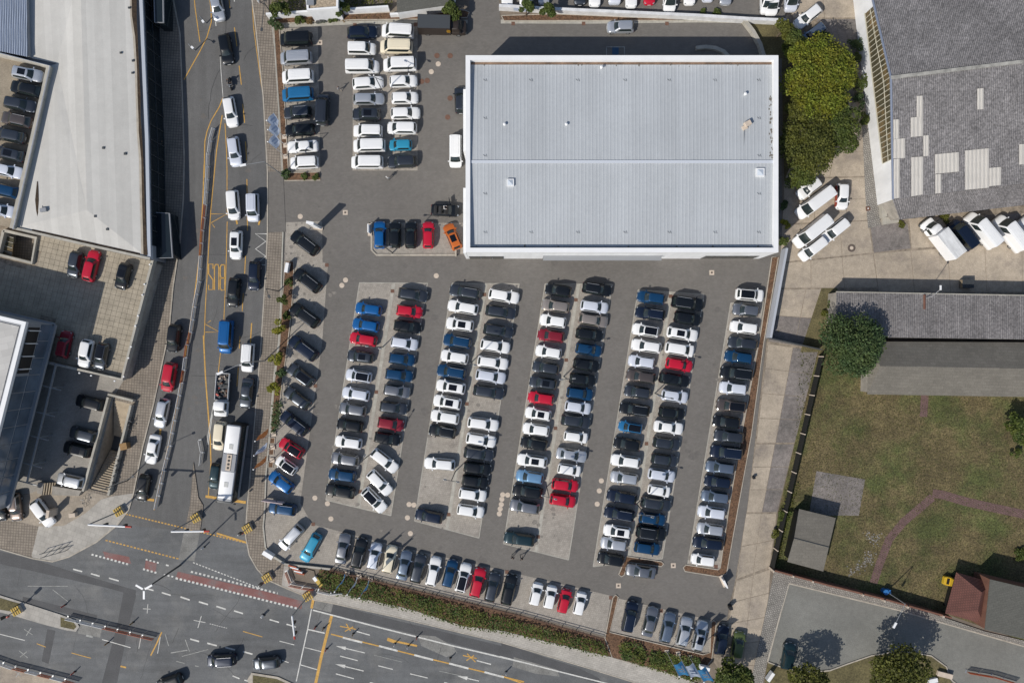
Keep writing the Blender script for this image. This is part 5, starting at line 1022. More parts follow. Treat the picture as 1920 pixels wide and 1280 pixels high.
row('', GB, 0.0, '', [('B3', 1005, 475, 's', 'G', '', 171, 'grey saloon alone in the bay between two bark islands')])
row('p', GB, 0.0, "single column along bark strip", X('1790 932 u W p@-5; 1760 1042 h G; 1747 1168 h W; L3 1740 52 w D; 1710 152 h U; 1693 268 b K r; 1670 375 h L; 1655 502 u F p; 1622 617 h K; 1640 722 w D; 1620 835 b N r; 1578 945 w Z; 1558 1048 h N; 1540 1155 h Z; B3 1515 52 h L; 1505 172 h S; 1490 272 w N; 1452 392 k W', 173, 'M3'))
GF = 'cars parked nose up along the hedge'
row('p', GF, 0.0, "bottom row along the hedge", X('625 312 s G @79; 742 345 w K r@76; 853 365 h L @77; 962 388 h C @77; 1068 432 s Z @77; 1168 455 w D @77; 1277 475 w W r; 1397 490 h U; 1492 522 w W p; 1597 555 w R; 1702 588 w D; 1822 607 w K', 76, 'B2'), 'from the left')
row('p', GF, 0.0, "group of four near hedge", X('250 638 k W; 352 660 k W; 454 688 k R; 565 705 k W', 77, 'B3'), 'from the left')
row('p', GF, 0.0, "row right of bark island", X('925 800 b N r; 1070 838 s G; 1197 880 w Z; 1317 910 w S; 1430 940 w S s', 77, 'B3'), 'from the left')
row('', GF, 0.0, '', [('B3', 1587, 970, 'w', 'N', '', 80, 'navy estate car right of the last bark island beside an olive one'), ('B3', 1705, 1005, 'h', 'Y', '', 80, 'olive green hatchback half under the tree at the lane end')])
# cars on the parking deck, terrace and court at the left
row('p', 'cars on the rooftop parking deck', ZR, 'rooftop parking deck row', X('T1 195 532 w S s@-12; 185 640 w K @168; 145 752 w D @-12; 115 862 w F r@168; 68 975 u D @168; 65 1108 u D s@168; 55 1228 w L @-12; M1 25 178 w U @168; 10 322 h L @-12', 168, 'T1'))
row('', 'cars on the tiled terrace', ZT + .01, '', [('M1', 538, 712, 'h', 'D', '', 257.5, 'dark grey hatchback on the tiled terrace left of a red car'), ('M1', 657, 722, 'w', 'R', '', 76, 'red estate car in the sun on the tiled terrace'), ('M1', 885, 798, 'h', 'K', 's', 255, 'black hatchback standing alone on the tiled terrace'), ('L1', 462, 60, 'h', 'Q', '', 78, 'dark red hatchback in the office shade on the terrace'), ('L1', 615, 125, 'h', 'W', '', 258, 'white hatchback at the lower edge of the tiled terrace'), ('L1', 728, 145, 'h', 'D', 'p', 258, 'dark grey hatchback beside the white one at the terrace edge')])
row('', 'cars in the shaded court', 0.09, '', [('L1', 648, 480, 'u', 'K', '', 166, 'black SUV, topmost of four cars in the shaded court'), ('L1', 600, 707, 'u', 'D', '', 166, 'dark grey SUV above a black one in the shaded court'), ('L1', 555, 815, 'u', 'K', 's', 166, 'black SUV with sunroof, lower of the close pair in the court'), ('L1', 510, 1038, 'u', 'S', '', 168, 'silver SUV, lowest of four cars in the shaded court')])
row('', 'cars on the corner plaza', 0.09, '', [('B1', 305, 55, 'w', 'W', '', 306, 'white estate car with its boot open on the plaza'), ('B1', 110, 15, 'h', 'F', 'r', 276, 'dark brown hatchback glinting beside the office corner'), ('B1', 0, 20, 'h', 'K', '', 276, 'black car cut by the left edge beside the office corner')])
# traffic
GT = 'traffic on the street'
row('', GT, 0.0, '', [('T1', 1562, 45, 's', 'S', '', 281, 'silver saloon driving down at the top edge of the street'), ('T1', 1627, 355, 'w', 'K', '', 280, 'black estate car ahead of the motorcycle on the street'), ('T1', 1658, 805, 'w', 'W', '', 280, 'white estate car behind the motorcycle on the street'), ('T1', 1687, 1090, 'w', 'L', '', 278, 'pale grey estate car above the two side-by-side white ones'), ('M1', 1680, 285, 'm', 'W', '', 274, 'white people carrier, left of the two side by side'), ('M1', 1822, 305, 'c', 'L', '', 271, 'pale grey small van, right of the two side by side'), ('M1', 1700, 572, 'u', 'W', 's', 268, 'white SUV with sunroof in the street beside the zigzag marking'), ('M1', 1682, 915, 'w', 'K', '', 264, 'black estate car in the street between bus lettering and navy car'), ('M1', 1830, 795, 'w', 'N', '', 267, 'navy estate car nearest the right kerb below the zigzag'),
 ('L1', 1630, 5, 'v', 'B', '', 266, 'blue van waiting in the street'), ('L1', 1252, 15, 'u', 'K', '', 262, 'black SUV with bright front, topmost car of the left lane'), ('L1', 1217, 295, 'm', 'R', '', 260, 'red people carrier in the left lane beside the barrier'), ('L1', 1165, 555, 'w', 'S', '', 258, 'silver estate car in the left lane below the red one'), ('L1', 1100, 815, 's', 'W', '', 258, 'white saloon in the left lane beside the stairwell'), ('L1', 1030, 1092, 'h', 'K', '', 259, 'black hatchback waiting at the left stop line'), ('L1', 1785, 155, 'c', 'W', '', 266, 'white small van right of the blue van'), ('L1', 1775, 412, 's', 'D', '', 263, 'dark grey saloon right of the open lorry'), ('L1', 1582, 718, 'm', 'C', '', 264, 'cream people carrier left of the bus rear'), ('L1', 1552, 1008, 'h', 'P', '', 263, 'petrol coloured hatchback left of the bus front')])
row('', 'cars driving on the avenue', 0.0, '', [('B1', 1595, 1112, 'm', 'N', 'r', 184, 'navy people carrier driving on the avenue'), ('B2', 72, 1135, 'h', 'D', '', 186, 'dark grey hatchback following the navy one on the avenue'), ('B1', 1220, 1275, 'h', 'K', '', 200, 'black car cut off by the bottom edge of the avenue')])
# yard at the right
GY = 'vehicles in the tan yard'
row('', GY, 0.03, '', [('M4', 408, 272, 'V', 'W', '', 217, 'long white van in the yard beside the white car with a red side'), ('M4', 388, 478, 'V', 'W', '', 219, 'long white van in the yard beside two small white vans'), ('M4', 558, 470, 'c', 'W', '', 219, 'small white van, upper of the two nose to tail'), ('M4', 397, 602, 'c', 'W', '', 218, 'small white van, lower of the two nose to tail'), ('M4', 375, 165, 'h', 'W', '', 217, 'white hatchback half hidden under the tree crowns'), ('M4', 1472, 502, 'v', 'N', '', 128, 'navy van between the box lorry and a white van'), ('M4', 1608, 470, 'V', 'W', '', 130, 'long white van right of the navy van below the shed'), ('M4', 1812, 492, 'V', 'W', '', 128, 'long white van, second right of the navy van'), ('M4', 1990, 500, 'V', 'W', '', 128, 'long white van cut by the right edge below the shed'), ('T4', 365, 120, 'w', 'W', '', 219, 'white estate car parked slantwise at the top of the yard'), ('T4', 400, 245, 'w', 'Z', '', 219, 'steel blue car partly covered by the lime green tree crown')])
cr_ = put_car(*zp('M4', [(612, 222)])[0], 268, 'h', 'W', '', .03, 'white hatchback with a red side in the yard', GY)
GN = 'vehicles parked nose down in the north lot'
row('', GN, 0.0, 'north lot row', X('T3 42 -55 h W; T3 175 -70 v W; T3 305 -62 h S; T3 565 -62 h D; T3 672 -52 h W; T3 815 -85 v L; T3 935 -50 u W; T3 1066 -65 h R; T3 1210 -30 v W; T3 1355 -60 h W; T3 1487 -88 h L; T3 1615 -65 h S; T3 1910 -20 v W; T4 100 -10 v W; T4 240 -35 v L', 270, 'T3'), 'from the left')
row('', GN, 0.0, '', [('B4', 225, 1085, 'h', 'P', '', 80, 'petrol coloured hatchback on the grey back road by the island')])
# ---------------------------------------------------------------- special vehicles
def wheels(e, pts, r=.45, w=.28):
    g = MB(); g.tube((0, -w / 2, 0), (0, w / 2, 0), r, 16, 0); g.tube((0, -w / 2 - .01, 0), (0, w / 2 + .01, 0), r * .6, 10, 1); me = g.mesh('wheel', [M['rubber'], M['rim']], 40)
    for x, y in pts: add('wheel', me, e, (x, y, r))
def rbox(b, x0, x1, y0, y1, z0, z1, r=.12, m=0, topin=.06):
    rg = []
    for dz, ins in ((0, 0), (z1 - z0 - topin, 0), (z1 - z0 - topin * .3, topin * .5), (z1 - z0, topin)):
        hx0_, hx1_, hy0_, hy1_ = x0 + ins, x1 - ins, y0 + ins, y1 - ins; pts = []
        for cx, cy, a0 in ((hx1_ - r, hy1_ - r, 0), (hx0_ + r, hy1_ - r, 90), (hx0_ + r, hy0_ + r, 180), (hx1_ - r, hy0_ + r, 270)):
            for k in range(4): a = math.radians(a0 + 30 * k); pts.append((cx + r * math.cos(a), cy + r * math.sin(a), z0 + dz))
        rg.append(pts)
    loft(b, rg, m)
def part(e, name, m, fn, smooth=None):
    b = MB(); fn(b); me = b.mesh(name, m, smooth); return add(name, me, e)
# city bus
p = W(*zp('L1', [(1676, 905)])[0], 1.6)
bus = empty('city_bus', (p.x, p.y, 0), math.radians(262.5), 'white roofed city bus with dark sides waiting at the stop line', 'bus')
part(bus, 'body', M['black'], lambda b: rbox(b, -6.0, 6.0, -1.26, 1.26, .3, 2.95, .35), 40)
part(bus, 'roof', M['greymetal'], lambda b: rbox(b, -5.9, 5.75, -1.12, 1.12, 2.9, 3.02, .3), 40)
for x0, x1 in ((-5.75, -1.55), (1.2, 5.35)): part(bus, 'roof_panel', M['whitemetal'], lambda b: rbox(b, x0, x1, -1.02, 1.02, 3.0, 3.12, .12), 40)
ac = part(bus, 'cooling_unit', M['greymetal'], lambda b: (rbox(b, -1.5, 1.15, -1.02, 1.02, 3.0, 3.16, .08), b.box((-.2, 0, 3.2), (2.5, .75, .1), m=1)), 40) if 0 else part(bus, 'cooling_unit', [M['greymetal'], M['coverc']], lambda b: (rbox(b, -1.5, 1.15, -1.02, 1.02, 3.0, 3.16, .08), b.box((-.2, 0, 3.2), (2.5, .75, .1), m=1)))
for i in range(4):
    f = part(ac, 'fan', M['black'], lambda b: b.disc((-1.05 + i * .56, 0), .19, 3.24, 3.27))
for x in (-2.6, 3.2): part(bus, 'roof_hatch', mat('hatch grey', (.5, .5, .48), .7), lambda b: b.box((x, 0, 3.14), (.75, .6, .06)))
part(bus, 'windscreen', M['carglass'], lambda b: b.box((6.0, 0, 1.75), (.06, 2.2, 1.6)))
part(bus, 'front_mask', M['darksteel'], lambda b: rbox(b, 5.55, 6.08, -1.2, 1.2, 2.7, 3.0, .2), 40)
for s in (1, -1):
    for i in range(6): part(bus, 'side_window', M['carglass'], lambda b: b.box((-4.8 + i * 1.85, s * 1.27, 2.0), (1.7, .03, 1.15)))
    part(bus, 'mirror', M['black'], lambda b: b.box((6.2, s * 1.35, 2.3), (.15, .25, .5)))
    part(bus, 'side_skirt', M['greymetal'], lambda b: b.box((0, s * 1.275, .75), (11.4, .03, .8)))
    part(bus, 'headlight', M['lamp'], lambda b: b.box((6.02, s * .9, .7), (.05, .4, .25)))
wheels(bus, [(3.3, 1.1), (3.3, -1.1), (-3.0, 1.1), (-3.0, -1.1)], .48)
# open lorry with a loaded bed
p = W(*zp('L1', [(1600, 420)])[0], .9)
lo = empty('open_lorry', (p.x, p.y, 0), math.radians(266), 'white open lorry with red and dark load in its bed', 'lorry')
part(lo, 'cab', M['whitemetal'], lambda b: rbox(b, .95, 3.35, -.98, .98, .4, 1.15, .25), 40)
cabt = part(lo, 'cab_roof', M['whitemetal'], lambda b: loft(b, [rring(1.0, 2.85, .94, .2, .12, .04, 1.1), rring(1.05, 2.35, .8, .2, .1, .04, 2.0), rring(1.15, 2.2, .7, .18, .08, .04, 2.07)]), 40)
part(lo, 'windscreen', M['carglass'], lambda b: b.idx([(2.76, -.72, 1.22), (2.76, .72, 1.22), (2.40, .66, 1.92), (2.40, -.66, 1.92), (2.84, 0, 1.22), (2.47, 0, 1.92)], [(0, 4, 5, 3), (4, 1, 2, 5)]))
part(lo, 'bed_floor', M['darksteel'], lambda b: b.box((-1.25, 0, .82), (4.2, 2.0, .12)))
for s in (1, -1): part(lo, 'bed_side', M['barrierw'], lambda b: b.box((-1.25, s * 1.0, 1.08), (4.2, .06, .45))); part(lo, 'side_window', M['carglass'], lambda b: b.box((1.75, s * .90, 1.5), (1.0, .04, .5), rx=s * .17))
for x in (-3.32, .82): part(lo, 'tailboard' if x < 0 else 'headboard', M['barrierw'], lambda b: b.box((x, 0, 1.1), (.06, 2.06, .5)))
for s in (1, -1): part(lo, 'headlight', M['lamp'], lambda b: b.box((3.33, s * .7, .72), (.06, .3, .2)))
wheels(lo, [(2.3, .85), (2.3, -.85), (-2.2, .85), (-2.2, -.85)], .38, .24)
ld = empty('lorry_load', (p.x, p.y, 0), math.radians(266), 'jumble of red and dark scrap heaped in the open lorry bed', 'load'); rq = random.Random(5)
for i in range(26):
    col_ = rq.choice([M['redpaint'], M['iron'], M['black'], M['coverc'], M['darksteel'], M['rustiron']]); q = (rq.uniform(-3.0, .4), rq.uniform(-.75, .75), .95 + rq.uniform(0, .35))
    b = MB(); b.box((0, 0, 0), (rq.uniform(.15, .8), rq.uniform(.1, .35), rq.uniform(.1, .35)), rq.uniform(0, 3), rx=rq.uniform(-.4, .4)); add('scrap_piece', b.mesh('scrap_piece', col_), ld, q)
# dark brown parcel lorry
p = W(*zp('T2', [(1345, 192)])[0], 1.2)
br = mat('dark brown lorry paint', (0.030, 0.022, 0.018), .45, layers=[('noise', .8, .9, 1.1)])
pl = empty('parcel_lorry', (p.x, p.y, 0), math.radians(-1.5), 'dark brown parcel lorry with a gold emblem by the top bed', 'lorry')
part(pl, 'cargo_box', [br, M['darksteel']], lambda b: (b.box((-1.2, 0, 1.7), (5.0, 2.15, 2.3)), b.box((-1.2, 0, 2.86), (4.9, 2.05, .04), m=1)))
part(pl, 'cab', br, lambda b: (rbox(b, 1.3, 3.6, -1.0, 1.0, .45, 1.35, .3), loft(b, [rring(1.32, 3.1, .97, .22, .15, .02, 1.3), rring(1.32, 2.55, .85, .2, .12, .02, 2.25), rring(1.35, 2.45, .75, .2, .1, .02, 2.32)])), 40)
part(pl, 'windscreen', M['carglass'], lambda b: b.idx([(3.0, -.75, 1.42), (3.0, .75, 1.42), (2.6, .66, 2.15), (2.6, -.66, 2.15), (3.12, 0, 1.42), (2.69, 0, 2.15)], [(0, 4, 5, 3), (4, 1, 2, 5)]))
for s in (1, -1): part(pl, 'emblem', M['gold'], lambda b: b.idx([(.75, s * 1.09, 1.5), (1.2, s * 1.09, 1.5), (1.28, s * 1.09, 2.0), (1.2, s * 1.09, 2.45), (.75, s * 1.09, 2.45), (.67, s * 1.09, 2.0)], [(0, 1, 2, 3, 4, 5), (5, 4, 3, 2, 1, 0)])); part(pl, 'mirror', M['black'], lambda b: b.box((2.7, s * 1.15, 1.7), (.12, .25, .4)))
for s in (1, -1): part(pl, 'headlight', M['lamp'], lambda b: b.box((3.58, s * .7, .85), (.06, .3, .2)))
wheels(pl, [(2.4, .88), (2.4, -.88), (-2.4, .88), (-2.4, -.88)], .38, .26)
# box lorry in the yard
p = W(*zp('M4', [(1330, 535)])[0], 1.4)
bl = empty('box_lorry', (p.x, p.y, .03), math.radians(128), 'white box lorry with a pale streaked roof in the yard', 'lorry')
part(bl, 'cargo_box', [M['whitemetal'], mat('streaked white roof', (.72, .72, .71), .6, layers=[('streak', 1.2, .75, 1.05, (.25, 2, 1), 38), ('noise', 2, .9, 1.05)])], lambda b: (b.box((-.95, 0, 1.75), (4.6, 2.15, 2.4)), b.box((-.95, 0, 2.97), (4.5, 2.06, .05), m=1)))
part(bl, 'cab', M['whitemetal'], lambda b: (rbox(b, 1.4, 3.75, -1.0, 1.0, .4, 1.15, .3), loft(b, [rring(1.4, 3.1, .96, .22, .12, .02, 1.1), rring(1.4, 2.45, .82, .2, .1, .02, 2.05), rring(1.45, 2.35, .72, .2, .1, .02, 2.12)])), 40)
part(bl, 'windscreen', M['carglass'], lambda b: b.idx([(3.02, -.74, 1.22), (3.02, .74, 1.22), (2.52, .66, 1.98), (2.52, -.66, 1.98), (3.12, 0, 1.22), (2.6, 0, 1.98)], [(0, 4, 5, 3), (4, 1, 2, 5)]))
part(bl, 'bumper', M['darksteel'], lambda b: rbox(b, 3.3, 3.85, -1.05, 1.05, .35, .7, .25))
for s in (1, -1): part(bl, 'side_window', M['carglass'], lambda b: b.box((2.1, s * .93, 1.5), (1.0, .04, .55), rx=s * .15)); part(bl, 'headlight', M['lamp'], lambda b: b.box((3.68, s * .72, .85), (.16, .3, .2))); part(bl, 'mirror', M['black'], lambda b: b.box((2.75, s * 1.2, 1.5), (.12, .25, .35)))
wheels(bl, [(2.7, .88), (2.7, -.88), (-1.9, .88), (-1.9, -.88)], .36, .24)
# red door side of the two-tone hatchback
rsd = MB(); rsd.box((0, -.93, .62), (3.3, .05, .62)); rsd.box((0, -.91, .95), (2.9, .06, .12)); add('red_side_panel', rsd.mesh('red_side_panel', mat('red brown body panel', (.30, .05, .03), .4)), cr_)
# open convertible with its door open and a driver
p = W(*zp('M2', [(1362, 325)])[0], .6)
cv = empty('convertible_car', (p.x, p.y, 0), math.radians(-3), 'black open convertible with one door open beside the hall', 'car')
kp = PAINT['K'][1]
def cvb(b): lower_body(b, 4.4, 1.82, .93, .28, .2, False)
part(cv, 'body', kp, cvb, 40)
part(cv, 'cabin_well', mat('dark leather', (.014, .013, .013), .75), lambda b: rbox(b, -1.15, .62, -.68, .68, .7, .985, .2))
for x, y in ((-.1, .36), (-.1, -.36), (-.85, 0)):
    part(cv, 'seat', mat('seat leather', (.022, .022, .024), .65), lambda b: (rbox(b, x - .25, x + .3, y - (.27 if y else .6), y + (.27 if y else .6), .8, 1.03, .1), rbox(b, x - .32, x - .18, y - (.25 if y else .58), y + (.25 if y else .58), .9, 1.28 if y else 1.1, .06)))
part(cv, 'windscreen', M['carglass'], lambda b: b.idx([(.95, -.72, .96), (.95, .72, .96), (.52, .62, 1.36), (.52, -.62, 1.36), (1.06, 0, .96), (.60, 0, 1.36)], [(0, 4, 5, 3), (4, 1, 2, 5), (3, 5, 4, 0), (5, 2, 1, 4)]))
part(cv, 'windscreen_frame', M['black'], lambda b: (b.tube((.52, -.62, 1.37), (.60, 0, 1.37), .03), b.tube((.60, 0, 1.37), (.52, .62, 1.37), .03), b.tube((.52, .62, 1.37), (.95, .74, .95), .03), b.tube((.52, -.62, 1.37), (.95, -.74, .95), .03)))
part(cv, 'door', kp, lambda b: b.box((.62, 1.42, .66), (.10, 1.12, .62), .20))
part(cv, 'folded_roof', mat('black roof cloth', (.018, .018, .02), .9), lambda b: rbox(b, -1.75, -1.2, -.7, .7, .9, 1.03, .12), 40)
for s in (1, -1): part(cv, 'headlight', M['lamp'], lambda b: b.box((1.98, s * .68, .74), (.3, .26, .1), s * -.5)); part(cv, 'tail_light', M['redlamp'], lambda b: b.box((-2.13, s * .62, .78), (.08, .3, .14)))
for s in (1, -1): part(cv, 'mirror', kp, lambda b: b.box((.8, s * .98, 1.0), (.15, .22, .13)))
for x in (1.35, -1.3):
    for s in (1, -1): add('wheel', CM['h']['wheel'], cv, (x, s * .79, .325))
# motorcycle
p = W(*zp('T1', [(1655, 600)])[0], .6)
mo = empty('motorcycle', (p.x, p.y, 0), math.radians(278), 'black motorcycle with rider between two cars on the street', 'motorcycle')
g = MB(); g.tube((0, -.07, 0), (0, .07, 0), .31, 16); me_ = g.mesh('wheel', M['rubber'], 40)
for x in (-.72, .75): add('wheel', me_, mo, (x, 0, .31))
part(mo, 'frame', M['darksteel'], lambda b: (b.box((0, 0, .5), (.7, .3, .4)), b.tube((.75, .1, .31), (.42, .1, 1.0), .035), b.tube((.75, -.1, .31), (.42, -.1, 1.0), .035)))
part(mo, 'fuel_tank', M['black'], lambda b: rbox(b, -.05, .5, -.18, .18, .7, 1.0, .12), 40); part(mo, 'saddle', M['rubber'], lambda b: rbox(b, -.75, -.02, -.16, .16, .72, .84, .1), 40)
part(mo, 'handlebar', M['chrome'], lambda b: b.tube((.42, -.38, 1.05), (.42, .38, 1.05), .025)); part(mo, 'headlight', M['lamp'], lambda b: b.disc((.62, 0), .1, .85, .98))
# ---------------------------------------------------------------- people: one continuous skinned figure each
def person(px, py, rz, z, label, top, pose='stand', legs=None, headm=None, loc=None, bag=False):
    J = {'pelvis': (0, 0, .95), 'waist': (0, 0, 1.10), 'chest': (.01, 0, 1.32), 'neck': (.01, 0, 1.50), 'head0': (.03, 0, 1.60), 'head': (.03, 0, 1.72)}
    st = {'stand': (.06, -.06, .1), 'walk': (.28, -.26, .25)}.get(pose, (0, 0, 0))
    for s, n_ in ((1, 'l'), (-1, 'r')):
        fw = st[0] if s > 0 else st[1]
        J['hip' + n_] = (0, s * .10, .90)
        if pose == 'sit': J['knee' + n_] = (.42, s * .16, .95); J['ank' + n_] = (.50, s * .17, .55); J['toe' + n_] = (.66, s * .18, .50)
        else: J['knee' + n_] = (fw * .55 + .03, s * .11, .50); J['ank' + n_] = (fw, s * .11, .09); J['toe' + n_] = (fw + .16, s * .13, .04)
        J['sho' + n_] = (0, s * .19, 1.42)
        if pose == 'sit': J['elb' + n_] = (.22, s * .27, 1.22); J['wri' + n_] = (.42, s * .22, 1.18); J['han' + n_] = (.50, s * .2, 1.19)
        else: a = -st[2] * s; J['elb' + n_] = (a * .5 - .03, s * .25, 1.14); J['wri' + n_] = (a + .08, s * .25, .90); J['han' + n_] = (a + .12, s * .24, .80)
    E = [('pelvis', 'waist'), ('waist', 'chest'), ('chest', 'neck'), ('neck', 'head0'), ('head0', 'head')]
    for n_ in 'lr': E += [('pelvis', 'hip' + n_), ('hip' + n_, 'knee' + n_), ('knee' + n_, 'ank' + n_), ('ank' + n_, 'toe' + n_), ('chest', 'sho' + n_), ('sho' + n_, 'elb' + n_), ('elb' + n_, 'wri' + n_), ('wri' + n_, 'han' + n_)]
    RD = {'pelvis': (.14, .11), 'waist': (.135, .10), 'chest': (.15, .115), 'neck': (.06, .06), 'head0': (.085, .08), 'head': (.095, .085), 'hip': (.09, .09), 'knee': (.062, .062), 'ank': (.045, .045), 'toe': (.042, .03), 'sho': (.065, .065), 'elb': (.046, .046), 'wri': (.033, .033), 'han': (.042, .03)}
    ks = list(J); me = bpy.data.meshes.new('p'); me.from_pydata([J[k] for k in ks], [(ks.index(a), ks.index(c)) for a, c in E], [])
    o = bpy.data.objects.new('p', me); COL.objects.link(o)
    o.modifiers.new('s', 'SKIN'); sub = o.modifiers.new('u', 'SUBSURF'); sub.levels = 1; sub.render_levels = 1
    for i, k in enumerate(ks):
        sv = me.skin_vertices[0].data[i]; sv.radius = RD.get(k, RD.get(k[:-1])); sv.use_root = k == 'pelvis'
    dg = bpy.context.evaluated_depsgraph_get(); m2 = bpy.data.meshes.new_from_object(o.evaluated_get(dg)); bpy.data.objects.remove(o); bpy.data.meshes.remove(me)
    m2.name = 'person'; m2.materials.clear()
    for q in (M['skin'], top, legs or M['denim'], M['rubber'], headm or M['hair']): m2.materials.append(q)
    for f in m2.polygons:
        c = f.center; k = 1
        if pose != 'sit':
            k = 3 if c.z < .10 else 2 if c.z < .96 and abs(c.y) < .215 else 1
            if c.z < .95 and abs(c.y) >= .19 and c.z > .7: k = 0
        elif c.z < .98 and c.x > .1 or c.z < .9: k = 2
        if c.z > 1.50: k = 4 if (c.z > 1.70 or (c.x < .02 and c.z > 1.58)) else 0
        if pose == 'sit' and c.x > .40 and c.z > 1.1 and c.z < 1.3: k = 0
        f.material_index = k; f.use_smooth = True
    o = bpy.data.objects.new('person', m2); COL.objects.link(o); o.location = loc or W(px, py, 0) + Vector((0, 0, z)); o.rotation_euler = (0, 0, rz)
    tag(o, label, 'person', 'people')
    nb_ = MB(); nb_.idx([(.115, -.018, 1.655), (.115, .018, 1.655), (.148, 0, 1.65), (.118, 0, 1.69)], [(0, 1, 2), (1, 3, 2), (3, 0, 2)]); add('nose', nb_.mesh('nose', M['skin']), o)
    return o
person(638, 170.5, 2.4, .012, 'person in grey shirt and tan trousers walking in the upper lot', M['shirt'], 'walk', M['coverc'])
person(729, 336, 1.0, .012, 'person in white top standing in the lane left of the hall', M['shirtw'])
person(961, 1041, 1.3, .02, 'person in black jacket standing below the petrol estate car', M['shirtd'])
person(978, 1043, 2.0, .012, 'person in dark clothes just right of the one in a black jacket', M['shirtd'], 'walk')
person(490, 8, -.6, .1, 'person in white walking on the right pavement at the top edge', M['shirtw'], 'walk')
person(0, 0, math.radians(-3), 0, 'driver in a white shirt sitting in the open convertible', M['shirtw'], 'sit', loc=cv.location + Vector((-.14, .36, .02)))
person(0, 0, math.radians(278), 0, 'rider in black with dark helmet on the motorcycle', M['shirtd'], 'sit', headm=M['black'], loc=mo.location + Matrix.Rotation(math.radians(278), 3, 'Z') @ Vector((-.3, 0, -.08)))
person(304, 268, .5, .08, 'person in dark clothes in the deep shade of the left pavement', M['shirtd'], 'walk')
# ---------------------------------------------------------------- flags on poles
def flag(base, wind, clothm, label, group, h=8.0, printm=None):
    b0 = W(*base); e = empty('flagpole', (b0.x, b0.y, .09), 0, label, 'flag', group)
    part(e, 'pole', M['chrome'], lambda b: b.tube((0, 0, 0), (0, 0, h), .06, 8, r2=.035), 50); part(e, 'finial', M['whitemetal'], lambda b: b.disc((0, 0), .09, h, h + .16, 8)); part(e, 'footing', M['coverc'], lambda b: b.box((0, 0, .05), (.7, .7, .14), .1))
    d = Vector((math.cos(wind), math.sin(wind), 0)); n_ = Vector((-d.y, d.x, 0)); b = MB(); rows = []; Hh, Wd_ = 3.5, 1.55
    for j in range(9):
        t = j / 8; row_ = []
        for i in range(9):
            s = i / 8; off = n_ * (.22 * math.sin(s * 5 + t * 3) * s + .05 * math.sin(t * 9) * s)
            row_.append(d * (s * Wd_ * (1 - .12 * t)) + off + Vector((0, 0, h - .1 - t * Hh - s * (.25 + .2 * t))))
        rows.append(row_)
    for j in range(8):
        for i in range(8): b.face([rows[j][i], rows[j][i + 1], rows[j + 1][i + 1], rows[j + 1][i]], 1 if printm and ((2 <= i <= 5 and j in (2, 4)) or (i == 6 and 2 <= j <= 5)) else 0)
    fo = add('flag_cloth', b.mesh('flag_cloth', [clothm, printm or clothm], 80), e)
GFL = 'flags on poles'
for bs, nm in (((534, 257), 'uppermost'), ((536, 273), 'middle'), ((536, 294), 'lowest')): flag(bs, 1.1, M['flagpale'], nm + ' of three pale blue flags over the upper street pavement', GFL, printm=M['flagprint'])
for bs, c, l in (((514, 813), 'flagorange', 'orange flag, upper of two beside the bus'), ((512, 838), 'flagpale', 'pale flag between two orange flags beside the bus'), ((511, 862), 'flagorange', 'orange flag, lower of two beside the bus')): flag(bs, 1.0, M[c], l, GFL, printm=M['flagprint'] if 'pale' in c else None)
for bs, c, l in (((652, 1074), 'flagblue', 'blue flag, left of three over the hedge by the corner'), ((674, 1079), 'flagpale', 'pale flag between two blue flags over the hedge'), ((695, 1085), 'flagblue', 'blue flag, right of three over the hedge by the corner')): flag(bs, 0.98, M[c], l, GFL, printm=M['flagwhite'] if 0 else None)
for bs, c, l, pm in (((1250, 1221), 'flagblue', 'blue flag, left of three at the bottom by the lane end', 'flagwhite'), ((1271, 1224), 'flagpale', 'pale flag with blue print between two blue flags at the bottom', 'flagprint'), ((1293, 1231), 'flagblue', 'blue flag, right of three at the bottom by the lane end', 'flagwhite')): flag(bs, .1, M[c], l, GFL, printm=M[pm])
# ---------------------------------------------------------------- lamps
def lamp2(px, py, label, ang, h=7.6):
    w = W(px, py); e = empty('lamp_post', (w.x, w.y, .02), math.radians(ang), label, 'street lamp', 'twin lamp posts of the car park')
    part(e, 'pole', M['darksteel'], lambda b: b.tube((0, 0, 0), (0, 0, h), .09, 8, r2=.055), 50); part(e, 'arm', M['darksteel'], lambda b: (b.tube((-.95, 0, h), (.95, 0, h), .045)))
    for s in (1, -1): part(e, 'lamp_head', M['steel'], lambda b: rbox(b, s * .95 - .26, s * .95 + .26, -.12, .12, h - .07, h + .06, .1))
for (x, y), l, a in (((718, 650), 'twin lamp post in the first parking block below the upper blue car', -9), ((697, 849), 'twin lamp post in the first parking block near the slanting white cars', 60), ((884, 679), 'twin lamp post in the second parking block beside white SUVs', -10), ((854, 883), 'twin lamp post in the emptier end of the second parking block', -10),
                 ((1057, 705.5), 'twin lamp post in the third parking block above the red car', 5), ((1025, 912), 'twin lamp post in the third parking block beside two red cars', -15), ((1228, 737), 'twin lamp post in the fourth parking block below the red hatchback', -12), ((1194, 944), 'twin lamp post in the lower fourth parking block', -12), ((722, 180), 'twin lamp post in the upper lot between white cars', -25), ((736, 474), 'twin lamp post on the small island by the hall entrance', -3)): lamp2(x, y, l, a)
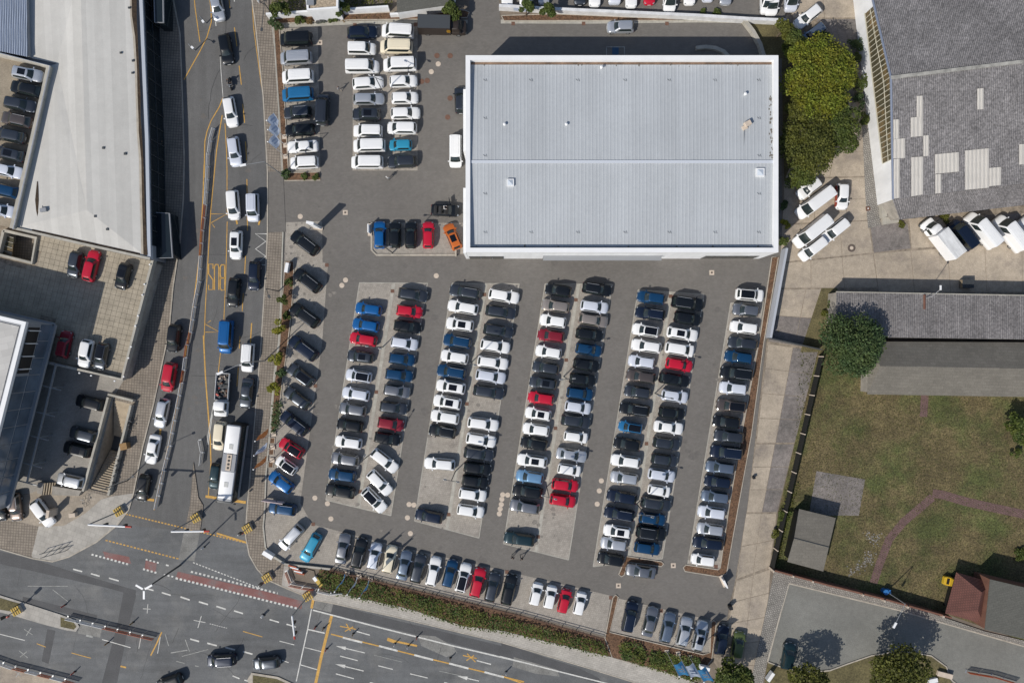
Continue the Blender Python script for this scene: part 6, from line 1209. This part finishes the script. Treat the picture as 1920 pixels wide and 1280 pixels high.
def lamp1(px, py, tip, label, h=9.0, m='steel', hs=.9):
    w = W(px, py); t = W(*tip, h); d = t - Vector((w.x, w.y, h)); e = empty('street_lamp', (w.x, w.y, .08), 0, label, 'street lamp', 'street lamps')
    part(e, 'pole', M[m], lambda b: b.tube((0, 0, 0), (0, 0, h - .3), .09, 8, r2=.06), 50); part(e, 'arm', M[m], lambda b: b.tube((0, 0, h - .32), (d.x, d.y, h), .045)); a = math.atan2(d.y, d.x) if d.length > .3 else 0
    part(e, 'lamp_head', M['whitemetal'] if m == 'steel' else M['darksteel'], lambda b: b.box((d.x, d.y, h), (hs, .32, .15), a))
lamp1(532, 330, (456, 310), 'street lamp reaching over the street by the driveway mouth'); lamp1(497, 676, (413, 699), 'street lamp reaching over the open lorry')
lamp1(520, 40, (491, 56), 'dark street lamp on the upper right pavement', 6, 'darksteel', .5); lamp1(523, 546, (505, 556), 'dark street lamp on the pavement beside the slanting cars', 6, 'darksteel', .5)
lamp1(366, 95, (361, 90), 'short pale traffic sign beside the diagonal yellow line', 2.6, 'steel', .45); lamp1(387, 44, (381, 41), 'short pale traffic sign beside the split of the yellow lines', 2.6, 'steel', .45); lamp1(240, 900, (250, 893), 'street lamp on the left pavement beside the bicycles', 7, 'darksteel', .4); lamp1(1662, 1108, (1677, 1171), 'slender bent lamp standing behind the brick wall on the lawn', 5.5)  # the two short pale ones are traffic signs made from lamp parts
w = W(338, 1059); h = 10.8; e = empty('junction_mast', (w.x, w.y, .02), 0, 'tall mast with three pale blades at the junction', 'mast')
part(e, 'pole', M['darksteel'], lambda b: b.tube((0, 0, 0), (0, 0, h), .15, 10, r2=.08), 50)
for k in range(3):
    a = math.radians(88 + 120 * k + 182); part(e, 'lamp_blade', M['whitemetal'], lambda b: b.box((math.cos(a) * .75, math.sin(a) * .75, h + .02), (1.15, .26, .12), a))
w = W(598, 425); e = empty('pylon_sign', (W(597, 427).x, W(597, 427).y, .02), math.radians(-10), 'tall slim white pylon sign at the head of the slanting row', 'sign')
part(e, 'panel', M['whitewall'], lambda b: b.box((0, 0, 2.3), (1.05, .34, 4.6))); part(e, 'top_cap', M['whitemetal'], lambda b: b.box((0, 0, 4.64), (1.12, .40, .08))); part(e, 'plinth', M['coverc'], lambda b: b.box((0, 0, .1), (1.5, .6, .24)))
for (x, y), ang, l in (((1355, 1088), -65, 'white sign board at the lower end of the bark strip'), ((694, 431), 90, 'narrow white sign board left of the blue car by the hall')):
    w = W(x, y); e = empty('sign_board', (w.x, w.y, .02), math.radians(ang), l, 'sign'); part(e, 'panel', M['whitemetal'], lambda b: b.box((0, 0, .95), (1.3, .18, 1.5))); part(e, 'foot', M['coverc'], lambda b: b.box((0, 0, .12), (1.9, .6, .24)))
for (x, y), ang, l in (((1318, 1246), -14, 'white sign box at the bottom near the lane end'), ((542, 503), 80, 'white sign box in the bark bed below the pylon'), ((970, 20), -6, 'pale blue and orange sign panel at the north lot entry'), ((1440, 1262), 55, 'white sign board on the cobble corner at the bottom')):
    w = W(x, y); e = empty('sign_box', (w.x, w.y, .08), math.radians(ang), l, 'sign'); big = 'panel' in l
    part(e, 'panel', M['flagpale'] if big else M['whitemetal'], lambda b: b.box((0, 0, .75), (3.6 if big else 1.5, .5, .9)))
    if big: part(e, 'orange_band', M['flagorange'], lambda b: b.box((.3, 0, 1.205), (2.0, .2, .02))); part(e, 'blue_band', M['flagblue'], lambda b: b.box((-1.2, 0, 1.206), (.7, .2, .02)))
    part(e, 'foot', M['darksteel'], lambda b: b.box((0, 0, .16), (1.2, .3, .32)))
pb_ = empty('banner_frame', (W(517, 937).x, W(517, 937).y, .02), math.radians(-8), 'low pinkish banner frame above the dark blue SUV at the corner', 'banner')
part(pb_, 'banner', mat('pale pink banner', (.6, .48, .47), .8), lambda b: b.box((0, 0, 1.0), (3.3, .1, 1.5))); part(pb_, 'post', M['steel'], lambda b: b.box((-1.6, 0, .9), (.1, .12, 1.8))); part(pb_, 'post', M['steel'], lambda b: b.box((1.6, 0, .9), (.1, .12, 1.8)))
# railing along the hedge
rl = empty('railing', (W(780, 1103).x, W(780, 1103).y, 0), 0, 'long low steel railing between the parked cars and the hedge', 'railing')
RP = WL([(621, 1065), (740, 1095), (975, 1151), (1133, 1194)]); RP2 = WL([(505, 1036), (537, 1056), (621, 1065)])
for z in (.45, .85):
    b = MB()
    for q in (RP,):
        for i in range(len(q) - 1): b.tube(q[i] + Vector((0, 0, z)), q[i + 1] + Vector((0, 0, z)), .05)
    b.build('rail', M['bench'], rl)
pm_ = MB(); pm_.box((0, 0, .42), (.08, .08, .85)); pmm = pm_.mesh('post', M['darksteel'])
for i in range(len(RP) - 1):
    n = int((RP[i + 1] - RP[i]).length / 2.2)
    for k in range(n): q = RP[i].lerp(RP[i + 1], k / n); add('post', pmm, rl, (q.x - rl.location.x, q.y - rl.location.y, 0))
b = MB(); b.wall(RP2, .3, 0, .45); b.build('corner_wall', M['parapet'], label='low pale wall round the street corner of the car park', cat='wall')
# ---------------------------------------------------------------- construction barriers
def picket_mesh(m):
    b = MB(); L_ = 1.92
    for z in (.30, .92): b.box((0, 0, z), (L_, .05, .12))
    n = 13
    for i in range(n): b.box((-L_ / 2 + .06 + (L_ - .12) * i / (n - 1), 0, .62), (.085, .035, .66))
    return b.mesh('fence_panel', m)
ftb = MB(); ftb.box((0, 0, .05), (.22, .6, .1)); fme = ftb.mesh('foot', M['steel'])
PKR, PKW = picket_mesh(M['orangered']), picket_mesh(M['barrierw'])
def barrier(pts, label, reds, name='barrier_fence'):
    P_ = WL(pts); e = empty(name, (P_[0].x, P_[0].y, .01), 0, label, 'barrier'); k = 0; carry = 0
    tot = sum((P_[i + 1] - P_[i]).length for i in range(len(P_) - 1)); n = int(tot / 2.0); done = 0
    for s in range(n):
        d = s * 2.0 + 1.0; i = 0; acc = 0
        while i < len(P_) - 2 and acc + (P_[i + 1] - P_[i]).length < d: acc += (P_[i + 1] - P_[i]).length; i += 1
        v = (P_[i + 1] - P_[i]); q = P_[i] + v.normalized() * (d - acc); a = math.atan2(v.y, v.x); fr_ = s / n
        add('fence_panel', PKR if any(u <= fr_ < w_ for u, w_ in reds) else PKW, e, (q.x - P_[0].x, q.y - P_[0].y, 0), a)
        f = q - v.normalized() * 1.0; add('foot', fme, e, (f.x - P_[0].x, f.y - P_[0].y, 0), a)
barrier(zp('T1', [(1545, 930), (1525, 1000), (1505, 1150), (1500, 1280)]) + zp('M1', [(1485, 300), (1462, 500), (1455, 620), (1440, 850), (1410, 1000), (1385, 1180), (1365, 1275)]) + zp('L1', [(1350, 100), (1330, 260), (1305, 400), (1262, 620), (1222, 830), (1180, 1000), (1120, 1279)]) + zp('B1', [(1100, 90)]), 'long snaking barrier fence of white and orange red panels down the street', [(.20, .31), (.52, .60), (.63, .66), (.77, .80)])
barrier(zp('B1', [(490, 805), (740, 865), (1125, 955)]), 'barrier fence with red panels beside the avenue island', [(.40, 1)])
barrier(zp('B1', [(-60, 1100), (80, 1150), (260, 1195), (440, 1240), (620, 1290)]), 'barrier fence along the works ground at the lower left corner', [(.2, .37), (.46, .62), (.75, .9)])
barrier(zp('L1', [(1445, 745), (1462, 830), (1450, 940)]), 'short bent grey barrier fence left of the cream car', [])
barrier(zp('B2', [(222, 470), (260, 570), (360, 590), (440, 600)]), 'orange red barrier fence round the dug up corner', [(0, 1)], 'works_barrier'); barrier(zp('B2', [(450, 610), (540, 630), (640, 620)]), 'white barrier fence at the end of the hedge', [], 'works_barrier')
barrier(zp('B4', [(1500, 1190), (1700, 1225), (1850, 1270), (1940, 1310)]), 'barrier fence along the back road at the lower right', [(0, 1)], 'works_barrier')
for (x, y), mp, arm, l in (((226, 957), 8.3, (247, 987), 'left'), ((370, 969), 8.3, (393, 995), 'middle'), ((579, 1115), 8.3, (553, 1197), 'lower')):
    w = W(x, y); t = W(*arm, mp) - Vector((w.x, w.y, 0)); e = empty('signal_mast', (w.x, w.y, .09), 0, {'left': 'temporary signal mast on yellow ballast at the left pavement corner', 'middle': 'temporary signal mast on yellow ballast on the central island', 'lower': 'temporary signal mast on yellow ballast at the hedge end'}[l], 'traffic signal', 'temporary signal masts')
    for k in range(4): part(e, 'ballast_block', M['yellowblock'], lambda b: b.box(((k - 1.5) * .36 * math.cos(.5), (k - 1.5) * .36 * math.sin(.5), .3), (.20, 1.25, .6), .5))
    part(e, 'gap_fill_slab', M['coverc'], lambda b: b.box((0, 0, .26), (1.35, 1.2, .5), .5))  # slab added to fill the gaps between blocks, so they shade less
    part(e, 'pole', M['steel'], lambda b: b.tube((0, 0, .1), (0, 0, mp), .1, 8), 50)
    part(e, 'arm', M['whitemetal'], lambda b: b.tube((0, 0, mp), (t.x * .86, t.y * .86, mp), .13, 8)); part(e, 'arm_tip', M['redpaint'], lambda b: b.tube((t.x * .86, t.y * .86, mp), (t.x, t.y, mp), .14, 8))
    for f in (.35, .8): part(e, 'signal_head', M['black'], lambda b: b.box((t.x * f, t.y * f, mp - .6), (.3, .3, .95)))
    part(e, 'stay', M['steel'], lambda b: (b.tube((.9, .5, .3), (0, 0, 3.2), .04), b.tube((-.9, -.5, .3), (0, 0, 3.2), .04)))
for (x, y), l in (((466, 989), 'yellow ballast base with short signal at the right pavement'), ((503, 1081), 'yellow ballast base with short signal at the pavement corner'), ((35, 1142), 'yellow ballast base with short signal on the avenue island')):
    w = W(x, y); e = empty('ballast_signal', (w.x, w.y, .09), 0, l, 'traffic signal', 'short temporary signals')
    for k in range(4): part(e, 'ballast_block', M['yellowblock'], lambda b: b.box(((k - 1.5) * .36 * math.cos(.5), (k - 1.5) * .36 * math.sin(.5), .3), (.20, 1.25, .6), .5))
    part(e, 'gap_fill_slab', M['coverc'], lambda b: b.box((0, 0, .26), (1.35, 1.2, .5), .5))  # same added filler, keeps the block gaps from going dark
    part(e, 'pole', M['steel'], lambda b: b.tube((0, 0, .1), (0, 0, 4.2), .08, 8)); part(e, 'signal_head', M['black'], lambda b: b.box((.1, .1, 3.6), (.35, .35, 1.1))); part(e, 'crossing_signal', M['redpaint'], lambda b: b.box((-.1, -.2, 2.2), (.28, .28, .5)))
BE = 'guide beacons on the avenue'
BL = ['nearest the lower signal mast in the roadway', 'left of the upper yellow cross marking', 'just right of the upper yellow cross marking', 'at the middle of the yellow and white line', 'beside the long white edge line', 'below the lower yellow cross marking', 'farthest right along the yellow and white line', 'on the thick yellow cross band', 'at the top of the thick yellow cross band', 'beside the pointed yellow arrow', 'behind the white avenue island', 'below the right end of the island barrier', 'between the two white cross marks and the red lane', 'above the works ground in the lower corner', 'beside the red barrier of the island', 'between the central island and right pavement']
for i, (px, py) in enumerate(zp('B2', [(50, 785), (432, 870), (702, 920), (1000, 992), (1160, 945), (1400, 1095), (1800, 1195), (510, 1030), (490, 880), (1095, 1010)]) + zp('B1', [(470, 715), (780, 985), (1900, 790), (540, 1195), (960, 840), (1470, 300)])):
    w = W(px, py); e = empty('guide_beacon', (w.x, w.y, .02), rs.uniform(0, .5), 'guide beacon ' + BL[i], 'beacon', BE)
    part(e, 'foot', M['rubber'], lambda b: b.box((0, 0, .05), (.36, .22, .1))); part(e, 'board', (M['whitemetal'], M['redpaint'], M['wood'])[i % 3], lambda b: b.box((0, 0, .6), (.04, .18, .95)))
# dug up corner and roadside things
sheet('dug_earth', zp('B2', [(230, 420), (420, 470), (440, 590), (290, 560), (245, 500)]), .114, M['dirt'])
for k in range(5): 
    w = W(*zp('B2', [(270 + k * 14, 430 + k * 13)])[0]); b = MB(); b.box((w.x, w.y, .35), (1.3, .16, .6), -.25); b.build('stacked_barrier', M['orangered'] if k % 2 == 0 else M['whitemetal'], label=('orange red barrier board, uppermost in the dug corner', 'white barrier board, upper of two in the dug corner', 'orange red barrier board in the middle of the dug corner stack', 'white barrier board, lower of two in the dug corner', 'orange red barrier board, lowest in the dug corner')[k], cat='barrier board', group='stacked barrier boards')
w = W(*zp('B2', [(455, 545)])[0]); b = MB(); b.box((w.x, w.y, .3), (1.5, .6, .5), -.9); b.box((w.x - .5, w.y + .5, .3), (.7, .5, .6), -.9, m=1); b.build('works_trolley', [M['yellowblock'], M['whitemetal']], label='small yellow and white works trolley beside the hedge end', cat='trolley')
w = W(*zp('L1', [(920, 785)])[0]); b = MB(); b.box((w.x, w.y, .65), (.95, .95, 1.2), .2); b.box((w.x, w.y, 1.27), (1.05, 1.05, .08), .2); b.build('timber_box', M['wood'], label='tan timber box standing beside the stairwell wall', cat='box')
def bike(px, py, a, label, m):
    w = W(px, py); e = empty('bicycle', (w.x, w.y, .08), a, label, 'bicycle', 'bicycles by the stairwell'); b = MB()
    def ring(x):
        g = MB()
        for i in range(14): t, u = 2 * math.pi * i / 14, 2 * math.pi * (i + 1) / 14; g.tube((x + .34 * math.cos(t), 0, .35 + .34 * math.sin(t)), (x + .34 * math.cos(u), 0, .35 + .34 * math.sin(u)), .022, 4)
        return g
    for x in (-.52, .52): add('wheel', ring(x).mesh('wheel', M['rubber']), e)
    part(e, 'frame', m, lambda b: [b.tube(p_, q_, .02, 5) for p_, q_ in (((-.52, 0, .35), (-.18, 0, .82)), ((-.18, 0, .82), (.38, 0, .85)), ((.38, 0, .85), (-.08, 0, .33)), ((-.52, 0, .35), (-.08, 0, .33)), ((-.08, 0, .33), (-.2, 0, .9)), ((.52, 0, .35), (.36, 0, .98)))]); part(e, 'saddle', M['black'], lambda b: b.box((-.2, 0, .94), (.26, .13, .05))); part(e, 'handlebar', M['steel'], lambda b: b.tube((.36, -.28, 1.0), (.36, .28, 1.0), .018))
BKL = ['uppermost bicycle of the row at the lower stairwell wall', 'second bicycle down the row at the stairwell wall', 'third bicycle down the row at the stairwell wall', 'fourth bicycle down the row at the stairwell wall', 'fifth bicycle down the row at the stairwell wall', 'lowest bicycle of the row at the stairwell wall', 'lower bicycle of the pair above the timber box', 'upper bicycle of the pair above the timber box', 'lone bicycle on the plaza below the stairs']
for i, (x, y) in enumerate(((227, 858), (225, 868), (223, 877), (220, 888), (217, 900), (214, 912), (247, 800), (249, 792), (162, 938))): bike(x, y, math.radians(70 if i % 2 else 100), BKL[i], (M['darksteel'], M['black'], M['steel'])[i % 3])
w = W(1775, 1085); e = empty('toy_car', (W(1776, 1087).x, W(1776, 1087).y, .03), math.radians(-12), 'yellow plastic playhouse car beside the red hipped kiosk', 'toy')
part(e, 'body', M['yellowtoy'], lambda b: (rbox(b, -.9, .9, -.65, .65, .1, .75, .2), b.box((.42, 0, .98), (.85, 1.1, .5)))); part(e, 'window_opening', M['black'], lambda b: b.box((-.35, 0, .77), (.42, .9, .06))); part(e, 'rim', M['yellowtoy'], lambda b: b.box((-.78, 0, .8), (.15, 1.2, .12)))
w = W(*zp('B4', [(905, 610)])[0]); b = MB(); b.disc((w.x, w.y), .42, .02, .95, 12); b.box((w.x + .5, w.y, .4), (.6, .6, .8)); b.build('rain_barrel', M['bluebox'], label='small blue barrel and box behind the brick wall', cat='barrel')
b = MB(); w = W(1597, 465)
mh = W(1596.5, 465); b.disc((mh.x, mh.y), .62, .03, .05, 18); b.disc((mh.x, mh.y), .28, .05, .06, 14, 1); b.build('round_manhole', [M['iron'], M['coverc']], label='round iron manhole with pale centre in the tan yard', cat='manhole')
w = W(1627, 391.5); b = MB(); b.box((w.x, w.y, .06), (.65, .65, .12), .1); b.box((w.x, w.y + .02, .13), (.18, .18, .02), m=1); b.build('hydrant_plate', [M['rustiron'], M['whitemetal']], label='small red iron hydrant plate in the yard pavement', cat='hydrant plate')
for (x, y), l, mm in (((1808, 533), 'stack of pale and dark pallets against the workshop north wall', 'pallet'),):
    w = W(x, y); e = empty('pallet_stack', (w.x, w.y, .03), 0, l, 'pallets')
    for k in range(5): part(e, 'pallet', M[mm] if k % 2 else M['darksteel'], lambda b: [b.box((u * .2, 0, .1 + k * .2), (.14, 1.3, .12)) for u in range(-4, 5)])
for nme, (x, y), dims, a, lab, mm, cat in (('planter_bench', (1768, 1262), (2.2, .7, .5), -.25, 'pale stone bench on the lower right verge', 'coverc', 'bench'), ('bench', (1745, 1273), (1.5, .6, .45), .2, 'whitish stone block near the tree on the lower verge', 'whitewall', 'stone'), ('litter_bin', (1367, 1135), (.5, .5, 1.0), .2, 'small dark bin at the edge of the car park lane', 'black', 'bin'), ('litter_bin', (1412, 894), (.35, .35, .5), .2, 'small black box on the grey strip beside the lane', 'black', 'bin'), ('street_cabinet', (507, 1036), (1.6, .6, 1.2), -.55, 'white street cabinet at the corner wall', 'whitemetal', 'cabinet'), ('street_cabinet', (142, 963), (.9, .6, .9), .1, 'small pale cabinet on the plaza', 'coverc', 'cabinet'), ('pillar', (107, 957), (.42, 1.1, 2.2), -.15, 'slim pale pillar beside the white estate car on the plaza', 'coverc', 'pillar')):
    w = W(x, y); b = MB(); b.box((w.x, w.y, dims[2] / 2 + .06), dims, a); b.box((w.x, w.y, dims[2] + .08), (dims[0] * 1.08, dims[1] * 1.08, .05), a); b.build(nme, M[mm], label=lab, cat=cat)
w = W(*zp('B1', [(410, 340)])[0]); e = empty('bus_shelter_bench', (w.x, w.y, .09), .28, 'dark open rack with rails on the plaza kerb', 'rack')
for k in range(2): part(e, 'rail', M['darksteel'], lambda b: b.tube((-2, k * .6, .9), (2, k * .6, .9), .06))
for k in range(4): part(e, 'post', M['darksteel'], lambda b: (b.tube((-1.8 + k * 1.2, 0, 0), (-1.8 + k * 1.2, 0, .9), .05), b.tube((-1.8 + k * 1.2, .6, 0), (-1.8 + k * 1.2, .6, .9), .05)))
# ---------------------------------------------------------------- trees, shrubs, hedges
def leaf(b, p, s, rq):
    a, t = rq.uniform(0, 6.28), rq.uniform(-.9, .9); u = Vector((math.cos(a), math.sin(a), rq.uniform(-.35, .35))) * s; v = Vector((-math.sin(a), math.cos(a), t)) * s * .6
    b.face([p - u, p - v, p + u, p + v])
def crown(n, blobs, size, rq):
    b = MB(); ws = [r[0] * r[1] for _, r in blobs]; tot = sum(ws)
    for (c, r), w_ in zip(blobs, ws):
        for _ in range(int(n * w_ / tot)):
            z = rq.uniform(-.35, 1); a = rq.uniform(0, 6.283); q = math.sqrt(max(0, 1 - z * z)); k = rq.uniform(.62, 1.08) if rq.random() > .12 else rq.uniform(1.05, 1.22)
            leaf(b, Vector((c[0] + r[0] * q * math.cos(a) * k, c[1] + r[0] * q * math.sin(a) * k, c[2] + r[1] * z * k)), size * rq.uniform(.6, 1.35), rq)
    return b
def tree(px, py, rad, h, leafm, label, seed, n=5000, size=.2, nb=22, name='tree', group='trees', sy=1.0, squat=.42):
    rq = random.Random(seed); zc = h * .62; w = W(px, py, zc); e = empty(name, (w.x, w.y, 0), 0, label, 'tree' if h > 2.4 else 'shrub', group); blobs = []
    for i in range(nb):
        a = rq.uniform(0, 6.28); d = math.sqrt(rq.random()) * rad * .74; bx, by = d * math.cos(a), d * math.sin(a) * sy; rr = rad * rq.uniform(.24, .44)
        top = h - rr * .8 - (d / rad) ** 2 * h * squat; blobs.append(((bx, by, max(rr * .7, top - rq.uniform(0, h * .12))), (rr, rr * .8)))
    add('crown', crown(n, blobs, size, rq).mesh('crown', leafm), e)
    b = MB(); b.tube((0, 0, 0), (0, 0, h * .5), .03 * h + .03, 8, r2=.02 * h)
    for i in range(0, nb, 3): c = blobs[i][0]; b.tube((0, 0, h * .38), (c[0] * .8, c[1] * .8, c[2]), .012 * h, 5, r2=.02)
    add('trunk', b.mesh('trunk', M['bark']), e)
    return e
tree(1534, 150, 5.4, 8.5, LEAF['lime'], 'big lime green tree filling the gap right of the hall', 1, 15000, .15, 40, sy=1.15, squat=.3)
tree(1512, 272, 4.3, 7.2, LEAF['olive'], 'dark olive tree below the lime green tree', 2, 9000, .15, 30, sy=1.25, squat=.3); tree(1572, 238, 3.3, 6.5, LEAF['mid'], 'greener tree right of the dark olive one', 3, 6000, .15, 20, sy=1.35, squat=.3)
tree(1492, 215, 2.0, 6.0, LEAF['olive'], 'narrow olive tree close to the hall east wall below the lime one', 20, 2400, .15, 10, sy=1.5); tree(1500, 330, 2.2, 5.5, LEAF['mid'], 'low green tree over the half hidden white hatchback', 22, 2600, .15, 12); tree(1500, 105, 2.4, 6.5, LEAF['lime'], 'smaller lime green tree leaning to the hall corner', 23, 3400, .15, 13); tree(1468, 56, 1.7, 4.0, LEAF['olive'], 'small olive tree at the bend of the lane', 4, 1700, .16, 10); tree(1488, 78, 1.9, 5.0, LEAF['mid'], 'bushy green tree above the lime green crown', 5, 1900, .18, 10); tree(1540, 75, 1.4, 3.2, LEAF['mid'], 'low green tree beside the steel blue car', 19, 1200, .16, 8)
tree(1597, 648, 5.0, 8.0, LEAF['dark'], 'round deep green tree at the workshop corner', 6, 14000, .15, 42, sy=.9, squat=.32)
tree(1688, 1262, 5.0, 7.5, LEAF['olive'], 'broad dark tree on the lower right verge', 7, 4600, .2, 17, sy=.9); tree(1512, 1292, 3.9, 7.0, LEAF['olive'], 'dark tree cut by the bottom edge beside the petrol car', 8, 2600, .19, 13)
tree(1372, 1270, 3.3, 5.5, LEAF['mid'], 'green tree over the lane end by the olive car', 9, 4500, .19, 16); tree(1912, 800, 2.0, 3.6, LEAF['mid'], 'dark bushy tree cut by the right edge of the lawn', 10, 2600, .17, 12, sy=1.6)
tree(525, 20, 1.5, 3.8, LEAF['mid'], 'small green tree in front of the white garden wall', 11, 1500, .15, 9); tree(640, 18, 1.3, 3.6, LEAF['mid'], 'small green tree beside the gravel roofed building', 12, 1300, .15, 8); tree(848, 21, 1.5, 3.8, LEAF['mid'], 'small green tree above the brown parcel lorry', 13, 1500, .15, 9)
tree(987, 17, 1.3, 3.6, LEAF['mid'], 'small green tree, left of two by the north lot wall', 14, 1300, .15, 8); tree(1028, 18, 1.3, 3.6, LEAF['mid'], 'small green tree, right of two by the north lot wall', 15, 1300, .15, 8)
SG = 'shrubs in beds'
SH = [(516, 44, 1.2, 1.6, 'dark', 'dark shrub at the top of the street bark bed'), (562, 38, .85, .9, 'mid', 'round green shrub in the top bed under the gravel roof'), (578, 39, .6, .7, 'dry', 'round dry brown shrub in the top bed'), (601, 36, .85, .8, 'lav', 'greyish lavender shrub in the top bed'), (625, 36, .9, .9, 'mid', 'wide green shrub right of the lavender one'),
 (536, 326, .8, 1.2, 'dark', 'dark shrub at the driveway planter end'), (570, 330, .6, .7, 'mid', 'green shrub in the middle of the driveway planter'), (591, 331, .6, .7, 'mid', 'green shrub at the right of the driveway planter'), (528, 560, 1.0, 2.4, 'mid', 'small olive shrub tree at the edge of the bark bed'), (520, 613, 1.15, 2.2, 'yellow', 'bright yellow green shrub, topmost of three along the pavement'), (542, 530, .8, .8, 'mid', 'low green shrub beside the slanting black SUV'), (538, 592, .7, .8, 'mid', 'low green shrub between two slanting SUVs'),
 (517, 676, 1.2, 2.2, 'yellow', 'bright yellow green shrub, middle of three along the pavement'), (513, 731, 1.15, 2.2, 'yellow', 'bright yellow green shrub, lowest of three along the pavement'), (525, 700, .8, .8, 'dark', 'dark low shrub between the yellow shrubs'), (1606, 112, 1.1, 1.5, 'mid', 'green shrub squeezed between two dark ones at the shed wall'), (1620, 222, 1.0, 1.3, 'mid', 'small green shrub at the lower end of the shed wall strip'), (1603, 85, 1.5, 1.8, 'dark', 'dark shrub, uppermost against the shed wall'), (1613, 152, 1.6, 2.0, 'mid', 'green shrub against the shed wall, below the dark one'), (1617, 190, 1.4, 1.6, 'dark', 'dark shrub, lowest against the shed wall'), (1468, 385, .9, 1.2, 'dark', 'dark shrub in the shade of the hall east wall'), (1472, 420, .8, 1.1, 'yellow', 'yellowish shrub in the gap beside the hall east wall'), (1470, 452, .8, 1.0, 'mid', 'green shrub at the hall south east corner'),
 (1560, 570, .9, 1.0, 'mid', 'scrubby green shrub at the workshop corner'), (1548, 590, .7, .7, 'olive', 'olive scrub beside the yard lane'), (1470, 965, 1.2, 1.2, 'mid', 'green scrub between fence and garden shed'), (1458, 1000, .9, .9, 'olive', 'olive scrub at the fence beside the shed'), (1905, 850, 1.0, 1.1, 'mid', 'green bush below the tree at the right edge'), (1915, 1040, 1.2, .8, 'mid', 'green bush at the right edge beside the slate house shade'), (1690, 421, .7, .5, 'olive', 'weedy tuft at the loading dock corner'), (1770, 408, .9, .5, 'olive', 'weedy tufts along the shed porch'), (1320, 24, .7, .6, 'mid', 'low bush, left of two in the north lot'), (1345, 24, .8, .6, 'mid', 'low bush, right of two in the north lot')]
for i, (x, y, r, h, lm, lab) in enumerate(SH): tree(x, y, r, h, LEAF[lm], lab, 50 + i, int(420 * r + 200), .11, 7, 'shrub', SG)
def hedge(px, h, dens, lm, label, seed, name='hedge', kind=None, size=.15):
    rq = random.Random(seed); P_ = WL(px); xs = [p.x for p in P_]; ys = [p.y for p in P_]; b = MB(); from mathutils import noise
    def inside(x, y):
        c = False; n = len(P_); j = n - 1
        for i in range(n):
            if (P_[i].y > y) != (P_[j].y > y) and x < (P_[j].x - P_[i].x) * (y - P_[i].y) / (P_[j].y - P_[i].y) + P_[i].x: c = not c
            j = i
        return c
    n = int((max(xs) - min(xs)) * (max(ys) - min(ys)) * dens)
    for _ in range(n):
        x, y = rq.uniform(min(xs), max(xs)), rq.uniform(min(ys), max(ys))
        jx, jy = x + rq.gauss(0, .18), y + rq.gauss(0, .18)
        if not inside(x, y): continue
        nz = noise.noise((x * .55, y * .55, seed)); n2 = noise.noise((x * 1.6, y * 1.6, seed + 9))
        if nz + .6 * n2 < -.55: continue
        leaf(b, Vector((jx, jy, max(.12, h * (.75 + .55 * nz + .35 * n2) * rq.uniform(.75, 1.0)))), size * rq.uniform(.6, 1.3), rq)
    return b.build(name, LEAF[lm], kind=kind, label=label, cat='hedge' if not kind else None)
hedge([(601, 1068), (625, 1072), (740, 1103), (860, 1133), (975, 1163), (1130, 1202), (1144, 1228), (1075, 1212), (975, 1188), (871, 1173), (766, 1140), (647, 1114), (605, 1100)], .9, 46, 'hedge', 'long ragged green hedge between parked cars and the avenue footpath', 3)
hedge([(1163, 1202), (1200, 1205), (1212, 1228), (1205, 1244), (1166, 1232), (1160, 1215)], .8, 75, 'hedge', 'bushy hedge piece right of the gap in the long hedge', 4)
hedge([(1222, 1218), (1260, 1225), (1310, 1232), (1325, 1265), (1300, 1275), (1255, 1260), (1213, 1245)], .7, 75, 'hedge', 'bushy hedge piece under the flags at the lane end', 5)
hedge([(520, 752), (530, 755), (523, 800), (516, 812), (510, 806), (514, 760)], .6, 60, 'dark', 'narrow dark hedge strip along the pavement beside the slanting cars', 6)
hedge([(536, 40), (640, 34), (720, 28), (720, 36), (640, 40), (536, 46)], .25, 8, 'dry', None, 7, 'bed_plants', 'stuff')
hedge([(508, -30), (570, -30), (572, 18), (600, 24), (512, 30)], .6, 25, 'olive', None, 8, 'garden_undergrowth', 'stuff', .14); hedge([(634, -30), (740, -30), (735, 14), (660, 20), (636, 18)], .6, 25, 'olive', None, 9, 'garden_undergrowth', 'stuff', .14)
hedge([(1500, 905), (1480, 960), (1462, 1050), (1448, 1058), (1462, 955), (1480, 900)], .35, 40, 'olive', None, 10, 'fence_weeds', 'stuff', .1)
hedge([(1462, 490), (1466, 600), (1445, 640), (1438, 640), (1452, 540)], .12, 5, 'grass', None, 13, 'yard_weeds', 'stuff', .09); hedge([(1500, 660), (1534, 660), (1510, 760), (1495, 820), (1488, 830)], .15, 9, 'grass', None, 14, 'lane_weeds', 'stuff', .09)
# grass blades over the lawn
rq = random.Random(21); b = MB(); LP = WL([(1536, 660), (1920, 760), (1920, 1200), (1772, 1150), (1450, 1062), (1460, 962)])
for _ in range(40000):
    px, py = rq.uniform(1445, 1925), rq.uniform(650, 1190)
    if px < 1536 - (py - 655) * .215 or py > 1068 + (px - 1442) * .252: continue
    p = W(px, py, .02); a = rq.uniform(0, 6.28); s = rq.uniform(.05, .14); d = Vector((math.cos(a), math.sin(a), 0))
    b.face([p - d * s * .5, p + d * s * .5, p + Vector((-d.y * s * .8, d.x * s * .8, s * .9))])
b.build('grass', LEAF['grass'], kind='stuff')
sheet('sky_horizon_ground', [(-5000, -5000), (-5000, 6000), (6800, 6000), (6800, -5000)], -3.6, M['dirt'])
